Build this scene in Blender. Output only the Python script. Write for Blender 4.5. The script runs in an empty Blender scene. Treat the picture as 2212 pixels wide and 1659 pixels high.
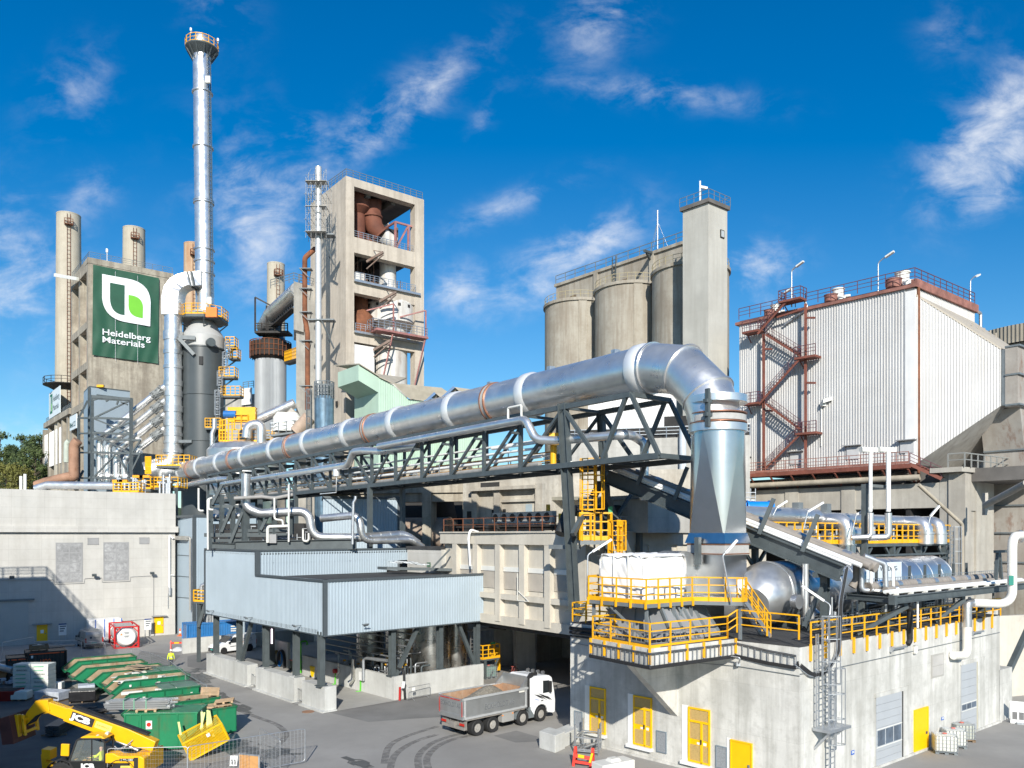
# Cement works seen over its yard: every building, duct, vehicle and crate is its own object.
# Sections: helpers and materials / camera, light, sky, ground / left hall, banner tower, chimneys / stack, absorber, preheater, silos /
# filter building, ribbed and old buildings / process building, great duct, truss / service building and roof plant / yard and vehicles.
import bpy,bmesh,math,random
from mathutils import Vector,Matrix
V=Vector
random.seed(7)
sc=bpy.context.scene
COL=sc.collection
R=math.radians
F,CX,YH,CH=1700.0,1106.0,1155.0,13.0
K={'z1':(0,378,.3254),'zb':(324,540,.3256),'zt':(594,324,.3742),'zs':(1134,405,.2604),'zw':(1539,513,.3255),'z6':(0,945,.2929),'z7':(0,1269,.2441),'a1':(378,918,.2685),'a2':(405,1269,.2441),'a3':(891,1026,.2685),'a4':(918,1350,.1953),'a5':(918,729,.3295),'a6':(1188,1080,.2929),'a7':(1566,1026,.292),'a8':(1188,1350,.2441),'b1':(1674,1269,.2431),'b2':(378,54,.2603),'b3':(648,810,.2604),'b4':(135,810,.1465),'b5':(1944,621,.2767),'u':(0,0,1)}
def U(k,x,y):
 a,b,s=K[k]; return a+s*x,b+s*y
def P(px,py,d):return V(((px-CX)*d/F,d,CH-(py-YH)*d/F))
def G(px,py,z=0.0):return P(px,py,(CH-z)*F/(py-YH))
def kp(k,x,y,d):return P(*U(k,x,y),d)
def kg(k,x,y,z=0.0):return G(*U(k,x,y),z)
Z3=V((0,0,1))
class Wall:
 """a vertical plane through two ground points; n points to the camera side"""
 def __init__(s,A,B):
  s.A=V((A[0],A[1],0)); s.B=V((B[0],B[1],0)); s.e=(s.B-s.A).normalized()
  s.L=(s.B-s.A).length
  n=V((s.e.y,-s.e.x,0))
  if n.dot(-s.A)<0:n=-n
  s.n=n
 def t(s,px,o=0.0):
  q=(px-CX)/F; A=s.A+s.n*o
  return (q*A.y-A.x)/(s.e.x-q*s.e.y)
 def at(s,k,x,y,o=0.0):
  px,py=U(k,x,y); p=s.A+s.n*o+s.e*s.t(px,o)
  return V((p.x,p.y,CH-(py-YH)*p.y/F))
 def p(s,t,z,o=0.0):return s.A+s.e*t+s.n*o+V((0,0,z))
 def rect(s,k,x0,y0,x1,y1):
  t0=s.t(U(k,x0,0)[0]); t1=s.t(U(k,x1,0)[0])
  a=s.at(k,(x0+x1)/2,y0).z; b=s.at(k,(x0+x1)/2,y1).z
  return t0,b,t1,a
def fillet(pts,r,seg=6):
 pts=[V(p)for p in pts]; out=[pts[0]]
 for i in range(1,len(pts)-1):
  a,b,c=pts[i-1],pts[i],pts[i+1]
  d1=(a-b); d2=(c-b); l1=d1.length; l2=d2.length
  if l1<1e-6 or l2<1e-6:continue
  d1/=l1; d2/=l2
  ang=d1.angle(d2)
  if ang>3.1:out.append(b); continue
  tl=min(r/math.tan(ang/2),l1*.49,l2*.49)
  p0=b+d1*tl; p1=b+d2*tl
  for k in range(seg+1):
   t=k/seg
   out.append((p0*(1-t)**2+b*2*t*(1-t)+p1*t*t))
 out.append(pts[-1]); return out
class MB:
 def __init__(s):s.v=[]; s.f=[]; s.sm=[]; s.mi=[]; s.m=0; s.cuts=[]
 def cut(s):s.cuts.append(len(s.f)); return s
 def pieces(s,name,mat,parent=None):
  """one object for each piece begun with cut()"""
  out=[]; cs=s.cuts+[len(s.f)]
  for a,b in zip(cs,cs[1:]):
   if b<=a:continue
   q=MB(); ids=sorted({i for f in s.f[a:b]for i in f}); mp={i:k for k,i in enumerate(ids)}
   q.v=[s.v[i]for i in ids]; q.f=[[mp[i]for i in f]for f in s.f[a:b]]; q.sm=s.sm[a:b]; q.mi=s.mi[a:b]; out.append(q.build(name,mat,parent))
  return out
 def add(s,vs,fs,smooth=False):
  o=len(s.v); s.v.extend([tuple(p)for p in vs])
  for f in fs:s.f.append([i+o for i in f]); s.sm.append(smooth); s.mi.append(s.m)
  return s
 def hexa(s,o,a,b,c):
  o=V(o); a=V(a); b=V(b); c=V(c)
  vs=[o,o+a,o+a+b,o+b,o+c,o+a+c,o+a+b+c,o+b+c]
  return s.add(vs,[(0,3,2,1),(4,5,6,7),(0,1,5,4),(1,2,6,5),(2,3,7,6),(3,0,4,7)])
 def box(s,c,size,rz=0.0):
  c=V(c); a=V((math.cos(rz),math.sin(rz),0))*size[0]; b=V((-math.sin(rz),math.cos(rz),0))*size[1]; w=V((0,0,size[2]))
  return s.hexa(c-a/2-b/2-w/2,a,b,w)
 def bx(s,x0,y0,z0,x1,y1,z1):return s.hexa((x0,y0,z0),(x1-x0,0,0),(0,y1-y0,0),(0,0,z1-z0))
 def wrect(s,w,k,x0,y0,x1,y1,o0,o1):
  t0,za,t1,zb=w.rect(k,x0,y0,x1,y1)
  return s.hexa(w.p(t0,za,o0),w.e*(t1-t0),w.n*(o1-o0),Z3*(zb-za))
 def wbox(s,w,t0,t1,z0,z1,o0,o1):return s.hexa(w.p(t0,z0,o0),w.e*(t1-t0),w.n*(o1-o0),Z3*(z1-z0))
 def beam(s,p,q,w,h=None,up=None):
  p=V(p); q=V(q); h=w if h is None else h; d=q-p
  if d.length<1e-5:return s
  u_=up or Z3; d0=d.normalized()
  if abs(d0.dot(u_))>.99:u_=V((0.7,0.7,0))
  x=d0.cross(u_).normalized(); y=x.cross(d0).normalized()
  return s.hexa(p-x*w/2-y*h/2,x*w,y*h,d)
 def ibeam(s,p,q,w,h,up=None,t=.03):
  p=V(p); q=V(q); d0=(q-p).normalized(); u_=up or Z3
  if abs(d0.dot(u_))>.99:u_=V((0.7,0.7,0))
  x=d0.cross(u_).normalized(); y=x.cross(d0).normalized()
  s.beam(p+y*(h/2-t/2),q+y*(h/2-t/2),w,t,u_); s.beam(p-y*(h/2-t/2),q-y*(h/2-t/2),w,t,u_)
  return s.beam(p,q,t,h-2*t,u_)
 def tube(s,pts,r,n=10,caps=True,smooth=True):
  pts=[V(p)for p in pts]; m=len(pts); rs=r if isinstance(r,(list,tuple))else [r]*m
  up=None; rings=[]
  for i in range(m):
   d=(pts[min(i+1,m-1)]-pts[max(i-1,0)])
   d=d.normalized()if d.length>1e-9 else Z3
   if up is None:
    up=Z3 if abs(d.z)<.9 else V((0,1,0))
   x=d.cross(up).normalized(); y=x.cross(d).normalized(); up=y
   rings.append([pts[i]+(x*math.cos(2*math.pi*j/n)+y*math.sin(2*math.pi*j/n))*rs[i]for j in range(n)])
  vs=[p for ring in rings for p in ring]
  fs=[(i*n+j,i*n+(j+1)%n,(i+1)*n+(j+1)%n,(i+1)*n+j)for i in range(m-1)for j in range(n)]
  s.add(vs,fs,smooth)
  if caps:
   s.add(rings[0],[tuple(range(n))[::-1]]); s.add(rings[-1],[tuple(range(n))])
  return s
 def cyl(s,p,q,r,n=20,r2=None,caps=True):return s.tube([p,q],[r,r if r2 is None else r2],n,caps)
 def lathe(s,c,prof,n=24,smooth=True,sharp=True):
  """profile (r,z) turned about the vertical through c; each band separate so that rims stay crisp"""
  c=V(c)
  for (r0,z0),(r1,z1)in zip(prof,prof[1:]):
   vs=[]
   for r,z in ((r0,z0),(r1,z1)):
    vs+=[c+V((r*math.cos(2*math.pi*j/n),r*math.sin(2*math.pi*j/n),z))for j in range(n)]
   s.add(vs,[(j,(j+1)%n,n+(j+1)%n,n+j)for j in range(n)],smooth)
  return s
 def prism(s,poly,vec):
  poly=[V(p)for p in poly]; vec=V(vec); n=len(poly)
  vs=poly+[p+vec for p in poly]
  fs=[tuple(range(n))[::-1],tuple(range(n,2*n))]+[(i,(i+1)%n,n+(i+1)%n,n+i)for i in range(n)]
  return s.add(vs,fs)
 def poly(s,pts):return s.add(pts,[tuple(range(len(pts)))])
 def loft(s,a,b,caps=True):
  n=len(a); s.add(list(a)+list(b),[(i,(i+1)%n,n+(i+1)%n,n+i)for i in range(n)])
  if caps:s.add(a,[tuple(range(n))[::-1]]); s.add(b,[tuple(range(n))])
  return s
 def corr(s,o,u_,L,hvec,out,pitch=.3,depth=.05):
  """trapezoid profiled sheet: from o along unit u_ for L, rising by hvec, ribs standing out along out; hvec may be f(t)->(lo,hi)"""
  o=V(o); n=max(1,round(L/pitch)); p=L/n; prof=[]
  for i in range(n):
   a=i*p; prof+=[(a,0),(a+p*.5,0),(a+p*.62,depth),(a+p*.88,depth)]
  prof.append((L,0)); vs=[]
  for t,d in prof:
   b=o+u_*t+out*d
   if callable(hvec):lo,hi=hvec(t); vs+=[b+Z3*lo,b+Z3*hi]
   else:vs+=[b,b+V(hvec)]
  return s.add(vs,[(2*i,2*i+2,2*i+3,2*i+1)for i in range(len(prof)-1)])
 def rail(s,pts,h=1.1,sp=1.5,r=.03,closed=False,mids=2,toe=0,sq=False):
  pts=[V(p)for p in pts]
  if closed:pts=pts+[pts[0]]
  for a,b in zip(pts,pts[1:]):
   for k in range(mids+1):
    hh=h*(1-k/(mids+1)*.95)if k else h
    s.beam(a+Z3*hh,b+Z3*hh,r*2 if k==0 else r*1.5)
   if toe:s.beam(a+Z3*toe/2,b+Z3*toe/2,.02,toe)
   n=max(1,round((b-a).length/sp))
   for i in range(n+1):
    if i==0 and a is not pts[0]:continue
    q=a.lerp(b,i/n); s.beam(q,q+Z3*h,r*2)
  return s
 def ladder(s,p,q,side,w=.5,sp=.35,r=.03,cage=None):
  p=V(p); q=V(q); side=V(side).normalized()*w/2
  s.beam(p-side,q-side,r*2); s.beam(p+side,q+side,r*2)
  n=int((q-p).length/sp)
  for i in range(1,n):c=p.lerp(q,i/n); s.beam(c-side,c+side,r*1.4)
  if cage is not None:
   out=V(cage).normalized(); rr=w*.75; d=(q-p); L=d.length; k0=min(2.2/L,.4)
   arcs=[side.normalized()*math.cos(a)*rr*.9+out*math.sin(a)*rr*1.7 for a in [math.pi*j/6 for j in range(7)]]
   for i in range(max(2,int(L*(1-k0)/1.0)+1)):
    c=p+d*(k0+(1-k0)*i/max(1,int(L*(1-k0))))
    for a,b in zip(arcs,arcs[1:]):s.beam(c+a,c+b,r*1.4)
   for a in arcs:s.beam(p+d*k0+a,q+a,r*1.2)
  return s
 def build(s,name,mat,parent=None,**kw):
  me=bpy.data.meshes.new(name); me.from_pydata(s.v,[],s.f)
  mats=mat if isinstance(mat,(list,tuple))else [mat]
  for m in mats:me.materials.append(m)
  me.polygons.foreach_set('use_smooth',s.sm)
  if len(mats)>1:me.polygons.foreach_set('material_index',s.mi)
  bm=bmesh.new(); bm.from_mesh(me); bmesh.ops.recalc_face_normals(bm,faces=bm.faces); bm.to_mesh(me); bm.free()
  me.update()
  o=bpy.data.objects.new(name,me); COL.objects.link(o)
  if parent is not None:adopt(o,parent)
  if kw:tag(o,**kw)
  return o
LOCAL=set()
def world_of(o):
 m=o.matrix_basis.copy()
 return m
def adopt(o,parent):
 o.parent=parent
 if parent.name not in LOCAL and parent.type=='EMPTY':o.matrix_parent_inverse=Matrix.Translation(parent.location).inverted()
def tag(o,label=None,cat=None,group=None,kind=None):
 if label:o['label']=label
 if cat:o['category']=cat
 if group:o['group']=group
 if kind:o['kind']=kind
 return o
def thing(name,label,cat,loc=(0,0,0),rz=None,group=None):
 """an Empty at the thing's base; with rz given its parts are modelled in its own axes, else in site axes"""
 o=bpy.data.objects.new(name,None); COL.objects.link(o); o.location=V(loc); o.empty_display_size=.3
 if rz is not None:LOCAL.add(o.name); o.rotation_euler=(0,0,rz)
 return tag(o,label,cat,group)
def dup(root,loc,rz,label=None,group=None,skip=()):
 r=root.copy(); COL.objects.link(r); r.location=V(loc); r.rotation_euler=(0,0,rz)
 if root.name in LOCAL:LOCAL.add(r.name)
 if label:r['label']=label
 if group:r['group']=group
 for ch in list(root.children):
  if ch.name.split('.')[0]in skip:continue
  c=ch.copy(); COL.objects.link(c); c.parent=r
  for g in ch.children:
   d=g.copy(); COL.objects.link(d); d.parent=c
 return r
def lettering(name,text,mat,o,ex,ey,size,parent,depth=.02,align='LEFT',shear=0,width=None,bold=0.0):
 """raised letters: origin o, writing direction ex, upward ey (unit vectors)"""
 cu=bpy.data.curves.new(name,'FONT'); cu.body=text; cu.size=size; cu.extrude=depth/2; cu.align_x=align; cu.shear=shear; cu.offset=bold
 cu.resolution_u=3
 ob=bpy.data.objects.new(name,cu); COL.objects.link(ob)
 dg=bpy.context.evaluated_depsgraph_get(); me=bpy.data.meshes.new_from_object(ob.evaluated_get(dg))
 bpy.data.objects.remove(ob); bpy.data.curves.remove(cu)
 ex=V(ex).normalized(); ey=V(ey).normalized(); n=ex.cross(ey)
 sx=1.0
 if width:
  xs=[v.co.x for v in me.vertices]; sx=width/max(1e-6,max(xs)-min(xs))
 M4=Matrix(((ex.x*sx,ey.x,n.x,o[0]),(ex.y*sx,ey.y,n.y,o[1]),(ex.z*sx,ey.z,n.z,o[2]),(0,0,0,1)))
 me.transform(M4); me.materials.clear(); me.materials.append(mat); me.name=name
 ob=bpy.data.objects.new(name,me); COL.objects.link(ob)
 if parent is not None:adopt(ob,parent)
 return ob
MATS={}
def M(name,col,rough=.6,metal=0.0,var=.12,vs=.6,bump=0.0,bs=8.0,streak=0.0,spec=.5,stain=0.0,stcol=(.12,.10,.08),panel=None,ang=0.0,line=.35,dots=0.0,rvar=0.0,rust=0.0,emit=None,alpha=None):
 if name in MATS:return MATS[name]
 m=bpy.data.materials.new(name); m.use_nodes=True; nt=m.node_tree; N=nt.nodes; L=nt.links
 b=N['Principled BSDF']; b.inputs['Roughness'].default_value=rough; b.inputs['Metallic'].default_value=metal
 b.inputs['Specular IOR Level'].default_value=spec
 tc=N.new('ShaderNodeTexCoord'); co=tc.outputs['Object']
 def noise(scale,detail=5,vec=None,rg=.6):
  n=N.new('ShaderNodeTexNoise'); n.inputs['Scale'].default_value=scale; n.inputs['Detail'].default_value=detail; n.inputs['Roughness'].default_value=rg
  L.new(vec if vec is not None else co,n.inputs['Vector']); return n.outputs['Fac']
 def ramp(fac,a,c,lo=0.0,hi=1.0):
  r=N.new('ShaderNodeMapRange'); r.inputs[1].default_value=a; r.inputs[2].default_value=c; r.inputs[3].default_value=lo; r.inputs[4].default_value=hi
  L.new(fac,r.inputs[0]); return r.outputs[0]
 def mix(fac,c1,c2,mode='MIX'):
  x=N.new('ShaderNodeMix'); x.data_type='RGBA'; x.blend_type=mode
  for sock,val in ((x.inputs[0],fac),(x.inputs[6],c1),(x.inputs[7],c2)):
   if hasattr(val,'links'):L.new(val,sock)
   elif isinstance(val,(int,float)):sock.default_value=val
   else:sock.default_value=(*val,1)
  return x.outputs[2]
 c3=V(col)
 cur=mix(ramp(noise(vs,6),.3,.7),tuple(c3*(1-var)),tuple(min(1,x)for x in c3*(1+var)))
 def mapped(scl,rot=0.0):
  mp=N.new('ShaderNodeMapping'); mp.inputs['Scale'].default_value=scl; mp.inputs['Rotation'].default_value=(0,0,rot); L.new(co,mp.inputs['Vector']); return mp.outputs[0]
 if streak:
  f=ramp(noise(1.0,6,mapped((1.3,1.3,.09))),.44,.64,0,streak); cur=mix(f,cur,tuple(V(stcol)))
 if stain:
  f=ramp(noise(.22,8,None,.68),.46,.64,0,stain); cur=mix(f,cur,tuple(V(stcol)))
  f=ramp(noise(1.7,8,None,.7),.50,.68,0,stain*.7); cur=mix(f,cur,tuple(V(stcol)))
 if rust:
  f=ramp(noise(.9,8,mapped((1,1,.35)),.7),.55,.66,0,rust); cur=mix(f,cur,(.18,.065,.025))
 if dots:
  f=ramp(noise(14,3),.62,.7,0,dots); cur=mix(f,cur,tuple(c3*.45))
 if panel:
  mp=N.new('ShaderNodeMapping'); mp.inputs['Rotation'].default_value=(0,0,-ang); L.new(co,mp.inputs['Vector'])
  sx=N.new('ShaderNodeSeparateXYZ'); L.new(mp.outputs[0],sx.inputs[0])
  ad=N.new('ShaderNodeMath'); L.new(sx.outputs[0],ad.inputs[0]); L.new(sx.outputs[1],ad.inputs[1])
  cb=N.new('ShaderNodeCombineXYZ'); L.new(ad.outputs[0],cb.inputs[0]); L.new(sx.outputs[2],cb.inputs[1])
  br=N.new('ShaderNodeTexBrick'); br.offset=0; br.inputs['Scale'].default_value=1; br.inputs['Mortar Size'].default_value=panel[2]if len(panel)>2 else .03
  br.inputs['Mortar Smooth'].default_value=.6
  br.inputs['Brick Width'].default_value=panel[0]; br.inputs['Row Height'].default_value=panel[1]; br.inputs['Bias'].default_value=0
  br.inputs['Color1'].default_value=(1,1,1,1); br.inputs['Color2'].default_value=(.95,.955,.96,1); br.inputs['Mortar'].default_value=(1-line,)*3+(1,)
  L.new(cb.outputs[0],br.inputs['Vector']); cur=mix(1.0,cur,br.outputs['Color'],'MULTIPLY')
 L.new(cur,b.inputs['Base Color'])
 if rvar:
  L.new(ramp(noise(.8,5),.3,.7,max(.02,rough-rvar),min(1,rough+rvar)),b.inputs['Roughness'])
 if bump:
  bp=N.new('ShaderNodeBump'); bp.inputs['Strength'].default_value=bump; bp.inputs['Distance'].default_value=.05
  L.new(noise(bs,4),bp.inputs['Height']); L.new(bp.outputs[0],b.inputs['Normal'])
 if emit:b.inputs['Emission Color'].default_value=(*emit[:3],1); b.inputs['Emission Strength'].default_value=emit[3]
 if alpha is not None:
  b.inputs['Alpha'].default_value=alpha
 MATS[name]=m; return m
GR=R(37.5)
CONC_NEW=M('concrete_new',(.52,.505,.47),.8,var=.08,vs=.35,bump=.25,bs=5,stain=.22,stcol=(.36,.34,.30),streak=.25,panel=(3.2,1.25,.025),ang=GR,line=.16)
CONC_PALE=M('concrete_pale',(.57,.57,.545),.8,var=.10,vs=.5,bump=.2,bs=6,stain=.35,stcol=(.33,.325,.30),streak=.35,panel=(2.5,2.6,.02),ang=GR,line=.14)
CONC_OLD=M('concrete_old',(.40,.36,.29),.9,var=.15,vs=.3,bump=.4,bs=4,stain=.6,stcol=(.19,.16,.125),streak=.65,panel=(9,.9,.02),ang=GR,line=.14)
CONC_WARM=M('concrete_warm',(.53,.465,.385),.85,var=.10,vs=.25,bump=.2,bs=4,stain=.4,stcol=(.31,.265,.215),streak=.45,panel=(12,3.6,.03),ang=GR,line=.08)
CONC_SILO=M('concrete_silo',(.37,.34,.285),.9,var=.10,vs=.2,bump=.25,bs=3,stain=.55,stcol=(.23,.19,.145),streak=.7,panel=(50,2.4,.02),ang=GR,line=.07)
CONC_GREY=M('concrete_grey',(.47,.455,.42),.85,var=.12,vs=.4,bump=.25,bs=5,stain=.4,stcol=(.27,.255,.23),streak=.4,panel=(5,1.3,.02),ang=GR,line=.12)
CONC_TAN=M('concrete_tan',(.58,.535,.455),.85,var=.08,vs=.4,bump=.2,bs=5,stain=.25,stcol=(.33,.30,.25),streak=.2)
ALU=M('aluminium_cladding',(.80,.79,.775),.34,.84,var=.09,vs=.7,bump=.09,bs=1.1,rvar=.1,stain=.25,stcol=(.6,.58,.55))
ALU_DULL=M('aluminium_dull',(.66,.66,.65),.38,.85,var=.12,vs=.8,bump=.12,bs=2,rvar=.08)
ALU_BRIGHT=M('aluminium_band',(.84,.84,.83),.42,.45,var=.04,bump=.05,bs=3)
INOX=M('stainless_steel',(.70,.68,.64),.28,1.0,var=.12,vs=.5,bump=.06,bs=1.0,rvar=.08)
GALV=M('galvanised_steel',(.52,.54,.56),.45,.8,var=.15,vs=3)
STEEL=M('dark_grey_steel',(.075,.09,.095),.5,var=.18,vs=1.5,bump=.04,bs=20)
STEEL_LT=M('mid_grey_steel',(.16,.18,.19),.5,var=.15,vs=1.5)
STEEL_BLK=M('sooty_steel',(.03,.028,.027),.7,var=.4,vs=1.2,rust=.3)
YEL=M('yellow_paint',(.84,.42,.008),.45,var=.12,vs=1.5,stain=.25,stcol=(.5,.26,.03))
YEL_DOOR=M('yellow_door_paint',(.87,.50,.0),.45,var=.05,vs=2)
CLAD=M('pale_blue_cladding',(.37,.44,.495),.5,var=.06,vs=.4,spec=.4,streak=.18,stcol=(.31,.37,.41))
CLAD_D=M('blue_grey_cladding',(.27,.33,.38),.5,var=.05,vs=.4)
CLAD_EDGE=M('dark_flashing',(.07,.085,.095),.5,var=.1)
CLAD_W=M('white_cladding',(.74,.73,.72),.6,var=.08,vs=.35,streak=.3,stcol=(.5,.47,.44),stain=.15)
CLAD_G=M('green_cladding',(.44,.58,.47),.6,var=.06,vs=.4,streak=.15,stcol=(.3,.4,.32))
ROOF_BEIGE=M('fibre_cement_roof',(.40,.36,.29),.9,var=.12,vs=.6,stain=.3,stcol=(.25,.22,.17))
RUST=M('rusty_steel',(.20,.075,.035),.85,var=.4,vs=.8,bump=.2,bs=6,stain=.4,stcol=(.09,.035,.02))
RED_OX=M('red_oxide_paint',(.20,.065,.043),.65,var=.25,vs=1.2,stain=.3,stcol=(.13,.05,.035))
WHITE=M('white_paint',(.80,.80,.78),.4,var=.04,vs=2)
OFFWH=M('off_white_paint',(.70,.69,.64),.5,var=.06,vs=1)
WHITE_DIRTY=M('dirty_white_paint',(.62,.60,.56),.6,var=.15,vs=.7,streak=.3,rust=.35)
BLACK=M('black_rubber',(.02,.02,.021),.7,var=.2,vs=4)
DARK=M('dark_interior',(.03,.029,.028),.9,var=.4,vs=.5)  # near black, in place of the shade inside openings and under roofs
ROOF_BLK=M('black_roofing_felt',(.045,.046,.048),.9,var=.25,vs=.7,bump=.2,bs=12)
GLASS=M('dark_glass',(.025,.03,.033),.06,var=.2,vs=.5,spec=.7)
K.update({'c1':(1593,1053,.15946),'c2':(1890,1053,.15948),'c3':(405,1026,.14647),'c4':(459,1323,.09764),'c5':(675,1339.2,.17088),'c6':(27,1485,.15867),'c7':(0,1393.2,.10985),'c8':(54,837,.13019)})
cam=bpy.data.objects.new('camera',bpy.data.cameras.new('camera')); COL.objects.link(cam)
cam.location=(0,0,CH); cam.rotation_euler=(R(90),0,0)
cam.data.sensor_width=36; cam.data.lens=F/2212*36; cam.data.shift_y=(YH-829.5)/2212; cam.data.clip_end=8000
sc.camera=cam
SUN_EL,SUN_AZ=R(27),R(180-3.5)
sd=V((math.sin(SUN_AZ)*math.cos(SUN_EL),math.cos(SUN_AZ)*math.cos(SUN_EL),math.sin(SUN_EL)))
sun=bpy.data.objects.new('sun',bpy.data.lights.new('sun','SUN')); COL.objects.link(sun)
sun.data.energy=4.7; sun.data.angle=R(.53); sun.data.color=(1,.955,.86); sun.location=(0,-60,90)
sun.rotation_euler=sd.to_track_quat('Z','Y').to_euler()
world=bpy.data.worlds.new('World'); sc.world=world; world.use_nodes=True
nt=world.node_tree; N=nt.nodes; L=nt.links
bg=N['Background']; bg.inputs['Strength'].default_value=.07
sky=N.new('ShaderNodeTexSky'); sky.sky_type='NISHITA'; sky.sun_disc=False; sky.sun_elevation=SUN_EL; sky.sun_rotation=SUN_AZ
sky.air_density=1.0; sky.dust_density=0.05; sky.ozone_density=2.2
def mth(op,a,b=None,c=None):
 n=N.new('ShaderNodeMath'); n.operation=op
 for i,x in enumerate((a,b,c)):
  if x is None:continue
  if hasattr(x,'links'):L.new(x,n.inputs[i])
  else:n.inputs[i].default_value=x
 return n.outputs[0]
tc=N.new('ShaderNodeTexCoord'); sp=N.new('ShaderNodeSeparateXYZ'); L.new(tc.outputs['Generated'],sp.inputs[0])
ay=mth('MAXIMUM',mth('ABSOLUTE',sp.outputs[1]),.05)
ca=mth('DIVIDE',sp.outputs[0],ay); cb_=mth('DIVIDE',sp.outputs[2],ay)
def cl(px,py,rx,ry,tilt,s):return ((px-CX)/F,(YH-py)/F,rx/F,ry/F,R(tilt),s)
clouds=[cl(850,245,190,42,36,.95),cl(545,470,95,150,10,.85),cl(1215,565,160,48,30,1.05),cl(20,590,110,130,0,.95),cl(160,190,80,55,40,.45),cl(1420,200,170,26,-6,.6),cl(1300,40,90,55,40,.7),cl(2120,330,130,75,45,1.0),cl(2180,260,60,120,-20,.7),cl(2140,420,60,28,30,.8),cl(1640,590,70,55,10,1.0),cl(985,625,60,50,30,.8),cl(1100,445,130,26,22,.55),cl(60,960,140,60,0,.8),cl(200,420,60,40,40,.4),cl(660,280,40,30,30,.45),cl(2060,60,60,50,45,.3),cl(300,640,120,60,20,.4),cl(1050,240,50,20,60,.35),cl(470,20,50,60,60,.4)]
acc=None
for a0,b0,rx,ry,tl,s in clouds:
 da=mth('SUBTRACT',ca,a0); db=mth('SUBTRACT',cb_,b0)
 u_=mth('ADD',mth('MULTIPLY',da,math.cos(tl)/rx),mth('MULTIPLY',db,math.sin(tl)/rx))
 v_=mth('ADD',mth('MULTIPLY',da,-math.sin(tl)/ry),mth('MULTIPLY',db,math.cos(tl)/ry))
 g=mth('MULTIPLY',mth('EXPONENT',mth('MULTIPLY',mth('ADD',mth('MULTIPLY',u_,u_),mth('MULTIPLY',v_,v_)),-.8)),s)
 acc=g if acc is None else mth('ADD',acc,g)
cx_=N.new('ShaderNodeCombineXYZ'); L.new(ca,cx_.inputs[0]); L.new(cb_,cx_.inputs[1])
mp=N.new('ShaderNodeMapping'); mp.inputs['Rotation'].default_value=(0,0,R(-28)); mp.inputs['Scale'].default_value=(3.4,6.0,1); L.new(cx_.outputs[0],mp.inputs[0])
nz=N.new('ShaderNodeTexNoise'); nz.inputs['Scale'].default_value=3.2; nz.inputs['Detail'].default_value=12; nz.inputs['Roughness'].default_value=.62; nz.inputs['Distortion'].default_value=.35
L.new(mp.outputs[0],nz.inputs['Vector'])
nz2=N.new('ShaderNodeTexNoise'); nz2.inputs['Scale'].default_value=9; nz2.inputs['Detail'].default_value=12; nz2.inputs['Roughness'].default_value=.6
L.new(cx_.outputs[0],nz2.inputs['Vector'])
nn=mth('ADD',mth('MULTIPLY',nz.outputs['Fac'],.6),mth('MULTIPLY',nz2.outputs['Fac'],.4))
back=N.new('ShaderNodeMapRange'); back.interpolation_type='SMOOTHSTEP'; L.new(sp.outputs[1],back.inputs[0]); back.inputs[1].default_value=.05; back.inputs[2].default_value=-.5; back.inputs[3].default_value=0; back.inputs[4].default_value=.45  # unseen cloud cover added behind the camera for neutral reflections and fill
front=N.new('ShaderNodeMapRange'); L.new(sp.outputs[1],front.inputs[0]); front.inputs[1].default_value=-.05; front.inputs[2].default_value=.1
acc=mth('ADD',mth('MULTIPLY',acc,front.outputs[0]),back.outputs[0])
mr=N.new('ShaderNodeMapRange'); mr.interpolation_type='SMOOTHSTEP'; L.new(mth('ADD',nn,mth('MULTIPLY',acc,.10)),mr.inputs[0]); mr.inputs[1].default_value=.46; mr.inputs[2].default_value=.80
cf=mth('MINIMUM',mth('MULTIPLY',mth('MULTIPLY',mth('MINIMUM',mth('MULTIPLY',acc,1.6),1.1),mr.outputs[0]),.80),.74)
hs=N.new('ShaderNodeHueSaturation'); hs.inputs['Hue'].default_value=.495; hs.inputs['Saturation'].default_value=1.12
tn=N.new('ShaderNodeMix'); tn.data_type='RGBA'; tn.blend_type='MULTIPLY'; tn.inputs[0].default_value=1; L.new(sky.outputs[0],tn.inputs[6]); grd=N.new('ShaderNodeMapRange'); L.new(cb_,grd.inputs[0]); grd.inputs[1].default_value=.08; grd.inputs[2].default_value=.62; gmx=N.new('ShaderNodeMix'); gmx.data_type='RGBA'; L.new(grd.outputs[0],gmx.inputs[0]); gmx.inputs[6].default_value=(.95,1.18,1.32,1); gmx.inputs[7].default_value=(.34,.94,1.52,1); L.new(gmx.outputs[2],tn.inputs[7]); L.new(tn.outputs[2],hs.inputs['Color'])
mx=N.new('ShaderNodeMix'); mx.data_type='RGBA'; L.new(cf,mx.inputs[0]); L.new(hs.outputs[0],mx.inputs[6]); mx.inputs[7].default_value=(10.2,10.5,11.0,1)
L.new(mx.outputs[2],bg.inputs['Color'])
vs_=sc.view_settings; vs_.view_transform='Standard'; vs_.look='None'; vs_.exposure=.4; vs_.gamma=1
sc.cycles.max_bounces=6
ASPH=M('asphalt',(.30,.287,.268),.9,var=.16,vs=.12,bump=.25,bs=30,stain=.25,stcol=(.22,.212,.20))
ASPH_N=M('new_asphalt',(.20,.195,.187),.9,var=.18,vs=.3,bump=.25,bs=30,stain=.2,stcol=(.135,.132,.128))
mb=MB(); S=4000; mb.poly([(-S,-400,0),(S,-400,0),(S,S,0),(-S,S,0)]); mb.build('ground',ASPH,kind='structure')
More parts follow.
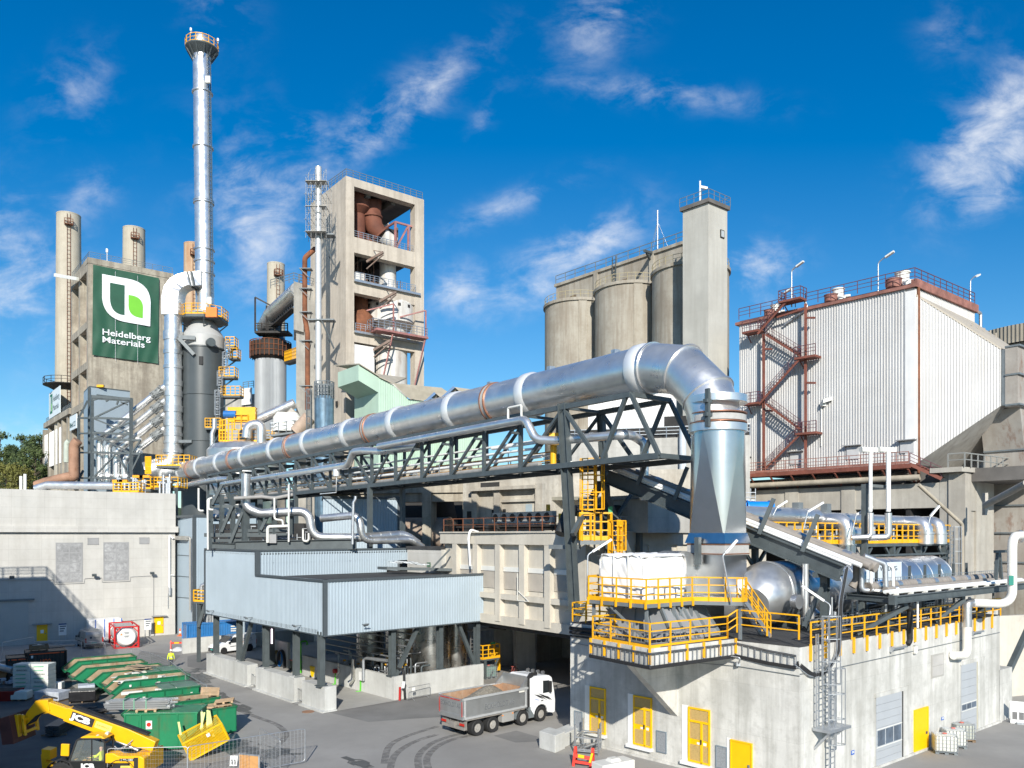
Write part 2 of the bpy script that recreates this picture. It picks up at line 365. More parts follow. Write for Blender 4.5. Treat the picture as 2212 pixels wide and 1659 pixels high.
def ribbon(pts,ws,z):
 pts=[V((p[0],p[1],z))for p in pts]; b=MB(); l=[]; r=[]
 for i,p in enumerate(pts):
  d=(pts[min(i+1,len(pts)-1)]-pts[max(i-1,0)]).normalized(); s=V((-d.y,d.x,0)); w=ws[i]if isinstance(ws,list)else ws
  l.append(p+s*w/2); r.append(p-s*w/2)
 n=len(pts); b.add(l+r,[(i,i+1,n+i+1,n+i)for i in range(n-1)]); return b
def smooth(pts,k=6):
 pts=[V((p[0],p[1],0))for p in pts]; out=[]
 for i in range(len(pts)-1):
  p0=pts[max(i-1,0)]; p1=pts[i]; p2=pts[i+1]; p3=pts[min(i+2,len(pts)-1)]
  for j in range(k):
   t=j/k; out.append(.5*((2*p1)+(p2-p0)*t+(2*p0-5*p1+4*p2-p3)*t*t+(3*p1-p0-3*p2+p3)*t**3))
 out.append(pts[-1]); return out
def torn(name,col,rough,lo,hi,sc_):
 m=M(name,col,rough,var=.15); nt2=m.node_tree; b=nt2.nodes['Principled BSDF']; n=nt2.nodes.new('ShaderNodeTexNoise'); n.inputs['Scale'].default_value=sc_; n.inputs['Detail'].default_value=6
 t2=nt2.nodes.new('ShaderNodeTexCoord'); nt2.links.new(t2.outputs['Object'],n.inputs['Vector'])
 r=nt2.nodes.new('ShaderNodeMapRange'); r.inputs[1].default_value=lo; r.inputs[2].default_value=hi; nt2.links.new(n.outputs['Fac'],r.inputs[0]); nt2.links.new(r.outputs[0],b.inputs['Alpha']); return m
TYRE=torn('tyre_rubber_trace',(.195,.187,.177),.85,.25,.85,2.2)
WET=torn('wet_asphalt',(.10,.098,.094),.4,.40,.50,.9)
PUDDLE=torn('puddle',(.03,.03,.03),.03,.46,.49,.8)
for pts in ([('a4',560,1215),('a4',330,1260),('a4',130,1350),('a4',20,1480),('a4',60,1640)],[('a4',480,1185),('a4',250,1240),('a4',60,1320),('a4',-70,1450),('a4',-60,1640)],[('a2',2212,1300),('a2',2000,1370),('a2',1840,1480),('a2',1790,1620)],[('a2',2212,1230),('a2',1960,1310),('a2',1790,1400),('a2',1740,1560)],[('a2',420,1075),('a2',620,1150),('a2',790,1215),('a2',870,1300),('a2',810,1390)]):
 g=smooth([kg(*p)for p in pts]); ribbon(g,.42,.006).build('tyre_mark',TYRE,kind='structure')
for pts,w in (([('a2',-40,770),('a2',130,900),('a2',300,1000),('a2',480,1080),('a2',560,1110)],[.8,2.2,1.8,1.6,.3]),([('a2',20,740),('a2',110,790),('a2',160,850)],[1.5,2.6,1]),([('a2',230,1360),('a2',400,1390),('a2',620,1460),('a2',820,1470),('a2',1020,1475)],[.3,2.4,2.6,2.2,.3]),([('a2',1380,1500),('a2',1500,1545),('a2',1620,1600)],[.4,1.0,.6]),([('a2',60,720),('a2',200,730)],[1.2,.3])):
 ribbon(smooth([kg(*p)for p in pts]),[w[min(len(w)-1,i*len(w)//((len(pts)-1)*6+1))]for i in range((len(pts)-1)*6+1)],.010).build('wet_patch',WET,kind='structure')
ribbon(smooth([kg('a2',*p)for p in ((180,950),(300,1010),(400,1050))]),.9,.014).build('puddle',PUDDLE,kind='structure')
mb=MB(); mb.poly([kg('a2',*p,z=.004)for p in ((0,610),(180,570),(720,640),(700,690),(530,800),(160,735),(0,700))]); mb.build('asphalt_strip',ASPH_N,kind='structure')
mb=MB(); mb.poly([kg('a2',*p,z=.004)for p in ((1250,1105),(1840,1000),(2212,950),(2700,860),(2900,950),(2560,1130),(2000,1160),(1600,1190))]); mb.build('asphalt_lane',ASPH_N,kind='structure')
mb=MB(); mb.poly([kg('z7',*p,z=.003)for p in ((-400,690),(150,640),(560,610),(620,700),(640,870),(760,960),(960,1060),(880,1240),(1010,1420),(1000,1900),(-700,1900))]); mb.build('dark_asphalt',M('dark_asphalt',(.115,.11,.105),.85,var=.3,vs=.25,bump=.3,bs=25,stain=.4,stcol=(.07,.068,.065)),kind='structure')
for pts,mt in (([('a4',760,1225),('a4',1010,1168),('a4',1265,1240),('a4',1230,1290),('a4',1000,1300)],ASPH_N),([('a2',1300,1250),('a2',1560,1215),('a2',1640,1300),('a2',1370,1350)],ASPH),([('z7',1250,560),('z7',1600,600),('z7',1500,700),('z7',1180,640)],ASPH_N)):
 mb=MB(); mb.poly([kg(*p,z=.005)for p in pts]); mb.build('asphalt_patch',mt,kind='structure')
mb=MB(); cs=[]
for i in range(13):
 for j in range(6):
  x=-420+i*40; y=200+j*45; cs.append((x,y,-2+(j*6.0*max(0,min(1,(-80-x)/90))if j else 0)+random.uniform(-1,1)))
mb.add(cs,[(i*6+j,(i+1)*6+j,(i+1)*6+j+1,i*6+j+1)for i in range(12)for j in range(5)],True)
mb.build('hill',M('hill_grass',(.05,.07,.025),.9,var=.3,vs=.1),kind='structure')
def tree_mesh(seed,h,w,conifer=False):
 rg=random.Random(seed); t=MB(); t.tube([(0,0,0),(rg.uniform(-.3,.3),0,h*.4),(rg.uniform(-.4,.4),rg.uniform(-.3,.3),h*.92)],[h*.022,h*.016,.04],8)
 cr=MB(); ends=[]
 for k in range(16):
  z=h*rg.uniform(.28,.9); a=rg.uniform(0,6.28); f=(z/h-.25)/.75
  ln=w*((1-f)**.8 if conifer else max(.25,math.sin(math.pi*min(.95,.25+.7*f))))*rg.uniform(.6,.95)
  e=V((math.cos(a)*ln,math.sin(a)*ln,z+(ln*-.1 if conifer else ln*.35)))
  t.tube([(0,0,z*.92),e*.5+V((0,0,z*.5)),e],[.10,.07,.03],5); ends.append((e,ln)); ends.append((e*.6+V((0,0,z*.4)),ln))
 ends.append((V((0,0,h*.93)),w*.4))
 for e,ln in ends:
  for q in range(5):
   c=e+V((rg.gauss(0,w*.16),rg.gauss(0,w*.16),rg.gauss(0,w*.12))); rr=w*rg.uniform(.10,.2)
   for _ in range(26):
    d=V((rg.gauss(0,1),rg.gauss(0,1),rg.gauss(0,.8))); d=d.normalized()*rr*rg.uniform(.5,1.05); s=rg.uniform(.14,.26)*(.8 if conifer else 1)
    x=V((rg.gauss(0,1),rg.gauss(0,1),rg.gauss(0,1))).normalized(); y=x.cross(V((rg.gauss(0,1),rg.gauss(0,1),rg.gauss(0,1)))).normalized()
    cr.poly([c+d+x*s,c+d+y*s*.7,c+d-x*s,c+d-y*s*.7])
 return t,cr
LEAF=[M('leaf_dark',(.045,.072,.025),.7,var=.5,vs=.5),M('leaf_mid',(.075,.105,.03),.7,var=.5,vs=.5),M('leaf_yellow',(.14,.14,.03),.7,var=.5,vs=.5)]
BARK=M('bark',(.09,.07,.05),.9,var=.3)
protos=[]
for i,(h,w,con)in enumerate(((15,4.6,False),(17,4.2,False),(11,4.4,False))):
 t,c=tree_mesh(20+i,h,w,con); r=thing('tree',None,'tree',(0,0,-80),0,'trees on the hillside at the far left')
 t.build('trunk',BARK,r); c.build('crown',LEAF[i],r); protos.append(r)
tnames=['dark green broadleaf tree on the hillside behind the concrete hall','mid green broadleaf tree on the hillside behind the concrete hall','low yellowish green tree just above the top of the concrete hall']
used_t=set()
for i,(px,py,d,k)in enumerate(((8,1040,215,1),(30,1030,232,0),(52,1034,225,1),(70,1026,236,0),(88,1032,230,1),(12,1066,195,2),(42,1070,190,2),(60,1062,205,2),(110,1040,240,0),(20,1015,262,0),(48,1008,268,1),(74,1004,272,0),(0,1018,255,1),(128,1042,238,1),(100,1016,262,0),(76,1066,200,1),(-25,1030,225,0),(28,1052,205,0))):
 p=P(px,py+42,d)
 if k not in used_t:r=protos[k]; used_t.add(k)
 else:r=dup(protos[k],p,0)
 s=random.uniform(.85,1.15); r.location=p; r.rotation_euler=(0,0,random.uniform(0,6)); r.scale=(s,s,s*random.uniform(.9,1.1)); r['label']=tnames[k]
wl=Wall((-59.7,91.7),(-44,102.8))
hall=thing('concrete_hall','wide pale concrete hall with two grids of grey window blocks and yellow doors','building',wl.p(wl.L/2,0))
ex=60
mb=MB(); mb.prism([wl.p(-ex,0),wl.p(wl.L,0),wl.p(wl.L,0,-40),wl.p(-ex,0,-40)],(0,0,13.3)); mb.build('wall',CONC_NEW,hall)
mb=MB(); mb.prism([wl.p(-ex,13.3,.45),wl.p(wl.L+.3,13.3,.45),wl.p(wl.L+.3,13.3,-40),wl.p(-ex,13.3,-40)],(0,0,.75))
mb.prism([wl.p(-ex,14.05,.25),wl.p(wl.L,14.05,.25),wl.p(wl.L,14.05,-40),wl.p(-ex,14.05,-40)],(0,0,4.3)); mb.build('parapet',CONC_NEW,hall)
WIN_GREY=M('grey_window_block',(.36,.36,.36),.35,var=.3,vs=2.5,stain=.6,stcol=(.2,.2,.2),spec=.3)
FRAME_G=M('grey_frame',(.30,.30,.30),.6)
for x0,y0,x1,y1 in ((410,775,610,1070),(762,772,950,1055)):
 f=MB(); t0,za,t1,zb=wl.rect('z6',x0,y0,x1,y1); wd=.14
 for k in range(3):t=t0+(t1-t0-wd)*k/2; f.wbox(wl,t,t+wd,za,zb,-.1,.04)
 for k in range(5):z=za+(zb-za-wd)*k/4; f.wbox(wl,t0,t1,z,z+wd,-.1,.036)
 fr=f.build('window',FRAME_G,hall)
 for i in range(2):
  for j in range(4):
   g=MB(); ta=t0+wd+(t1-t0-wd)*i/2; z_=za+wd+(zb-za-wd)*j/4
   g.wbox(wl,ta,ta+(t1-t0-wd)/2-wd,z_,z_+(zb-za-wd)/4-wd,-.05,.02); g.build('pane',WIN_GREY,fr)
def louvre(w,k,x0,y0,x1,y1,parent,mat,o=.05,n=9,name='vent'):
 t0,za,t1,zb=w.rect(k,x0,y0,x1,y1); m=MB()
 m.wbox(w,t0,t1,za,zb,0,o*.4); fw=.06
 for a in ((t0,t0+fw,za,zb),(t1-fw,t1,za,zb),(t0,t1,za,za+fw),(t0,t1,zb-fw,zb)):m.wbox(w,*a,0,o+.01)
 for i in range(n):
  z=za+(zb-za)*(i+.5)/n; h=(zb-za)/n*.45
  m.poly([w.p(t0,z-h,o),w.p(t1,z-h,o),w.p(t1,z+h,o*.45),w.p(t0,z+h,o*.45)])
 return m.build(name,mat,parent)
louvre(wl,'z6',645,740,727,790,hall,FRAME_G); louvre(wl,'z6',1027,737,1100,785,hall,FRAME_G)
def steel_door(w,k,x0,y0,x1,y1,parent,canopy=None,mat=YEL_DOOR,sign=True):
 t0,za,t1,zb=w.rect(k,x0,y0,x1,y1); m=MB(); m.wbox(w,t0,t1,za,zb,0,.07); d=m.build('door',mat,parent)
 f=MB(); fw=.07
 for a in ((t0-fw,t0,za,zb+fw),(t1,t1+fw,za,zb+fw),(t0,t1,zb,zb+fw)):f.wbox(w,*a,0,.10)
 f.build('frame',mat,d)
 if sign:s=MB(); c=(t0+t1)/2; s.wbox(w,c-.17,c+.17,zb-.95,zb-.55,.07,.085); s.build('notice',WHITE,d)
 h=MB(); h.wbox(w,t1-.16,t1-.06,(za+zb)/2-.1,(za+zb)/2+.05,.07,.13); h.build('handle',STEEL_LT,d)
 if canopy:c=MB(); c.wbox(w,t0-canopy,t1+canopy,zb+.12,zb+.24,0,.5); c.build('door_canopy',FRAME_G,parent)
 return d
steel_door(wl,'z6',275,1385,345,1507,hall,.5); steel_door(wl,'z6',1142,1325,1200,1443,hall,.4)
g=MB(); t0,za,t1,zb=wl.rect('z6',-180,1220,210,1520); zb=5.2
g.wbox(wl,t0,t1-3.05,0,zb,0,.12); g.wbox(wl,t1-3,t1,0,zb,.02,.14); GATE=M('grey_gate',(.42,.43,.41),.6,var=.06); gt=g.build('sliding_gate',GATE,hall)
g=MB(); g.wbox(wl,t0,t1+.6,zb,zb+.22,0,.3); g.build('rail',STEEL_LT,gt)
g=MB(); g.wbox(wl,t1-3.5,t1-3.38,1.0,1.7,.12,.2); g.build('handle',STEEL_LT,gt)
cn=MB(); pl=[(0,1050),(395,1050),(400,1082),(620,1075),(625,1040),(750,1035),(755,1068),(960,1060),(963,1028),(1120,1020),(1133,1030),(1133,1440)]
cn.tube([wl.at('z6',x,y,.05)for x,y in pl],.035,6); cn.build('conduit',FRAME_G,hall)
cn=MB(); cn.tube([wl.at('z6',x,y,.05)for x,y in ((895,1355),(1140,1335))],.03,6); cn.build('conduit',FRAME_G,hall)
def floodlight(w,k,x,y,parent):
 m=MB(); p=w.at(k,x,y); m.beam(p,p+w.n*.5,.06); c=p+w.n*.55+Z3*.1
 m.hexa(c-w.e*.25-w.n*.05,w.e*.5,w.n*.28-Z3*.16,Z3*.18+w.n*.1); return m.build('floodlight',STEEL,parent)
for x,y in ((85,1035),(690,1020),(1115,1005)):floodlight(wl,'z6',x,y,hall)
dp=MB(); dp.tube(fillet([wl.at('z6',1275,745,.25),wl.at('z6',1250,715,.25),wl.at('z6',1250,1105,.25)],.3),.11,10)
for y in (740,1015):dp.cyl(wl.at('z6',1250,y,.02),wl.at('z6',1285,y,.4),.06,8)
dp.build('drain_pipe',WHITE,hall)
dp=MB(); dp.cyl(wl.at('z6',1252,1105,.25),wl.at('z6',1252,1165,.25),.17,10); dp.beam(wl.at('z6',1240,1150,.1),wl.at('z6',1240,1260,.1),.05); dp.build('valve',GALV,hall)
CN=(-88.9,165)
wr=Wall(CN,(CN[0]+.786*16.9,CN[1]+.618*16.9)); wf=Wall((CN[0]-.637*17.5,CN[1]+.771*17.5),CN)
twr=thing('concrete_tower','weathered old concrete tower with a green banner on its front','tower',(CN[0],CN[1],0))
TOP=71.2; IN=3.2
m=MB(); m.prism([wr.p(0,0),wr.p(wr.L,0),wr.p(wr.L,0,-17.5),wr.p(0,0,-17.5)+wf.n*-IN,wr.p(0,0)+wf.n*-IN],(0,0,TOP-1.2))
m.prism([wr.p(0,0),wr.p(0,0)-wf.n*IN,wr.p(0,0)-wf.n*IN-wr.n*.8,wr.p(0,0)-wr.n*.8],(0,0,TOP))
m.build('wall',CONC_OLD,twr)
fm=MB(); Lf=wf.L
for a,b in ((Lf-1.5,Lf-.05),(Lf*.46,Lf*.46+1.3),(0,1.2)):fm.wbox(wf,a,b,0,TOP-1.2,-IN+.05,-.05)
lev=[16,25,33.5,41.5,49.5,58,TOP-1.2]
for z in lev:fm.wbox(wf,0,Lf-.04,z-1.5,z,-IN,0)
fm.prism([wr.p(-.1,TOP-1.2,.1),wr.p(wr.L+.1,TOP-1.2,.1),wr.p(wr.L+.1,TOP-1.2,-17.6),wr.p(-.1,TOP-1.2,-17.6)],(0,0,1.2))
fm.build('frame',CONC_OLD,twr)
INF=M('infill_concrete',(.44,.37,.31),.9,var=.25,vs=.4,stain=.4,streak=.5,stcol=(.30,.18,.13))
for i,(z0,z1)in enumerate(((16.3,23),(25.2,31.5),(33.7,38.5),(41.7,46.5),(49.7,54.5),(58.2,64))):
 m=MB(); m.wbox(wf,Lf*.5,Lf-1.5,z0,z1,-1.6,-1.2); m.build('infill_panel',INF,twr)
 if i!=1:m=MB(); m.wbox(wf,1.2,Lf*.46,z0,z1-1,-1.6,-1.2); m.build('infill_panel',INF,twr)
m=MB(); z=TOP; m.rail([wf.p(0,z,-.3),wf.p(Lf-.3,z,-.3)],1.3,2.0,.035); m.rail([wr.p(.3,z,-.3),wr.p(wr.L,z,-.3)],1.3,2.0,.035); m.build('railing',STEEL_LT,twr)
m=MB(); p=kp('z1',455,680,172); m.beam(kp('z1',365,665,178),kp('z1',515,690,170),.5,.7); m.beam(kp('z1',368,655,178),kp('z1',500,682,171),.25,.2); m.build('hoist_beam',OFFWH,twr)
m=MB(); p=wr.p(4,TOP,-2); m.beam(p,p+Z3*2.6,.12); m.cyl(p+Z3*2.4,p+Z3*3.2,.25,8); m.build('beacon',WHITE,twr)
BGREEN=M('banner_green',(.018,.085,.048),.6,var=.12,vs=.5,bump=.15,bs=1.2)
BWHITE=M('banner_white',(.78,.80,.82),.6,var=.03); BLIME=M('banner_lime',(.16,.50,.035),.6,var=.04)
bn=thing('banner','large dark green banner with white leaf logo and lettering on the old concrete tower','banner',wr.at('z1',612,1195,.3))
c4=[wr.at('z1',617,595,.28),wr.at('z1',1055,685,.28),wr.at('z1',1050,1253,.28),wr.at('z1',612,1195,.28)]
m=MB(); nx,nz_=60,40; vs=[]
def bpt(a,b,o):
 p=c4[0].lerp(c4[1],a).lerp(c4[3].lerp(c4[2],a),b)
 return p+wr.n*(o+.07*math.sin(a*9+b*3)*b+.05*math.sin(a*31+math.sin(b*7)*2)*(.25+b)+.04*math.sin(b*14+a*12))
for j in range(nz_+1):
 for i in range(nx+1):vs.append(bpt(i/nx,j/nz_,.1))
m.add(vs,[(j*(nx+1)+i,j*(nx+1)+i+1,(j+1)*(nx+1)+i+1,(j+1)*(nx+1)+i)for j in range(nz_)for i in range(nx)],True)
m.build('cloth',BGREEN,bn)
def quad_bez(p0,c,p1,n=10):return [tuple(p0[i]*(1-t)**2+2*c[i]*t*(1-t)+p1[i]*t*t for i in (0,1))for t in [k/n for k in range(n+1)]]
def zpoly(pts,o):return [wr.at('z1',x,y,o)for x,y in pts]
outer=[(678,657)]+quad_bez((845,688),(998,715),(1000,850))+[(997,1005)]+quad_bez((845,978),(690,955),(678,815))
inner_l=[(730,714),(828,733),(827,931)]+quad_bez((808,928),(733,912),(730,820))
leaf=[(853,795)]+quad_bez((880,800),(948,815),(950,880))+[(948,952)]+quad_bez((925,947),(856,935),(853,870))
for pts,o,mt,nm in ((outer,.62,BWHITE,'logo'),(inner_l,.65,BGREEN,'logo_leaf'),(leaf,.65,BLIME,'logo_leaf')):
 m=MB(); m.prism(zpoly(pts,o),wr.n*.012); m.build(nm,mt,bn)
o1=wr.at('z1',676,1058,.55); ex1=(wr.at('z1',1000,1110,.55)-o1); wd=(V((ex1.x,ex1.y,0))).length
lettering('lettering','Heidelberg',BWHITE,o1,wr.e,Z3,1.8,bn,.02,width=wd*.985,bold=.02)
o2=wr.at('z1',676,1108,.55); lettering('lettering','Materials',BWHITE,o2,wr.e,Z3,1.8,bn,.02,width=wd*.86,bold=.02)
m=MB()
for x in (766,914):m.tube([wr.at('z1',x,610+(x-617)*.2,.5),wr.at('z1',x,1212+(x-617)*.13,.5)],.03,4)
m.build('tension_line',BWHITE,bn)
wing=thing('concrete_gallery','long concrete gallery on slender pillars with white sheeted bays left of the banner tower','building',wf.p(-10,0))
wg=Wall(wf.p(-34,0)[:2],wf.p(0,0)[:2]); wg_at=lambda x,y:wg.at('c8',x,y)
zt=wg.at('c8',500,500).z; m=MB(); m.wbox(wg,1.5,wg.L,zt-1.3,zt,-12,.4)
for x in (300,385,545,610,700):t=wg.t(U('c8',x,0)[0]); m.wbox(wg,t-.7,t+.7,0,zt-1.3,-2,0)
t=wg.t(U('c8',735,0)[0]); m.wbox(wg,wg.t(U('c8',545,0)[0]),wg.L,0,wg.at('c8',640,1230).z,-.8,-.3); m.wbox(wg,t-.3,wg.L,0,zt,-12,-.1)
m.build('frame',CONC_OLD,wing)
m=MB()
for x0,x1 in ((312,365),(392,522),(545,588)):
 t0,t1=wg.t(U('c8',x0,0)[0]),wg.t(U('c8',x1,0)[0]); m.corr(wg.p(t0,zt-11.5,-.2),wg.e,t1-t0,Z3*8.6,wg.n,.35,.06)
m.build('sheeting',CLAD_W,wing)
m=MB(); m.wbox(wg,wg.t(U('c8',595,0)[0]),wg.L-.2,8,zt-2,-11,-9); m.build('back_wall',DARK,wing)
m=MB(); m.rail([wg.p(1.8,zt,-.2),wg.p(wg.L,zt,-.2)],1.3,1.6,.04); m.build('railing',STEEL_LT,wing)
SIGNW=M('sign_white',(.66,.72,.74),.5,var=.03); INK=M('sign_ink',(.03,.07,.08),.6); INKG=M('sign_green',(.02,.14,.08),.6)
sg=thing('roof_sign','white sign with leaf logo and company lettering on the gallery roof','sign',wg.p(9,zt))
ts0,ts1=wg.t(U('c8',420,0)[0]),wg.t(U('c8',604,0)[0]); zs0=zt+.3; zs1=zs0+6.4
m=MB(); m.wbox(wg,ts0,ts1,zs0,zs1,.15,.3); m.build('board',SIGNW,sg)
m=MB(); ln=ts1-ts0; m.wbox(wg,ts0+ln*.10,ts0+ln*.33,zs0+1.0,zs1-.6,.3,.32); m.build('logo',INKG,sg)
m=MB(); m.wbox(wg,ts0+ln*.15,ts0+ln*.22,zs0+1.6,zs1-1.2,.32,.33); m.build('logo_leaf',SIGNW,sg)
m=MB(); m.wbox(wg,ts0+ln*.24,ts0+ln*.29,zs0+1.6,zs0+3.4,.32,.33); m.build('logo_leaf',BLIME,sg)
lettering('lettering','Heidelberg',INK,wg.p(ts0+ln*.38,zs0+3.6,.31),wg.e,Z3,2.0,sg,width=ln*.56)
lettering('lettering','Materials',INK,wg.p(ts0+ln*.38,zs0+1.4,.31),wg.e,Z3,2.0,sg,width=ln*.5)
s2=thing('wall_sign','tall white sign with dark lettering hung on the side of the old tower','sign',wf.p(3,20))
t0,t1=wf.t(U('c8',750,0)[0],.3),wf.t(U('c8',858,0)[0],.3); za=wf.at('c8',800,715).z; zb=wf.at('c8',800,480).z
m=MB(); m.wbox(wf,t0,t1,za,zb,.15,.4); m.build('board',SIGNW,s2)
lettering('lettering','Brevik CCS',INK,wf.p(t0+.2,zb-2.6,.42),wf.e,Z3,1.6,s2,width=(t1-t0)*.85)
m=MB(); m.wbox(wf,t0+.3,t0+.6,za+.8,za+1.8,.4,.42); m.wbox(wf,t0+.8,t0+2,za+1.0,za+1.15,.4,.42); m.wbox(wf,t0+.8,t0+2,za+1.4,za+1.55,.4,.42); m.build('logo',INKG,s2)
def old_chimney(label,px,ytop,w,d,lean=0,tint=CONC_OLD,pltf=None,taper=1.25,ang=-1.05):
 s=F/d; top=P(px,ytop,d); r=w/2/s; base=V((top.x+lean,top.y,0)); h=top.z
 root=thing('chimney',label,'chimney',base,None,'old concrete chimneys')
 m=MB(); n=40
 for i in range(8):
  z0,z1=h*i/8,h*(i+1)/8; f0=r*(taper-(taper-1)*i/8); f1=r*(taper-(taper-1)*(i+1)/8)
  m.lathe(base,[(f0,z0),(f1,z1)],n)
 m.lathe(base,[(r,h),(r*1.015,h),(r*1.015,h+.25),(r*.82,h+.25),(r*.8,h-4)],n); m.build('shaft',tint,root)
 b=V((math.cos(ang),math.sin(ang),0)); m=MB(); t=V((-b.y,b.x,0))
 m.ladder(base+b*(r*taper*1.01+.1)+Z3*12,base+b*(r+.15)+Z3*(h-.3),t,.7,1.0,.04); m.build('ladder',RUST,root)
 m=MB(); q=base+b*(r+.05)+Z3*(h-3.2); m.hexa(q-t*.9,t*1.8,b*1.1,Z3*.12); m.rail([q-t*.9+b*.05,q-t*.9+b*1.1,q+t*.9+b*1.1,q+t*.9+b*.05],1.3,1,.06,mids=1); m.build('platform',RUST,root)
 if pltf:
  zp=pltf; rr=r*(taper-(taper-1)*zp/h); m=MB(); m.lathe(base,[(rr,zp-1.2),(rr+1.9,zp-.2),(rr+2.6,zp),(rr+2.6,zp+.15),(rr,zp+.15)],24)
  m.rail([base+V((math.cos(a)*(rr+2.5),math.sin(a)*(rr+2.5),zp+.15))for a in [6.2832*k/14 for k in range(14)]],1.6,2,.06,True,1); m.build('gallery',STEEL_BLK,root)
 return root
CH_ST=M('concrete_chimney',(.46,.42,.34),.9,var=.10,vs=.25,bump=.2,bs=4,stain=.3,stcol=(.32,.27,.2),streak=.35,panel=(50,2.5,.02),line=.06)
CH_RU=M('concrete_chimney_rusty',(.50,.37,.25),.9,var=.15,vs=.25,bump=.2,bs=4,stain=.4,stcol=(.32,.16,.08),streak=.6)
old_chimney('tall stained concrete chimney behind the left edge of the banner tower',157,467,47,196,lean=-1.0,tint=CH_ST,pltf=P(130,835,196).z)
old_chimney('stained concrete chimney rising above the roof of the banner tower',289.5,497,44,200,tint=CH_ST)
old_chimney('rust stained concrete chimney half hidden behind the silver stack',417,530,37,190,tint=CH_RU)
old_chimney('concrete chimney standing behind the black collar of the grey silo',596,573,36.5,185,tint=CH_ST)
def duct(mb,pts,r,seg=1.2,n=20,bands=(),band_w=.35,lip=.012):
 """clad duct: a drum per seg metres, each with a tiny lip so that the seams show; bands: distances of thicker collars"""
 pts=[V(p)for p in pts]
 for i,(a,b)in enumerate(zip(pts,pts[1:])):
  d=b-a; k=max(1,round(d.length/seg)); d0=d.normalized()
  for j in range(k):
   p=a+d*j/k; q=a+d*(j+1)/k
   mb.tube([p,q],[r+random.uniform(-.004,.004)*r,r+random.uniform(-.004,.004)*r],n,caps=False)
   mb.tube([q-d0*.018,q+d0*.018],r+lip,n,caps=False)
  for t in bands:
   if 0<t<d.length:c=a+d0*t; mb.tube([c-d0*band_w/2,c+d0*band_w/2],r*1.06,n)
 for e,o in ((pts[0],pts[1]),(pts[-1],pts[-2])):mb.tube([e,e+(o-e).normalized()*.02],r*.99,n)
 return mb
def elbow(mb,pts,r,n=20,lip=.012):
 pts=[V(p)for p in pts]; mb.tube(pts,r,n,caps=False)
 for i in range(1,len(pts)-1):
  d=(pts[i+1]-pts[i-1]).normalized(); mb.tube([pts[i]-d*.018,pts[i]+d*.018],r+lip,n,caps=False)
 return mb
DS=147.0; s=F/DS
cx0=P(438,800,DS); stk=thing('stack','very tall silver steel stack with a yellow railed platform at its top','stack',(cx0.x,DS,0))
zt=P(438,90,DS).z; zb=P(440,680,DS).z; base=V((P(443,0,DS).x,DS,0)); topx=P(436,0,DS).x
def ax(z):t=(z-zb)/(zt-zb); return V((base.x+(topx-base.x)*t,DS,z))
m=MB(); nn_=26
for i in range(nn_):
 z0=zb+(zt-zb)*i/nn_; z1=zb+(zt-zb)*(i+1)/nn_; m.tube([ax(z0),ax(z1)],[1.66-.06*i/nn_+random.uniform(-.006,.006),1.66-.06*i/nn_+random.uniform(-.006,.006)],40,caps=False)
 m.tube([ax(z1-.03),ax(z1+.03)],1.675-.06*i/nn_,40)
m.tube([ax(zt),ax(zt+.6)],[1.6,1.45],40); m.build('shaft',ALU,stk)
for (k,y)in (('b2',565),('b2',1020),('b2',1480),('z1',175),('z1',498),('z1',577),('z1',660)):
 z=P(438,U(k,0,y)[1],DS).z; m=MB(); m.tube([ax(z-.14),ax(z+.14)],1.86,40); m.build('flange',ALU_DULL,stk)
pz=P(438,108,DS).z; c=ax(pz); m=MB()
m.lathe((c.x,c.y,0),[(1.6,pz-1.3),(2.9,pz-.1),(2.95,pz),(2.95,pz+.14),(1.4,pz+.14)],24)
for k in range(12):a=6.2832*k/12; m.beam(c+V((math.cos(a)*1.6,math.sin(a)*1.6,-2.2)),c+V((math.cos(a)*2.85,math.sin(a)*2.85,0)),.12,.2)
pf=m.build('platform',STEEL,stk)
m=MB(); m.rail([c+V((math.cos(a)*2.88,math.sin(a)*2.88,.14))for a in [6.2832*k/16 for k in range(16)]],1.35,1.2,.045,True,1,.15); m.build('railing',YEL,pf)
for a in (-1.9,.1):m=MB(); q=c+V((math.cos(a)*2.9,math.sin(a)*2.9,1.4)); m.beam(q,q+Z3*.5,.08); m.cyl(q+Z3*.4,q+Z3*.9,.2,8); m.build('warning_lamp',WHITE,pf)
m=MB(); b=V((.88,-.47,0)); m.ladder(ax(zb+3)+b*1.85,ax(zt-1.5)+b*1.85,(.47,.88,0),.55,.8,.05); m.build('ladder',STEEL,stk)
m=MB(); q=P(U('b2',275,0)[0],U('b2',0,455)[1],DS-1.9); m.box(q,(.9,.5,1.2)); q=P(U('z1',1393,0)[0],U('z1',0,835)[1],DS-1.9); m2=MB(); m2.box(q,(.7,.4,1.3)); m.build('sampling_box',OFFWH,stk); m2.build('sampling_box',OFFWH,stk)
absb=thing('absorber_tower','dark grey cylindrical absorber tower with a pale cone under the silver stack','tower',(base.x,DS,0))
R0=3.86; cA=V((P(439.5,0,DS).x,DS,0))
def zy(y):return P(0,U('zb',0,y)[1],DS).z
ABS_G=M('absorber_grey_paint',(.060,.070,.075),.38,var=.10,vs=.4,streak=.15,stcol=(.09,.10,.105),spec=.5); ABS_L=M('absorber_pale_grey',(.40,.40,.39),.5,var=.06)
m=MB(); m.lathe(cA,[(R0,3),(R0,zy(1275)),(R0,zy(972)),(R0,zy(660))],56)
for y in (1275,972,665):m.lathe(cA,[(R0,zy(y)-.12),(R0+.14,zy(y)-.12),(R0+.14,zy(y)+.12),(R0,zy(y)+.12)],56)
m.build('shell',ABS_G,absb)
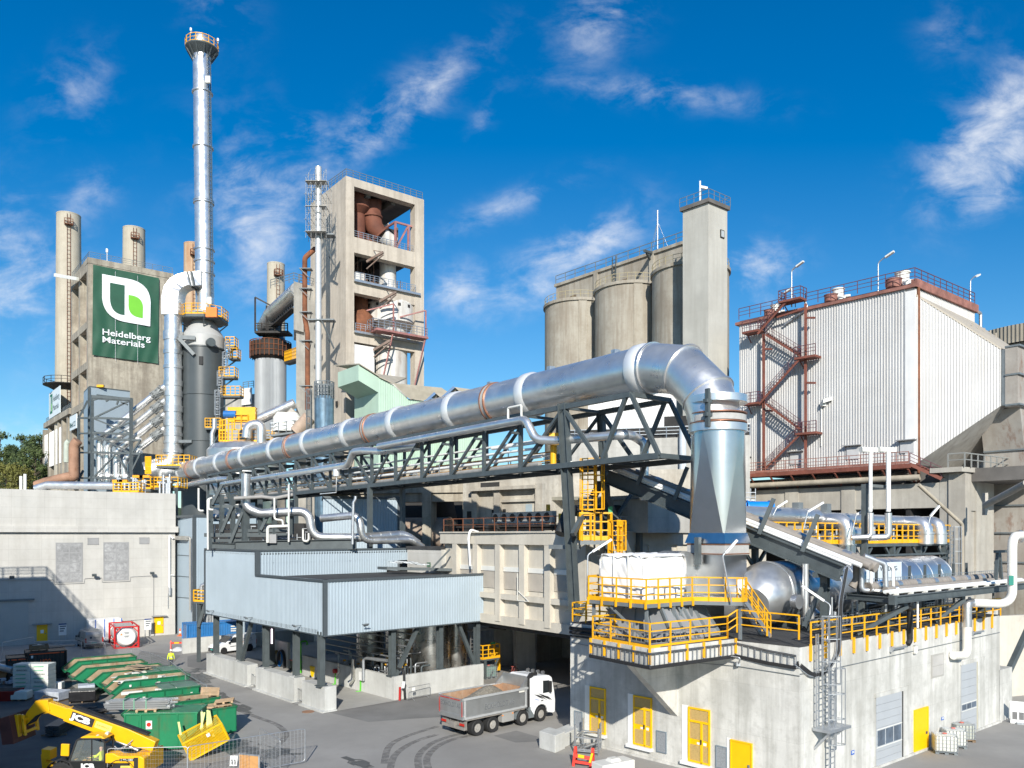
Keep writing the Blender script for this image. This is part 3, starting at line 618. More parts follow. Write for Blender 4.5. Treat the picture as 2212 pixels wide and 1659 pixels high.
m=MB(); m.lathe(cA,[(R0+.01,zy(660)),(R0+.01,zy(585)),(R0*.97,zy(580)),(1.9,zy(478)),(1.7,zy(470)),(1.7,zb)],56); m.lathe(cA,[(1.72,zb-1),(2.1,zb-.4),(2.1,zb+.3),(1.66,zb+.6)],40)
m.build('cone',ABS_L,absb)
m=MB(); q=P(U('zb',405,0)[0],U('zb',0,612)[1],DS-R0); d=(q-cA); d.z=0; d.normalize(); m.cyl(q-d*.8,q+d*.25,.78,24); m.build('manhole',STEEL,absb)
m=MB(); q=kp('zb',337,732,DS-R0-.02); m.hexa(q-V((.35,0,.75)),(.7,0,0),(0,.5,0),(0,0,1.5)); m.build('nameplate',BLACK,absb)
def oct_platform(c,r,zd,parent,n=8,rot=.39,h=1.25,deck=STEEL,sub=.5):
 m=MB(); ps=[V((c.x+math.cos(rot+6.2832*k/n)*r,c.y+math.sin(rot+6.2832*k/n)*r,zd-sub))for k in range(n)]; m.prism(ps,Z3*sub)
 for k in range(0,n,2):m.beam(ps[k],V((c.x,c.y,zd-3.2))+(ps[k]-V((c.x,c.y,zd-sub)))*.35,.2)
 o=m.build('platform',deck,parent); m=MB(); m.rail([p+Z3*(sub+.01)for p in ps],h,1.1,.05,True,2,.25); m.build('railing',YEL,o); return o
oct_platform(cA,4.35,zy(462),absb,h=1.9)
m=MB(); q=kp('zb',410,415,DS-4.2); m.box(q,(2.0,.6,1.7)); m.build('control_cabinet',M('orange_paint',(.85,.20,.02),.5),absb)
for (x0,x1,y,dz)in ((500,560,637,-1.0),(520,577,712,-2.2),(458,560,838,-3.9),(470,597,965,-3.3),(365,470,1178,-4.3)):
 a=kp('zb',x0,y,DS+dz); b=kp('zb',x1,y,DS+dz); w=V((0,2.0,0)); m=MB(); m.hexa(a-Z3*.35,b-a,w,Z3*.35)
 m.beam(b+w*.5,V((cA.x+R0*.8,b.y+1.5,b.z-2.6)),.2); pf=m.build('platform',STEEL,absb)
 m=MB(); m.rail([a+w,a,b,b+w],1.7,.9,.055,mids=2,toe=.2); m.build('railing',YEL,pf)
for (xa,ya,xb,yb)in ((515,640,515,712),(500,712,490,838),(465,838,505,965),(448,965,440,1178)):
 a=kp('zb',xa,yb,DS-3.9); b=kp('zb',xb if xa==xb else xa,ya-30,DS-3.9); m=MB(); m.ladder(a,b,(1,0,0),.7,.45,.05,cage=(0,-1,0)); m.build('ladder',GALV,absb)
vd=thing('vertical_duct','tall aluminium clad duct bending over into the silver stack beside the dark absorber','duct',kp('zb',155,1400,143.5)*1)
xd=P(U('zb',154,0)[0],0,143.5).x
def vz(y):return P(0,U('zb',0,y)[1],143.5).z
m=MB(); duct(m,[(xd,143.5,vz(1345)),(xd,143.5,vz(440))],1.52,1.6,36); m.build('shaft',ALU,vd)
for y,h,rr in ((560,1.15,1.72),(675,.5,1.68),(775,.4,1.68),(880,.7,1.66),(948,.7,1.66),(1048,.8,1.7),(1143,.8,1.7),(1222,.4,1.66),(1272,.35,1.66),(1330,.5,1.72)):
 m=MB(); m.cyl((xd,143.5,vz(y)-h),(xd,143.5,vz(y)+h*.4),rr,36); m.build('collar',ALU_DULL,vd)
def sq(c,w,d,up,side):return [c-side*w/2-up*d/2,c+side*w/2-up*d/2,c+side*w/2+up*d/2,c-side*w/2+up*d/2]
m=MB(); yv=V((0,1,0)); pr=None
for (x,y,tl,d)in ((154,440,90,3.05),(154,330,90,3.1),(165,275,72,2.9),(190,240,48,2.7),(225,218,22,2.5),(265,205,14,2.4),(292,208,10,2.6),(360,200,0,2.7)):
 c=kp('zb',x,y,143.5+(x-154)*.012); a=R(tl); up=V((-math.sin(a),0,math.cos(a))); k=[c-yv*1.5-up*d/2,c+yv*1.5-up*d/2,c+yv*1.5+up*d/2,c-yv*1.5+up*d/2]
 if pr:m.loft(pr,k)
 pr=k
m.build('bend',ALU_DULL,vd)
m=MB()
for x,y,tl in ((278,213,14),(300,210,12)):
 c=kp('zb',x,y,145); a=R(tl); up=V((-math.sin(a),0,math.cos(a))); m.loft([p+(p-c)*.06 for p in [c-yv*1.5-up*1.3,c+yv*1.5-up*1.3,c+yv*1.5+up*1.3,c-yv*1.5+up*1.3]],[p+(p-c)*.06+V((.25,0,.05))for p in [c-yv*1.5-up*1.3,c+yv*1.5-up*1.3,c+yv*1.5+up*1.3,c-yv*1.5+up*1.3]])
m.build('joint',STEEL,vd)
m=MB(); m.cut().beam(kp('zb',190,580,142),kp('zb',300,585,143),.7); m.beam(kp('zb',190,585,142),kp('zb',292,695,142.8),.6); m.cut().beam(kp('zb',188,1270,142),kp('zb',275,1270,143),.5); m.pieces('bracket',STEEL_LT,vd)
m=MB(); m.tube([(xd,143.5,vz(1345)),(xd,143.5,vz(1385)),(xd-.8,143.3,vz(1425)),(xd-4.2,142,vz(1480))],[1.52,1.6,1.8,1.9],28); m.build('base_bend',ALU_DULL,vd)
PIPS=[((1560,135),(575,915),(545,985),1620),((1560,340),(745,985),(660,1100),1620),((1560,540),(850,1085),(795,1200),1620),((1560,750),(960,1215),(915,1330),1620)]
caps_=[(968,628),(968,848),(1097,943),(1115,1130),(560,1480),(675,1480),(805,1483),(935,1487)]
for i,(a,b,c,yb)in enumerate(PIPS):
 rt=thing('sloping_pipe',['topmost','second from the top','third from the top','lowest'][i]+' of the four silver pipes sloping off the vertical duct','pipe',kp('b4',c[0],yb,142))
 d0=142.0+i*.25; pa=kp('b4',*a,d0+1.0); pb=kp('b4',*b,d0); pc=kp('b4',*c,d0); pd=kp('b4',c[0],yb,d0)
 corner=kp('b4',c[0],b[1]+(c[0]-b[0])*(b[1]-a[1])/(b[0]-a[0]),d0); corner.x=pd.x
 line=fillet([pa,corner,pd],2.0,6); m=MB(); duct(m,[line[0],line[1]],.6,1.5,18); elbow(m,line[1:-1],.6,18); duct(m,[line[-2],line[-1]],.6,1.5,18); m.build('shaft',ALU,rt)
 e=kp('b4',1405,265+i*202,d0-.1+.8); dr=(pb-pa).normalized(); m=MB(); m.tube([e-dr*.9,e-dr*.45,e,e+dr*.45,e+dr*.9],[.66,.8,.72,.82,.66],16)
 for k in range(6):
  a_=6.28*k/6; s1=dr.cross(Z3).normalized(); u1=s1.cross(dr); r1=(s1*math.cos(a_)+u1*math.sin(a_))*.86; r2=(s1*math.cos(a_+.8)+u1*math.sin(a_+.8))*.86; m.beam(e-dr*1.1+r1,e+dr*1.1+r2,.09); m.beam(e-dr*1.1+r2,e+dr*1.1+r1,.09)
 for t in (-1.1,1.1):m.tube([e+dr*(t-.06),e+dr*(t+.06)],.92,16)
 m.build('expansion_joint',M('joint_grey',(.20,.21,.21),.6,.3,var=.4,vs=2),rt)
 for x,y in (caps_[i],caps_[4+i]):m=MB(); q=kp('b4',x,y,d0-.9); m.cyl(q,q+V((0,1.2,0)),.30 if y>1400 else .32,20); m.build('end_cap',WHITE,rt)
fr=thing('lattice_tower','dark steel lattice frame holding the four sloping silver pipes','frame',kp('b4',435,1600,141))
m=MB(); dF=140.6
def fb(x0,y0,x1,y1,w=.42,d0=dF,d1=dF):m.beam(kp('b4',x0,y0,d0),kp('b4',x1,y1,d1),w)
for x in (435,1012):fb(x,300 if x<500 else 345,x,1640,.5)
fb(240,635,240,1640,.42,dF+2,dF+2)
for y in (640,862,950,1150,1522):fb(400,y-12,1150 if y in (950,1150)else 1020,y+14,.36)
for y in (635,862,1145,1520):fb(240,y,435,y,.3,dF+2,dF); fb(240,y,400,y-4,.26,dF+2,dF+4)
fb(430,318,1025,360,.5); fb(430,345,1020,380,.3)
for a in ((450,640,1010,370),(450,640,1010,862),(450,865,1000,1150),(1010,690,450,950),(450,1520,800,1150),(800,1150,990,1510),(1010,1440,1150,1150),(1020,1150,1150,965),(660,1640,720,1530),(770,1640,730,1530),(450,370,600,330),(640,390,720,335),(800,440,830,350),(860,400,960,440)):fb(*a,.26)
fb(240,635,370,380,.3,dF+2,dF+3); fb(250,1520,305,1410,.3,dF+2,dF+3)
m.build('lattice',STEEL,fr)
bx=thing('clad_shaft','tall flat blue grey panelled shaft behind the dark steel lattice frame','building',kp('b4',395,1600,146))
wb=Wall(kp('b4',395,0,145.0)[:2],kp('b4',995,0,150.0)[:2]); zt_=kp('b4',395,180,145).z; zt2=kp('b4',995,232,150.0).z
m=MB(); q_=kp('b4',312,0,151); pts=[wb.p(0,0),wb.p(wb.L,0),wb.p(wb.L,0,-6),V((q_.x,q_.y,0))]; m.prism(pts,Z3*zt_); m.build('wall',CLAD_D,bx)
m=MB(); m.prism([p+Z3*zt_ for p in pts],Z3*.25); m.wbox(wb,-.25,.15,0,zt_,-.1,.15); m.wbox(wb,1.2,wb.L-.5,kp('b4',600,335,147).z,kp('b4',600,335,147).z+.4,0,.3); m.build('flashing',STEEL,bx)
m=MB(); q=kp('b4',563,172,146); m.box(q+Z3*.1,(1.25,.5,.42)); m.build('roof_cabinet',YEL,bx)
CT=P(747,0,130); CT=(CT.x,130.0)
pr_=Wall(CT,(CT[0]+.786*15.1,CT[1]+.618*15.1)); pl_=Wall((CT[0]-.66*14,CT[1]+.751*14),CT)
pt=thing('preheater_tower','tall pale concrete tower with big open floors showing rusty ducts and white vessels','tower',(CT[0],CT[1],0))
ZT=72.3; D=14.0
def pz_(y,x=457):return pr_.at('zt',x,y).z
ops=[(pz_(500),pz_(210)),(pz_(745),pz_(590)),(pz_(1040),pz_(822)),(pz_(1400),pz_(1107)),(pz_(1545),pz_(1400))]
cl_=pr_.t(U('zt',457,0)[0]); cr_=pr_.t(U('zt',808,0)[0]); W_=pr_.L
nl=pr_.n; back=-D
m=MB(); m.wbox(pr_,.02,.75,0,ZT,-D,-.02)
m.wbox(pr_,0,cl_,0,ZT,-1.6,0); m.wbox(pr_,cr_,W_,0,ZT,-1.6,0); m.wbox(pr_,W_-.7,W_-.02,0,ZT,-2.2,-.02); m.wbox(pr_,cr_,W_,0,ZT-.1,-D,-D+1.4); m.wbox(pr_,0,W_*.52,0,ZT-.1,-D,-D+.6)
m.build('frame',CONC_WARM,pt)
zprev=ZT
for i,(lo,hi)in enumerate(ops):
 m=MB(); m.wbox(pr_,cl_-.05,cr_+.05,hi,zprev,-1.5,-.06 if i else .004); m.build('beam',CONC_WARM,pt)
 zprev=lo
DARK_CONC=M('sooty_concrete',(.13,.12,.11),.9,var=.3,vs=.4)  # plain dark grey for the floor slabs
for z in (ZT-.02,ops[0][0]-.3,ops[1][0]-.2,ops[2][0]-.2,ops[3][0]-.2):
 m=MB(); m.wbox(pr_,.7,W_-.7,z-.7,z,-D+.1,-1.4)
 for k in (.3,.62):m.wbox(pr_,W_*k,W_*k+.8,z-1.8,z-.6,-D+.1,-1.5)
 m.build('floor_slab',DARK_CONC,pt)
m=MB(); m.rail([pl_.p(.2,ZT,-.2),pl_.p(pl_.L-.2,ZT,-.2)],1.3,1.2,.035); m.rail([pr_.p(.2,ZT,-.2),pr_.p(W_-.2,ZT,-.2)],1.3,1.2,.035); m.build('railing',STEEL_LT,pt)
for i in range(4):
 m=MB(); z=ops[i][0]; o=.35 if i in (1,2)else -.35;
 if i in (1,2):m.wbox(pr_,cl_-.1,cr_+.9,z-.45,z-.1,-.05,.5)
 m.rail([pr_.p(cl_+.1,z,o),pr_.p(cr_-.1,z,o)],1.15,.9,.035)
 if i<3:m.build('floor_railing',[CONC_TAN,GALV][1],pt)
def pin(x,y,o):return pr_.at('zt',x,y,o)
RD=M('rust_duct',(.17,.060,.035),.8,var=.3,vs=.5,bump=.15,bs=3,stain=.4,stcol=(.09,.03,.02)); VES=M('white_vessel',(.62,.605,.57),.55,var=.12,streak=.55,stcol=(.3,.24,.19),rust=.35)
m=MB(); a=pin(500,300,-4); line=[pin(505,330,-5),pin(530,290,-4.5),pin(558,310,-4),pin(560,390,-4),pin(575,450,-3.6),pin(610,490,-3.2)]
m.tube(line,[1.5,1.75,1.8,1.6,1.55,1.4],20)
for k in (3,5):d=(line[k]-line[k-1]).normalized(); m.tube([line[k]-d*.15,line[k]+d*.15],1.85,20)
m.build('gas_duct',RD,pt)
m=MB(); m.tube([pin(612,492,-3.2),pin(680,545,-3.2)],[1.4,1.45],20); m.build('duct_transition',VES,pt)
m=MB(); c=pin(478,360,-4.5); m.lathe((c.x,c.y,0),[(1.3,ops[0][0]),(1.3,c.z-.5),(2.3,c.z+.5),(2.3,c.z+3.4),(1.6,c.z+4.2),(0,c.z+4.2)],24); m.build('cyclone',RD,pt)
m=MB(); c=pin(540,490,-6); m.lathe((c.x,c.y,0),[(2.6,ops[0][0]),(.8,ops[0][0]+4.5),(.8,ops[0][0]+7)],20); m.build('cone_duct',RD,pt)
m=MB(); c=pin(650,700,-3.4); m.lathe((c.x,c.y,0),[(1.75,ops[1][0]),(1.45,c.z-1.4),(1.45,ops[1][1]+1)],24); m.build('riser_duct',VES,pt)
m=MB(); m.wbox(pr_,pr_.t(U('zt',462,0)[0]),pr_.t(U('zt',530,0)[0]),ops[1][0],ops[1][0]+1.5,-3,-.9); m.build('insulated_box',VES,pt)
m=MB(); c=pin(668,960,-4.4); zc=c.z; m.lathe((c.x,c.y,0),[(2.8,ops[2][0]),(3.0,ops[2][0]+2.2),(4.6,ops[2][0]+3.1),(4.6,ops[2][0]+6.4),(3.8,ops[2][0]+7.6),(0,ops[2][0]+7.8)],40); m.build('vessel',VES,pt)
m=MB()
for k in range(5):a=-2.35+k*.42; p=V((c.x+math.cos(a)*4.6,c.y+math.sin(a)*4.6,ops[2][0]+5.6)); d=V((math.cos(a),math.sin(a),0)); t=V((-d.y,d.x,0)); m.cut().hexa(p-t*.25-d*.1,t*.5,d*.16,Z3*.5);
m.pieces('port',STEEL_BLK,pt)
m=MB(); c=pin(495,950,-4.0); m.lathe((c.x,c.y,0),[(2.3,ops[2][0]),(2.3,ops[2][0]+3.5),(1.3,ops[2][0]+4.5),(1.2,ops[2][1]+2)],24); m.build('rusty_vessel',RUST,pt)
m=MB(); c=pin(655,1250,-3.6); m.lathe((c.x,c.y,0),[(3.3,ops[3][0]-3),(3.3,ops[3][1]+1)],36); m.build('column_vessel',VES,pt)
m=MB(); m.corr(pr_.p(cl_+.02,ops[3][0]+1.0,-.3),pr_.e,3.9,Z3*(ops[3][1]-ops[3][0]-1.3),nl,.3,.06); m.build('white_sheeting',CLAD_W,pt)
tb_=pr_.t(U('zt',700,0)[0],-D+1); m=MB(); m.wbox(pr_,.8,tb_,8,ZT-1,-D+.7,-D+1.0); m.wbox(pr_,.76,.9,0,ZT-.8,-D+1,-1.7); m.build('soot_blackened_wall',DARK,pt)  # near-black panels painted in for the deep shade inside the tower
m=MB(); zb_=pin(700,1065,.6).z
m.wbox(pr_,pr_.t(U('zt',545,0)[0]),pr_.t(U('zt',875,0)[0],2),zb_-.35,zb_,.5,2.6)
ta,tb=pr_.t(U('zt',610,0)[0],2.4),pr_.t(U('zt',878,0)[0],2.4)
for t in (ta+2.5,tb-.2):m.beam(pr_.p(t,zb_,2.3),pr_.p(t-1.6,zb_-11,.1),.22); m.beam(pr_.p(t,zb_,2.3),pr_.p(t,zb_+4.6,2.3),.2); m.beam(pr_.p(t,zb_+4.6,2.3),pr_.p(t-4,zb_+3.2,.3),.2)
m.build('red_balcony',M('faded_red_steel',(.33,.15,.14),.7,var=.3,rust=.5),pt)
m=MB(); m.rail([pr_.p(ta-1.5,zb_,.6),pr_.p(ta-1.5,zb_,2.5),pr_.p(tb,zb_,2.5)],1.5,1.1,.045); m.build('floor_railing',GALV,pt)
for (x,y)in ((600,620),(675,850),(640,1130)):
 m=MB(); q=pin(x-70,y+25,.2); e_=pin(x+25,y-30,3.2); m.beam(q,e_,.3,.4); m.beam(q-Z3*1.2,e_-Z3*.4,.18); m.beam(pin(x-30,y-40,0),e_,.12); m.build('hoist_arm',M('weathered_steel',(.22,.16,.13),.7,var=.3,rust=.4),pt)
m=MB(); z=ops[0][0]
for t,o in ((W_-5.2,-6),(W_-5.2,-1.0),(W_-2.6,-1.0)):m.beam(pr_.p(t,z,o),pr_.p(t,z+4.8,o),.3)
m.beam(pr_.p(W_-5.2,z+4.8,-6),pr_.p(W_-5.2,z+4.8,-1),.3); m.beam(pr_.p(W_-5.2,z+4.8,-1),pr_.p(W_-.5,z+4.8,-1),.3); m.beam(pr_.p(W_-5.2,z,-1),pr_.p(W_-2.6,z+4.8,-1),.25); m.build('red_frame',MATS['faded_red_steel'],pt)
rg=random.Random(3); m=MB()
for k in range(130):
 i=rg.choice((0,1,1,1,2,2,2,3,4)); lo,hi=ops[i]; t=rg.uniform(cl_+.5,cr_-.5); o=rg.uniform(-9,-2.5); z=rg.uniform(lo+.2,min(hi,lo+4.5))
 if rg.random()<.6:m.cyl(pr_.p(t,lo,o),pr_.p(t,z+1.5,o),rg.uniform(.05,.16),6)
 else:m.beam(pr_.p(t,z,o),pr_.p(min(cr_,t+rg.uniform(1,4)),z+rg.uniform(-.5,.5),o),rg.uniform(.08,.2))
for k in range(40):
 i=rg.choice((0,1,1,2,2,3)); lo=ops[i][0]; t=rg.uniform(cl_+.6,cr_-.8); o=rg.uniform(-8,-3); m.wbox(pr_,t,t+rg.uniform(.3,1.3),lo,lo+rg.uniform(.5,2.6),o,o+rg.uniform(.3,1))
o=m.build('small_pipework',M('rusty_small_steel',(.14,.09,.07),.8,var=.5,vs=.6,rust=.5),pt); tag(o,kind='stuff')
m=MB(); m.wbox(pr_,cl_-.6,cr_,ops[4][0]-.5,ops[4][0]-.1,-2,.8); m.wbox(pr_,cl_+3,cr_-3,ops[4][0]+1.0,ops[4][0]+1.35,-2,.6); m.rail([pr_.p(cl_+.2,ops[4][0],.2),pr_.p(cl_+6.5,ops[4][0],.2)],1.2,.8,.05); m.build('blue_landing',M('blue_steel',(.08,.16,.30),.6),pt)
m=MB(); p=pl_.at('zt',364,1465); m.wbox(pl_,pl_.L-3.4,pl_.L-2.7,p.z-.4,p.z+.5,0,.05); m.build('window',DARK,pt)
an=thing('concrete_annex','lower board marked concrete annex left of the open preheater tower','building',pl_.p(0,0))
wa=Wall(P(U('zt',122,0)[0],0,136)[:2],P(U('zt',300,0)[0],0,141.5)[:2]); za=wa.at('zt',122,735).z
m=MB(); zc_=wa.at('zt',122,1045).z
def ray_block(t0,t1,z0,z1,o):a,b=wa.p(t0,0,o),wa.p(t1,0,o); m.prism([a+Z3*z0,b+Z3*z0,b*1.055+Z3*z0,a*1.055+Z3*z0],Z3*(z1-z0))
ray_block(0,wa.L,0,za-3,0); ray_block(-.9,1.2,zc_,za-1,.5); ray_block(1.2,wa.L,za-3.01,za-.5,-.4); m.build('wall',CONC_GREY,an)
m=MB(); m.rail([wa.p(-.8,za-1,-6),wa.p(-.8,za-1,.4),wa.p(1.2,za-1,.4),wa.p(1.2,za-.5,-.6),wa.p(wa.L,za-.5,-.6)],1.5,1.2,.045); m.build('railing',STEEL_LT,an)
dS=126.5
ss=thing('stack','slender pale stack climbing past the preheater tower through a scaffold cage','stack',kp('zt',252,1440,dS))
m=MB(); x0=kp('zt',251,100,dS).x; z0=kp('zt',0,1440,dS).z; z1=kp('zt',0,100,dS).z; duct(m,[(x0,dS,z0),(x0,dS,z1)],.5,3.2,20,lip=.03); m.build('shaft',M('pale_stack_paint',(.62,.61,.585),.35,metal=.35,var=.06,vs=.3,streak=.15,stcol=(.5,.48,.45)),ss)
for y,w in ((985,45),(495,35)):
 m=MB(); c=kp('zt',252,y,dS); m.hexa(c+V((-1.6,-.8,-.1)),V((4.2,0,0)),V((0,1.6,0)),Z3*.2); m.beam(c+V((2.4,.5,0)),c+V((1.2,2,-3)),.2); m.beam(c+V((.6,-.7,0)),c+V((2.0,2,-4)),.2)
 m.build('bracket',STEEL_LT,ss)
sf=thing('scaffold','silver scaffold cage with plank decks hung round the top of the slender stack','scaffold',kp('zt',250,490,dS))
m=MB(); xs=[kp('zt',x,0,dS).x for x in (192,222,250,280,308)]; zb0,zt0=kp('zt',0,492,dS).z,kp('zt',0,165,dS).z; ys=(dS-1.5,dS+.2,dS+2)
for x in xs:
 for y in ys:
  if abs(x-x0)<.4 and abs(y-dS)<.5:continue
  m.cyl((x,y,zb0-1),(x,y,zt0+random.uniform(-.5,1.5)),.035,5)
z=zb0; k=0; PLK=M('scaffold_planks',(.36,.35,.32),.7,var=.25,vs=3)
while z<zt0:
 for y in ys:m.cyl((xs[0]-.3,y,z),(xs[-1]+.3,y,z),.03,5)
 for x in xs:m.cyl((x,ys[0]-.3,z),(x,ys[2],z),.03,5)
 for q in range(4):m.cyl((xs[q],ys[0],z),(xs[q+1],ys[0],z+2.0),.025,5)
 m.cyl((xs[0],ys[0],z+1),(xs[-1],ys[0],z+1),.03,5)
 if k%2==0 or k>4:dk=MB(); dk.bx(xs[2]+.55 if k%4 else xs[0],ys[0],z,xs[-1],ys[1]-.4,z+.07); dk.bx(xs[0],ys[0]-.25,z,xs[-1],ys[0]+.1,z+.07); dk.build('deck',PLK,sf)
 z+=2.0; k+=1
m.build('frame',M('scaffold_grey',(.30,.30,.29),.5,.4,var=.3,vs=2),sf)
rp=thing('rusty_pipe','rust brown pipe climbing beside the slender stack with bracket shelves','pipe',kp('zt',188,1500,127))
m=MB(); line=fillet([kp('zt',232,570,129),kp('zt',172,622,127.5),kp('zt',172,965,127.5),kp('zt',188,1060,127.3),kp('zt',188,1500,127)],1.2,5); m.tube(line,.40,14); m.build('pipe',RUST,rp)
for y in (690,805,940,1105,1365):
 m=MB(); c=kp('zt',178,y,127.2); m.hexa(c+V((-.9,-.7,-.06)),V((1.9,0,0)),V((0,1.4,0)),Z3*.12); m.beam(c+V((.9,0,0)),c+V((.3,1.2,-1.3)),.1); m.beam(c+V((-.8,-.6,0)),c+V((.6,-.6,-1.4)),.1); m.build('bracket',STEEL_LT,rp)
sb=thing('steel_silo','small bluish streaked steel silo with caged top at the foot of the preheater tower','silo',kp('zt',282,1640,120))
m=MB(); c=kp('zt',284,0,120); zt_=kp('zt',0,1440,120).z; m.lathe((c.x,c.y,0),[(1.45,8),(1.45,zt_),(1.2,zt_+.5),(0,zt_+.7)],28); m.build('shell',M('blue_streaked_steel',(.16,.26,.35),.4,.3,var=.35,vs=.8,streak=.6,stcol=(.03,.04,.05)),sb)
m=MB(); m.rail([(c.x+math.cos(a)*1.5,c.y+math.sin(a)*1.5,zt_)for a in [6.2832*k/10 for k in range(10)]],2.6,.6,.05,True,3); m.ladder((c.x-1.9,c.y-.3,10),(c.x-1.9,c.y-.3,zt_+1.5),(0,1,0),.6,.5,.05,cage=(-1,0,0)); m.box((c.x,c.y,zt_+1.4),(1.4,1.4,1.4)); m.build('cage',STEEL_LT,sb)
gs=thing('steel_silo','tall pale grey ribbed silo with a sooty black collar and cone on top','silo',P(582,1000,155)); dg=155.0; sg_=F/dg
c=P(584.5,0,dg); r=32.2/sg_
def gz(y):return P(0,U('z1',0,y)[1],dg).z
m=MB(); n=72; vs=[]
for z in (0,gz(1235)):
 for k in range(n*2):a=math.pi*k/n; rr=r+(.07 if k%2 else 0); vs.append((c.x+rr*math.cos(a),c.y+rr*math.sin(a),z))
m.add(vs,[(k,(k+1)%(2*n),2*n+(k+1)%(2*n),2*n+k)for k in range(2*n)]); m.build('shell',M('pale_grey_sheet',(.34,.36,.38),.5,.2,var=.12,vs=.2,streak=.3,stcol=(.26,.27,.28)),gs)
m=MB(); rc=r*1.30; m.lathe((c.x,c.y,0),[(r,gz(1235)),(rc*.98,gz(1215)),(rc,gz(1215)),(rc,gz(1120)),(rc*.93,gz(1118)),(rc*.93,gz(1180)),(0,gz(1180))],48); m.build('collar',M('sooty_collar',(.022,.018,.016),.8,var=.6,vs=.6,rust=.35),gs)
m=MB(); m.rail([(c.x+math.cos(a)*(rc+.12),c.y+math.sin(a)*(rc+.12),gz(1222))for a in [6.2832*k/28 for k in range(28)]],3.2,1.1,.06,True,2); m.build('railing',RUST,gs)
m=MB(); m.lathe((c.x+.6,c.y,0),[(2.6,gz(1130)),(2.5,gz(1105)),(1.6,gz(1055)),(1.45,gz(1000)),(1.6,gz(995)),(1.6,gz(965)),(1.3,gz(960))],28); m.build('cone',M('sooty_cone',(.16,.16,.155),.5,.3,var=.4,vs=.6),gs)
cv=thing('conveyor_duct','sloping round duct with a walkway running from the grey silo up to the tower annex','duct',P(600,700,150))
a=kp('z1',1800,930,152); b=kp('z1',1955,790,142); m=MB(); duct(m,[a,a+(b-a)*1.15],1.5,1.0,18); m.tube([a,a+V((-1.4,.5,-2.2)),V((c.x+.6,c.y-.3,gz(975)))],[1.5,1.5,1.4],18); m.build('duct',ALU_DULL,cv)
m=MB(); m.beam(a-Z3*2.6,b-Z3*2.6,1.2,.3); m.rail([a-Z3*2.4,b-Z3*2.4],1.5,1,.06); m.box(a+V((.5,0,-3.6)),(6.5,3,.4)); m.rail([a+V((-2.6,-1.5,-3.4)),a+V((3.6,-1.5,-3.4))],1.4,1.2,.08); m.beam(a+V((-2.6,-1.5,-3.4)),a+V((-2.6,-1.5,3)),.25); m.beam(a+V((-2.6,-1.5,3)),a+V((.4,-1.5,1.4)),.25); m.beam(a+V((-.4,-1.5,1.4)),a+V((-.4,-1.5,-3.4)),.25); m.build('walkway',STEEL_BLK,cv)
fbg=thing('footbridge','short yellow railed footbridge from the black silo collar to the annex','footbridge',kp('z1',1920,1220,148))
a=kp('z1',1890,1238,151); b=kp('z1',1970,1215,140); m=MB(); m.hexa(a-Z3*.5,b-a,V((.6,1.3,0)),Z3*.5); m.build('deck',STEEL_BLK,fbg); m=MB(); m.rail([a,b],1.9,1.2,.07); m.build('railing',YEL,fbg)
sil=thing('concrete_silos','row of three tall brown stained concrete silos joined under one headhouse','silo block',P(1300,1000,130))
DSI=[(1247.6,129.8,0),(1361,121.4,0),(1491,113.0,0)]; SR=5.4
zS=50.1
for px,d,yt in DSI:
 c=P(px,0,d); m=MB(); m.lathe((c.x,c.y,0),[(SR,0),(SR,zS)],56); m.lathe((c.x,c.y,0),[(SR,zS),(SR+.25,zS),(SR+.25,zS+.45),(0,zS+.45)],56); b=m.build('silo',CONC_SILO,sil)
 m=MB(); a=-1.5; q=V((c.x,c.y,0))+V((math.cos(a),math.sin(a),0))*(SR+.1); t=V((-math.sin(a),math.cos(a),0)); m.hexa(q-t*.65,t*1.3,V((math.cos(a),math.sin(a),0))*-.4,Z3*zS); m.build('pilaster',CONC_SILO,b)
 m=MB(); m.rail([(c.x+math.cos(a)*SR,c.y+math.sin(a)*SR,zS+.45)for a in [math.pi*(.93+1.0*k/14)for k in range(15)]],1.15,1.5,.028,mids=1); m.build('railing',M('tan_rail',(.40,.34,.2),.6),b)
wh=Wall((7.5,133.5),(27.0,111.4)); zh0=55.0; zh1=wh.at('zs',1310,455).z
m=MB(); m.wbox(wh,0,wh.L,zS-1,zh0,-5,0); m.wbox(wh,-.2,wh.L,zh0,zh0+.45,-5,.3); hh=m.build('headhouse',CONC_SILO,sil)
m=MB(); m.rail([wh.p(0,zh0+.45,.1),wh.p(wh.L,zh0+.45,.1)],1.4,2.2,.045,mids=1); m.build('railing',STEEL_LT,hh)
for x in (595,1058):m=MB(); t=wh.t(U('zs',x,0)[0]); m.wbox(wh,t-.4,t+.4,zS,zh0-.02,0,.35); m.build('pilaster',CONC_SILO,hh)
for x in (400,822):m=MB(); t=wh.t(U('zs',x,0)[0]); m.wbox(wh,t-.7,t+.7,zS+.6,zS+2.6,0,.04); m.build('grille',M('brown_grille',(.16,.12,.08),.8,var=.4,vs=6),hh)
m=MB(); p=wh.at('zs',1040,600,.1); q=wh.at('zs',990,525,3); m.beam(wh.at('zs',1055,545,.1),q,.35); m.beam(p,wh.at('zs',1010,545,2),.3); m.build('hoist_arm',STEEL,hh)
m=MB(); t=wh.t(U('zs',750,0)[0]); m.ladder(wh.p(t,zS+.5,.3),wh.p(t,zh0+1.6,.3),wh.e,.7,.5,.06); m.build('ladder',STEEL,hh)
m=MB(); p=wh.at('zs',1100,530,-1); m.cyl(V((p.x,p.y,zh0)),V((p.x,p.y,zh0+6.9)),.12,8)
for a in (0,2.1,4.2):m.cyl((p.x,p.y,zh0+5.2),(p.x+2*math.cos(a),p.y+2*math.sin(a),zh0+.4),.03,4)
m.build('mast',GALV,hh)
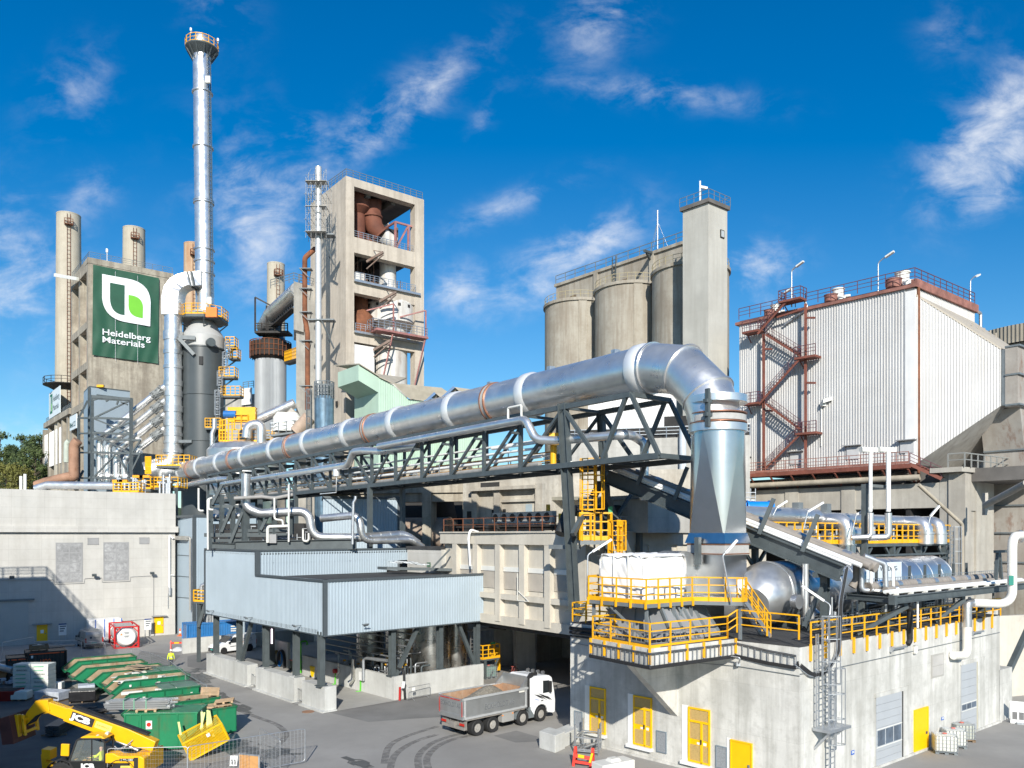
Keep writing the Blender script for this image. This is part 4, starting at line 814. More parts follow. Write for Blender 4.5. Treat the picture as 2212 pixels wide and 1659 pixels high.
TC=P(1530,0,101); TC=(TC.x,101.0); tr=Wall(TC,(TC[0]+.786*3.94,TC[1]+.618*3.94)); tl=Wall((TC[0]-.69*3.86,TC[1]+.724*3.86),TC)
zT=tr.at('zs',1520,125).z; st=thing('stair_tower','pale square concrete stair tower standing in front of the brown silos','tower',(*TC,0))
m=MB(); m.prism([tr.p(0,0),tr.p(tr.L,0),tr.p(tr.L,0)+(tl.A-tl.B),tl.p(0,0)],Z3*zT); m.build('wall',M('concrete_stair_tower',(.46,.445,.40),.9,var=.08,vs=.3,stain=.2,stcol=(.33,.31,.27),streak=.4,panel=(50,4.2,.02),line=.1),st)
m=MB(); e=.28; ps=[tr.p(-e,zT,e),tr.p(tr.L+e,zT,e),tr.p(tr.L+e,zT)+(tl.A-tl.B)*1.1,tl.p(-.3,zT,e)]; m.prism(ps,Z3*.5); m.build('roof',M('dark_concrete',(.13,.12,.11),.9,var=.3),st)
m=MB(); m.rail([p+Z3*.5 for p in (ps[3],ps[0],ps[1],ps[2])],1.15,1.2,.03,mids=1); m.build('railing',STEEL_LT,st)
m=MB(); m.wrect(tr,'zs',1618,355,1650,420,0,.12); f=m.build('window',DARK,st); m=MB(); m.wrect(tr,'zs',1622,362,1646,413,.12,.15); m.build('pane',M('grey_pane',(.4,.42,.42),.3),f)
m=MB(); q=tl.p(2,zT+.5,-1); m.beam(q,q+Z3*3.2,.15); m.beam(q+Z3*2.4,q+V((1,.4,2.4)),.3); m.build('antenna',WHITE,st)
m=MB(); a=tr.p(tr.L+.02,0,-2.5); m.hexa(V((a.x,a.y,tr.at('zs',1700,590).z)),tr.e*2.6,-tr.n*4.6,Z3*(tr.at('zs',1700,365).z-tr.at('zs',1700,590).z)); m.build('side_house',CONC_OLD,st)
m=MB(); m.hexa(V((a.x,a.y,0)),tr.e*1.7,-tr.n*6,Z3*tr.at('zs',1700,600).z); m.build('side_shaft',CONC_OLD,st)
m=MB(); zq=tr.at('zs',1700,365).z; m.rail([V((a.x,a.y,zq)),V((a.x,a.y,zq))+tr.e*2.6,V((a.x,a.y,zq))+tr.e*2.6-tr.n*4.6],1.3,1.3,.03,mids=1); m.build('railing',STEEL_LT,st)
WC=(43.45,85.0); WL=(29.0,100.4); Rd=V((.78,.62,0)).normalized(); Ld=(V((*WL,0))-V((*WC,0))).normalized()
ww=Wall(WL,WC); we=Wall(WC,(WC[0]+Rd.x*15.4,WC[1]+Rd.y*15.4))
wt=thing('filter_building','big white ribbed sheet metal filter building with a tapering side and red roof edge','building',(*WC,0))
ZB,Zt=20.6,39.7
CW=M('white_ribbed_sheet',(.54,.53,.52),.6,var=.06,vs=.3,streak=.35,stcol=(.46,.43,.40),panel=(400,3.9,.012),line=.25)
m=MB(); m.prism([ww.p(0,ZB,-.1),ww.p(ww.L,ZB,-.1),we.p(we.L,ZB,-.1),ww.p(0,ZB,-.1)+Rd*15.4],Z3*(Zt-ZB)); m.corr(ww.p(0,ZB),ww.e,ww.L-.9,Z3*(Zt-ZB),ww.n,.31,.08)
m.build('wall',CW,wt)
m=MB(); m.corr(we.p(0,Zt-1.2,.02),we.e,we.L,Z3*1.15,we.n,.36,.09); m.build('upper_band',CW,wt)
m=MB(); m.wbox(ww,ww.L-.9,ww.L+.12,ZB,Zt-.3,-.05,.14); m.wbox(we,-.02,.28,ZB,Zt-.3,0,.14); m.build('corner_trim',CLAD_W,wt)
RED_W=M('weathered_red_steel',(.30,.13,.10),.75,var=.35,vs=1.0,stain=.4,stcol=(.16,.08,.06),streak=.3)
m=MB(); m.wbox(ww,-.4,ww.L+.3,Zt,Zt+.35,-15.6,.35); m.wbox(we,-.1,we.L+.5,Zt,Zt+.9,-.3,.35); m.wbox(ww,-.3,ww.L,Zt+.35,Zt+.7,-15,-.6); m.build('roof',RED_W,wt)
m=MB(); RP=M('purple_red_rail',(.12,.05,.06),.6,var=.2); zr=Zt+.7
m.rail([ww.p(0,zr,.1),ww.p(ww.L*.36,zr,.1)],1.4,1.5,.035); m.rail([ww.p(ww.L*.42,zr,.1),ww.p(ww.L+.1,zr,.1),we.p(we.L,zr+.2,.1)],1.4,1.5,.035); m.build('railing',RP,wt)
c0=we.p(0,0); lt=V((52.3,84.2,0)); rt_=V((57.4,87.9,0)); zh,zl=32.8,26.8
A1=we.p(0.05,Zt-.85,.05); A0=we.p(.05,ZB,.05); B1=lt+Z3*zh; B0=lt+Z3*zl; C1=rt_+Z3*zh; C0=rt_+Z3*zl; D1=we.p(we.L,Zt-1.25,.05); D0=we.p(we.L,ZB,.05)
m=MB(); u_=(lt-V((A0.x,A0.y,0))); Ls=u_.length; u_.normalize(); on=V((u_.y,-u_.x,0))
if on.dot(V((-1,-1,0)))<0:on=-on
m.corr(V((A0.x,A0.y,0)),u_,Ls,lambda t:(A0.z+(B0.z-A0.z)*max(0,(t/Ls)-.0),A1.z+(B1.z-A1.z)*t/Ls),on,.31,.08); m.build('hood_side',CW,wt)
m=MB(); m.poly([A1+Z3*.15,B1+Z3*.15,C1+Z3*.15,D1+Z3*.1]); m.poly([A1+Z3*.02,B1+Z3*.02,C1+Z3*.02,D1]); m.beam(A1+Z3*.08,B1+Z3*.08,.16)
for k in range(5):q=A1.lerp(D1,.25+.15*k).lerp(B1.lerp(C1,.25+.15*k),.55); m.beam(q+Z3*.1,q+Z3*.7,.12)
m.build('hood_roof',M('cream_sheet_roof',(.40,.355,.29),.7,var=.08,vs=.5,streak=.2,stcol=(.4,.35,.3)),wt)
m=MB(); m.poly([A0,B0,C0,D0]); m.build('hood_bottom',M('grey_hopper_sheet',(.36,.345,.32),.7,var=.12,vs=.3,streak=.3),wt)
m=MB(); m.loft([B0+u_*.05,C0+u_*.05,C1+u_*.05,B1+u_*.05],[p-Ld*1.2 for p in (B0,C0,C1,B1)]); m.build('joint',STEEL_LT,wt)
m=MB(); p=we.p(.35,ZB,.3); m.tube([we.p(.35,ZB-2,.3),we.p(.35,Zt,.3)],.16,8); m.build('drain_pipe',RUST,wt)
m=MB(); m.cut().tube(fillet([we.p(we.L+.3,Zt,.4),we.p(we.L+.9,Zt,.4),we.p(we.L+.9,Zt-3.5,.4)],.4),.2,8); m.cut().tube(fillet([ww.p(ww.L*.42,zr+.4,.2),ww.p(ww.L*.44,Zt+.2,.3),ww.p(ww.L*.30,Zt-1.2,.4)],1),.14,8); m.pieces('roof_pipe',GALV,wt)
for x0,y0,x1,y1 in ((205,1465,250,1545),(520,1430,592,1505),(895,1390,975,1470),(1250,1355,1340,1430)):
 t0,za,t1,zb=ww.rect('zw',x0,y0,x1,y1); m=MB(); m.wbox(ww,t0,t1,za,zb,.05,.2); d=m.build('hatch',M('hatch_grey',(.5,.5,.5),.5),wt); m=MB(); m.wbox(ww,t0-.3,t1+.3,zb+.1,zb+.2,0,.7); m.build('rain_hood',FRAME_G,d)
m=MB(); p=ww.at('zw',735,1105,.3); m.box(p,(.5,.5,.5)); m.hexa(p+V((-.3,-.8,0)),V((1.1,0,.35)),V((0,.5,0)),Z3*.4); m.tube([ww.at('zw',722,1110,.15),ww.at('zw',722,1385,.15)],.06,6); m.build('floodlight',OFFWH,wt)
fan0=thing('roof_fan','x','roof fan',(0,0,0),0,'fan hoods on the white filter building')
m=MB(); m.lathe((0,0,0),[(1.0,0),(1.0,.25),(1.15,.25),(1.15,1.5),(1.25,1.5),(1.25,1.6),(0,1.6)],28); m.build('drum',RED_W,fan0)
m=MB(); m.lathe((.9,1.2,0),[(1.0,0),(1.0,2.5),(1.15,2.6),(1.15,2.8),(0,2.85)],28); m.build('cowl',OFFWH,fan0)
m=MB(); m.box((2.4,1.0,1.1),(1.5,.9,.35),.3); m.box((2.3,1.0,.5),(.3,.3,1)); m.lathe((2.0,-.1,0),[(.7,0),(.7,.9),(0,.95)],20); m.build('side_box',OFFWH,fan0)
for i,(t,lab)in enumerate(((ww.L*.155,'red and cream roof fan beside the red stair on the white building'),(ww.L*.53,'red and cream roof fan at the middle of the white building roof'),(ww.L*.87,'red and cream roof fan nearest the right corner of the white building'))):
 p=ww.p(t,Zt+.7,-1.6); r=fan0 if i==0 else dup(fan0,p,0); r.location=p; r.rotation_euler=(0,0,-.75); r['label']=lab; s_=(.55,.64,.72)[i]; r.scale=(s_,)*3
def lamp_post(p,h,reach,dirv,label,r=.07,group='lamp posts on the white building'):
 o=thing('lamp_post',label,'lamp post',p,None,group); m=MB(); d=V(dirv).normalized(); q=V(p)+Z3*h; m.tube(fillet([p,q,q+d*reach*.7+Z3*reach*.45,q+d*reach+Z3*reach*.5],.5),[r]*len(fillet([p,q,q+d*reach*.7+Z3*reach*.45,q+d*reach+Z3*reach*.5],.5)),8); m.build('pole',GALV,o)
 m=MB(); e=q+d*reach+Z3*reach*.5; up=(d+Z3*.45).normalized(); sd_=d.cross(Z3).normalized(); m.hexa(e-sd_*.2-Z3*.08,sd_*.4,up*1.0,Z3*.18); m.build('lamp_head',OFFWH,o); return o
lamp_post(ww.p(ww.L*.18,Zt+.4,-3),2.9,.8,ww.e,'thin lamp post furthest left on the white building roof')
lamp_post(ww.p(ww.L*.34,Zt+.8,.2),4.4,.6,ww.e,'lamp post above the red stair head of the white building',.09)
lamp_post(ww.p(ww.L*.81,Zt+.4,-.5),3.4,.8,ww.e,'tall curved lamp post at the middle of the white roof')
lamp_post(we.p(we.L*.97,Zt+.9,-.2),2.9,1.6,we.e,'lamp post reaching out at the right end of the white roof')
rs=thing('steel_stair','red rusty zigzag steel stair climbing the white ribbed wall','stair',ww.p(ww.L*.3,ZB))
def wp(x,y,o=1.6):return ww.at('zw',x,y,o)
m=MB(); xsr=(340,618)
for x,y0 in ((340,640),(618,440)):m.beam(wp(x,y0,1.1),V((wp(x,y0,1.1).x,wp(x,y0,1.1).y,ZB)),.28,.2)
for x,y in ((680,533),(395,740),(685,965),(400,1150)):m.beam(wp(x-55,y,1.1),wp(x,y,1.1),.22);
m.beam(wp(618,470,1.1),wp(430,530,1.1),.2); m.build('posts',RED_OX,rs)
fl=[((300,640),(490,425)),((355,645),(590,790)),((585,800),(310,1105)),((355,1105),(590,1280)),((590,1298),(310,1575))]
for i,(a,b)in enumerate(fl):
 m=MB(); o1_,o2_=(.6,1.7); ra=MB()
 for o in (o1_,o2_):m.beam(wp(*a,o),V((wp(*b,o).x,wp(*b,o).y,wp(*b,o).z)),.07,.25)
 n=16
 for k in range(1,n):p=wp(*a,o1_).lerp(wp(*b,o1_),k/n); q=wp(*a,o2_).lerp(wp(*b,o2_),k/n); q.z=p.z; m.hexa(p-ww.e*.13,ww.e*.26,q-p,Z3*.04)
 f=m.build('flight',RED_OX,rs)
 for o in (o1_,o2_):ra.rail([wp(*a,o),wp(*b,o)],1.15,1.1,.02)
 ra.build('railing',RP,f)
for x0,x1,y in ((240,345,632),(585,723,800),(243,345,1105),(590,730,1300),(480,625,425)):
 m=MB(); a=wp(x0,y,.3); b=wp(x1,y,.3); b.z=a.z=(a.z+b.z)/2; m.hexa(a-Z3*.25,b-a,ww.n*1.6,Z3*.25); m.beam(a+ww.n*.4,a+ww.n*.1-Z3*1.2+(b-a)*.2,.12); l=m.build('landing',RED_OX,rs)
 m=MB(); pts=[a,a+ww.n*1.55,b+ww.n*1.55,b]; m.rail([p for p in (pts if x0>400 else pts[::-1])][:3]if y!=425 else pts,1.25,.9,.035); m.build('railing',RP,l)
wk=thing('walkway','rusty red steel walkway with railing along the foot of the white building','walkway',ww.p(ww.L/2,ZB))
m=MB(); m.wbox(ww,-3,ww.L+.3,ZB-.5,ZB-.02,0,1.9);
for k in range(9):t=ww.L*k/8; m.beam(ww.p(t,ZB-.6,1.8),ww.p(t,ZB-1.9,0),.16)
m.build('deck',RED_OX,wk); m=MB(); m.rail([ww.p(-3,ZB,1.85),ww.p(ww.L+.1,ZB,1.85)],1.25,1.25,.035,toe=.25); m.build('railing',RED_W,wk)
m=MB(); a=ww.p(ww.L+.2,ZB-.1,1.8); b=kp('zw',1520,1602,82);
for k in (0,1):m.beam(a+V((.9*k,.6*k,0)),b+V((.9*k,.6*k,0)),.1,.35)
for k in range(1,10):p=a.lerp(b,k/10); m.hexa(p,V((.9,.6,0)),V((.2,-.2,0)),Z3*.05)
st_=m.build('stair',RED_OX,wk); m=MB(); m.rail([a,b],1.2,1.2,.04); m.build('railing',RP,st_)
m=MB(); m.tube([ww.p(-3,ZB-1.5,1.2),ww.p(ww.L+1,ZB-1.5,1.2)],.32,10); m.build('pipe',M('tan_pipe',(.42,.37,.29),.7,var=.2,streak=.3),wk)
cb=thing('concrete_substructure','heavy weathered concrete frame carrying the white filter building','building',ww.p(ww.L/2,0))
CB=M('concrete_frame',(.44,.41,.355),.9,var=.12,vs=.3,bump=.2,bs=4,stain=.4,stcol=(.28,.25,.21),streak=.45,panel=(6,2.2,.02),ang=GR,line=.08)
fb_=Wall((ww.p(-4,0)+ww.n*.3)[:2],(ww.p(ww.L+4,0)+ww.n*.3)[:2])
def fz(x,y):return fb_.at('a7',x,y).z
m=MB(); z1=fz(700,95); z0=fz(700,262); m.wbox(fb_,0,fb_.t(U('a7',1660,0)[0]),z0,z1,-2,0); m.build('beam',CB,cb)
m=MB(); m.wbox(fb_,0,fb_.L+6,z1+.02,ZB-.7,-14,-1.4); m.build('slab',DARK_CONC,cb)
for x0,x1,yb in ((450,545,280),(865,965,300)):m=MB(); m.wbox(fb_,fb_.t(U('a7',x0,0)[0]),fb_.t(U('a7',x1,0)[0]),0,z1+.02,-2.4,.15); m.build('column',CB,cb)
tc0,tc1=fb_.t(U('a7',1660,0)[0]),fb_.t(U('a7',1782,0)[0])
m=MB(); m.wbox(fb_,tc0,tc1,0,ZB-1.2,-3.5,.25); fr2=Wall(fb_.p(tc1,0,.25)[:2],(fb_.p(tc1,0,.25)+Rd*8)[:2])
tq0,tq1,tq2=0,fr2.t(U('a7',1822,0)[0]),fr2.t(U('a7',1860,0)[0]); tq3=fr2.t(U('a7',1990,0)[0])
m.wbox(fr2,0.02,tq1,0,ZB-1.2,-2.5,0); m.wbox(fr2,tq2,tq3,0,ZB-1.2,-2.5,0); m.wbox(fr2,tq1,tq2,fr2.at('a7',1840,265).z,ZB-1.2,-2.45,-.04); m.build('column',CB,cb)
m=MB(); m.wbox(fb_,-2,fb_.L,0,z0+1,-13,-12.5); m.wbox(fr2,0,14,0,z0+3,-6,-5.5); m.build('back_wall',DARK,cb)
m=MB(); zp=ZB-1.15; m.prism([fb_.p(tc0-1.5,zp,1.2),fb_.p(tc1,zp,1.2),fr2.p(12,zp,1.2),fr2.p(12,zp,-6),fb_.p(tc0-1.5,zp,-4)],Z3*.5); m.build('platform',CB,cb)
m=MB(); m.rail([fb_.p(tc0+.2,zp+.5,1.0),fb_.p(tc1+.2,zp+.5,1.0),fr2.p(12,zp+.5,1.0)],1.4,1.4,.06,mids=1); m.build('railing',M('grey_rail',(.28,.28,.26),.6,.2),cb)
m=MB(); m.tube(fillet([kp('a7',1430,70,74),kp('a7',1755,365,76),V((kp('a7',1755,365,76).x,76,1))],.5),.18,8); m.build('drain_pipe',MATS['tan_pipe'],cb)
m=MB(); m.tube([kp('a7',1925,225,78),kp('a7',2230,60,72)],.32,12); m.box(kp('a7',1925,215,78.2),(.3,.5,2.2)); m.build('brace_tube',CB,cb)
od=thing('ribbed_duct','stained grey steel duct tower with stiffening ribs at the right edge','duct',P(2190,1400,82))
OD=M('stained_duct_steel',(.40,.37,.33),.7,.1,var=.15,vs=.3,stain=.4,stcol=(.26,.21,.17),rust=.55,streak=.35)
bx0=-Ld*1.3; q0=lt+u_*.3-Ld*1.2; wo=Wall(q0[:2],(q0+Rd*9)[:2])
m=MB(); m.wbox(wo,-.3,9,26.6,33,-1,.2)
m.prism([wo.p(.9,26.6),wo.p(9,26.6),wo.p(9,22.0),wo.p(2.2,22.0)],-wo.n*4); m.wbox(wo,2.2,9,9,22.0,-4,0)
m.build('shell',OD,od)
m=MB()
for z in (33,30,26.8):m.wbox(wo,-.4,9,z-.1,z+.08,-1,.42)
for z in (22.2,19.2,16.2,13.2,10):m.wbox(wo,2.0,9,z-.08,z+.08,-4,.2)
for t in (3.0,6.2):m.wbox(wo,t-.08,t+.08,26.6,33,.2,.38)
m.build('ribs',STEEL_LT,od)
sl=thing('concrete_silo','low round concrete silo with a ribbed sheet roof rim at the right edge','silo',P(2230,900,125))
c=P(2260,0,125); zA=kp('b5',900,400,116).z; zBq=kp('b5',960,245,115).z; m=MB(); m.lathe((c.x,c.y,0),[(11,0),(11,zA)],60); m.build('shell',CONC_SILO,sl)
m=MB(); n=130; vs=[]
for z in (zA,zBq):
 for k in range(n*2):a=math.pi*k/n; rr=11.6+(.12 if k%2 else 0); vs.append((c.x+rr*math.cos(a),c.y+rr*math.sin(a),z))
m.add(vs,[(k,(k+1)%(2*n),2*n+(k+1)%(2*n),2*n+k)for k in range(2*n)]); m.lathe((c.x,c.y,0),[(11.6,zBq),(0,zBq+2)],40); m.build('roof_rim',M('ribbed_brown_sheet',(.27,.24,.19),.8,var=.12,vs=.5),sl)
sp_=thing('spiral_stair','dark spiral stair behind the ribbed duct at the right edge','stair',P(2160,1150,90)); m=MB(); c=kp('b5',850,0,92);
for k in range(60):a=k*.42; z=19+k*.2; d=V((math.cos(a),math.sin(a),0)); m.hexa(c*V((1,1,0)).x*0+V((c.x,c.y,z)),d*1.2,V((-d.y,d.x,0))*.4,Z3*.05); m.beam((c.x+d.x*1.2,c.y+d.y*1.2,z),(c.x+d.x*1.2,c.y+d.y*1.2,z+1.1),.05)
m.cyl((c.x,c.y,17),(c.x,c.y,32),.1,8); m.build('steps',STEEL_BLK,sp_)
RA,RB,=(-6.6,72.3),(5.36,57.2)
rb=Wall(RA,RB); RCn=(RB[0]+.77*24,RB[1]+.636*24); rc=Wall(RB,RCn)
rbd=thing('ribbed_concrete_building','tan concrete building with deep ribs and closed blinds spanning the truck passage','building',rb.p(rb.L/2,0))
z0,z1=5.5,13.15
m=MB(); m.prism([rb.p(0,z0,-.5),rb.p(rb.L,z0,-.5),rc.p(rc.L,z0,-.5),rc.p(rc.L,z0,-14),rb.p(0,z0,-18)],Z3*(z1-z0-.5)); m.build('wall',CONC_TAN,rbd)
m=MB()
for w in (rb,rc):m.wbox(w,0,w.L,z1-.95,z1,-.9,0); m.wbox(w,.06,w.L-.06,z0+.01,z0+.75,-.9,-.1); m.wbox(w,.04,w.L-.04,z0+2.15,z0+2.6,-.9,-.08)
m.wbox(rb,0,rb.L,z1,z1+.12,-18,.12); m.wbox(rc,0,rc.L,z1,z1+.11,-14,.12); m.build('ledges',CONC_TAN,rbd)
m=MB(); ribs=[rb.t(U('a3',x,0)[0])for x in (335,500,680,875,1080,1310)]
for t in ribs:m.prism([rb.p(t-.33,z0+.3,-.55),rb.p(t+.33,z0+.3,-.55),rb.p(t+.33,z0+.3,-.02),rb.p(t-.33,z0+.3,-.02)],Z3*(z1-z0-.32)); m.prism([rb.p(t-.2,z1-.95,-.03),rb.p(t-.2,z1-.95,.0),rb.p(t-.2,z1-2.3,-.65)],rb.e*.4)
for k in range(7):t=.3+k*3.5; m.wbox(rc,t-.3,t+.3,z0+.2,z1-.9,-.8,-.03)
m.build('ribs',CONC_TAN,rbd)
BL=M('blind_slats',(.56,.51,.44),.6,var=.08)
for i in range(5):
 t0,t1=ribs[i]+.4,ribs[i+1]-.4; zlo=z0+3.0+(.0 if i!=4 else .15); zhi=z1-3.2
 m=MB(); m.wbox(rb,t0,t1,zlo,zhi,-.55,-.47); n=18
 for k in range(n):z=zlo+(zhi-zlo)*k/n; m.poly([rb.p(t0,z+.02,-.40),rb.p(t1,z+.02,-.40),rb.p(t1,z+(zhi-zlo)/n,-.46),rb.p(t0,z+(zhi-zlo)/n,-.46)])
 b=m.build('blind',BL,rbd); m=MB(); m.wbox(rb,t0,t1,zhi,zhi+.38,-.52,-.36); m.build('blind_box',OFFWH,b)
m=MB(); m.rail([rb.p(.3,z1+.12,-.2),rb.p(rb.L-2,z1+.12,-.2)],1.15,1.6,.03,mids=1); m.build('railing',RUST,rbd)
for x,y in ((725,1320),(905,1420)):
 c=rb.at('a3',x,1250,-8); m=MB(); m.prism([(c.x-.9,c.y-.5,z0),(c.x+.9,c.y+.5,z0),(c.x+.6,c.y+1.6,z0),(c.x-1.2,c.y+.6,z0)],(.15,0,-z0)); m.build('pillar',CONC_GREY,rbd)
m=MB(); m.wbox(rb,-1,rb.L+8,0,z0,-17.5,-17); m.build('passage_wall',DARK,rbd)
m=MB(); m.wbox(rb,2,rb.L+4,z0-.35,z0-.05,-1.2,-.5); m.wbox(rb,4.5,6.8,z0-.8,z0-.4,-2.4,-2.2); m.build('door_track',STEEL_BLK,rbd)
m=MB(); t=rb.t(U('a3',470,0)[0],.1); m.tube(fillet([rb.p(t+.1,z1+.1,-.5),rb.p(t,z1+.35,.2),rb.p(t-.1,z1-.5,.3),rb.p(t,z1-2.6,.2),rb.p(t+.15,z1-2.9,.25)],.4),.09,8); m.tube(fillet([rb.p(t+.3,z1+.1,-.5),rb.p(t+.15,z1+.3,.25),rb.p(t+.05,z1-.6,.35),rb.p(t+.1,z1-2.4,.25)],.4),.07,8); m.build('hose_loop',WHITE,rbd)
m=MB(); a=rb.at('a3',845,1010,.05); m.beam(a,a+Z3*2.2,.05); m.beam(a+Z3*.8,rb.at('a3',935,1018,.05),.05); m.beam(a,rb.at('a3',935,1018,.05),.05); m.build('bracket',OFFWH,rbd)
ac=thing('air_conditioner','x','air conditioner',(0,0,0),0,'air conditioners on the ribbed building roof')
m=MB(); m.bx(-.45,-.18,.12,.45,.18,.85); m.bx(-.35,-.15,0,-.25,.15,.12); m.bx(.25,-.15,0,.35,.15,.12); m.build('case',M('ac_case',(.42,.41,.38),.5,var=.15),ac)
m=MB(); m.cyl((-.1,-.2,.48),(-.1,-.175,.48),.29,18); m.build('fan',STEEL_BLK,ac)
for i,x in enumerate((690,760,828,897,965,1035,1105)):
 p=rb.at('a3',x,440,-2.2); p.z=z1+.7; o=ac if i==0 else dup(ac,p,0); o.location=p; o.rotation_euler=(0,0,math.atan2(rb.e.y,rb.e.x)); o.scale=(1.25,)*3
 o['label']=('leftmost','second from the left','third from the left','middle one','third from the right','second from the right','rightmost')[i]+' of the seven grey air conditioners on the ribbed building roof'
m=MB(); rg=random.Random(5); bk=thing('cable_rack','long dark rack of cables and pipes behind the roof railing of the ribbed building','cable rack',rb.p(4,z1));
m.wbox(rb,.5,rb.L-2,z1+.5,z1+.62,-2.6,-1.4)
for k in range(14):t=.6+k*1.2; m.beam(rb.p(t,z1,-1.6),rb.p(t,z1+.6,-1.6),.08)
for k in range(9):o=rg.uniform(-2.4,-1.3); m.tube([rb.p(rg.uniform(.5,4),z1+.25+.04*k,o),rb.p(rb.L-rg.uniform(2,5),z1+.25+.05*k,o)],.05,5)
for k in range(5):t=rg.uniform(1,6); m.wbox(rb,t,t+rg.uniform(.4,1.2),z1,z1+rg.uniform(.5,1.0),-2.6,-1.2)
m.build('rack',STEEL_BLK,bk)
dpp=thing('insulated_pipe','thick black insulated pipe running along the roof behind the yellow ladder','pipe',rc.p(4,z1))
m=MB(); m.tube(fillet([rc.p(-1.6,z1-.1,-1.0),rc.p(-.6,z1+1.6,-1.2),rc.p(4,z1+1.75,-1.4),rc.p(22,z1+1.75,-1.4)],1),.42,14);
for k in range(6):m.beam(rc.p(3+3*k,z1,-1.4),rc.p(3+3*k,z1+1.4,-1.4),.12)
m.build('pipe',M('black_insulation',(.03,.032,.034),.6,var=.3),dpp)
m=MB(); m.wbox(rc,5.5,10.0,z1+.1,z1+1.5,-2.8,-1.9); cb2=m.build('roof_cabinet',GALV); tag(cb2,'long galvanised cabinet on the roof behind the black insulated pipe','cabinet')
m=MB(); m.rail([rc.p(1,z1+.12,-.2),rc.p(20,z1+.12,-.2)],1.1,1.5,.03,mids=1); m.build('railing',GALV,rbd)
yd=thing('roof_house','small grey roof house with yellow door and post beside the steel column','building',rb.p(rb.L-1,z1)); wy=Wall(rb.p(rb.L-5.2,0,-5)[:2],rb.p(rb.L+1.5,0,-5)[:2])
m=MB(); zq=wy.at('a3',1180,225).z; m.wbox(wy,0,wy.L,z1,zq,-5,0); m.build('wall',CONC_GREY,yd); m=MB(); m.wbox(wy,-.4,wy.L+.4,zq,zq+.3,-5,.5); m.build('roof',STEEL_LT,yd)
m=MB(); m.wbox(wy,wy.t(U('a3',1178,0)[0]),wy.t(U('a3',1228,0)[0]),z1,zq-.9,0,.06); m.build('door',YEL_DOOR,yd); m=MB(); m.wbox(wy,wy.t(U('a3',1096,0)[0]),wy.t(U('a3',1112,0)[0]),z1+.8,zq-.1,.05,.3); m.build('post',YEL,yd)
OLD=M('old_plaster',(.50,.465,.40),.9,var=.2,vs=.5,bump=.4,bs=3,stain=.55,stcol=(.30,.26,.21),streak=.5,panel=(3.5,1.6,.02),ang=GR,line=.14)
ob=thing('old_concrete_building','crumbling pale old concrete building with small black windows behind the air conditioners','building',P(1080,1150,82))
wo_=Wall(P(1000,0,86.5)[:2],P(1160,0,80.0)[:2]); zt=wo_.at('a3',700,-60).z
m=MB(); m.wbox(wo_,0,wo_.L,0,zt,-6,0); m.build('wall',OLD,ob)
def orect(x0,y0,x1,y1,o0,o1,mat,name):m=MB(); m.wrect(wo_,'a3',x0,y0,x1,y1,o0,o1); return m.build(name,mat,ob)
for r in ((550,60,700,108),(440,292,495,345),(640,280,672,362),(728,275,752,358)):orect(*r,-.05,.05,DARK,'window')
orect(495,95,1020,122,0,.9,OLD,'cornice'); orect(500,118,540,400,0,.5,OLD,'pilaster'); orect(678,118,725,400,0,.5,OLD,'pilaster'); orect(720,195,1015,216,0,.3,OLD,'cornice'); orect(913,235,963,345,0,.05,M('blue_grey_door',(.33,.40,.44),.5),'door'); orect(1015,70,1070,400,0,.6,OLD,'pilaster')
ob2=thing('old_plaster_building','light stained rendered building with a grid window behind the tall steel column','building',P(1260,1100,80)); w2=Wall(P(1158,0,84.0)[:2],P(1500,0,80.0)[:2])
m=MB(); m.wbox(w2,0,w2.L,0,w2.at('a3',1300,-30).z,-6,0); m.build('wall',OLD,ob2); m=MB(); m.wrect(w2,'a3',1078,62,1205,128,-.05,.06); f=m.build('window',FRAME_G,ob2)
m=MB(); m.wrect(w2,'a3',1060,178,1900,205,0,1.6); m.build('canopy',M('mossy_roof',(.22,.21,.17),.9,var=.3,stain=.4),ob2)
m=MB(); m.wrect(w2,'a3',1345,75,1410,125,0,.05); m.build('window_infill',CONC_GREY,ob2)
kb=thing('kiln_bay','concrete frame of the kiln bay with deep black openings','building',P(940,1200,88)); wkb=Wall(P(700,0,92.0)[:2],P(1010,0,88.0)[:2]); zk=wkb.at('a3',120,-70).z
m=MB(); m.wbox(wkb,0,wkb.L,zk-3,zk,-2,0); m.wbox(wkb,0,wkb.L,zk-4,zk-3.02,-2,-.3)
for x0,x1 in ((78,148),(405,430)):m.wbox(wkb,wkb.t(U('a3',x0,0)[0]),wkb.t(U('a3',x1,0)[0]),0,zk-2.9,-2,.02)
m.build('frame',CONC_OLD,kb); m=MB(); m.wbox(wkb,0,wkb.L,0,zk,-10,-9.6); m.build('back_wall',DARK,kb)
m=MB(); a=wkb.at('a3',10,485,-3.2); m.tube([a-wkb.e*6,wkb.at('a3',290,488,-2.6)],2.1,32); m.tube([wkb.at('a3',292,488,-2.6),wkb.at('a3',300,488,-2.6)],2.2,32); kd=m.build('kiln_drum',M('kiln_drum_steel',(.38,.30,.24),.6,.3,var=.3,vs=.6,rust=.5,streak=.2)); tag(kd,'rust streaked rotary kiln drum lying in the dark kiln bay','kiln')
m=MB(); m.tube([wkb.at('a3',215,150,-5),wkb.at('a3',270,420,-5)],1.5,20); kd2=m.build('inclined_duct',STEEL_BLK); tag(kd2,'dark inclined duct deep inside the kiln bay opening','duct')
hb=thing('high_wall','grey board marked upper concrete building with white sheeting behind the truss end','building',P(1420,1000,88)); wh2=Wall(P(1210,0,96.0)[:2],P(1620,0,90.0)[:2])
zz=wh2.at('a5',1500,660).z; m=MB(); m.wbox(wh2,0,wh2.L,0,zz,-8,0); m.build('wall',CONC_GREY,hb)
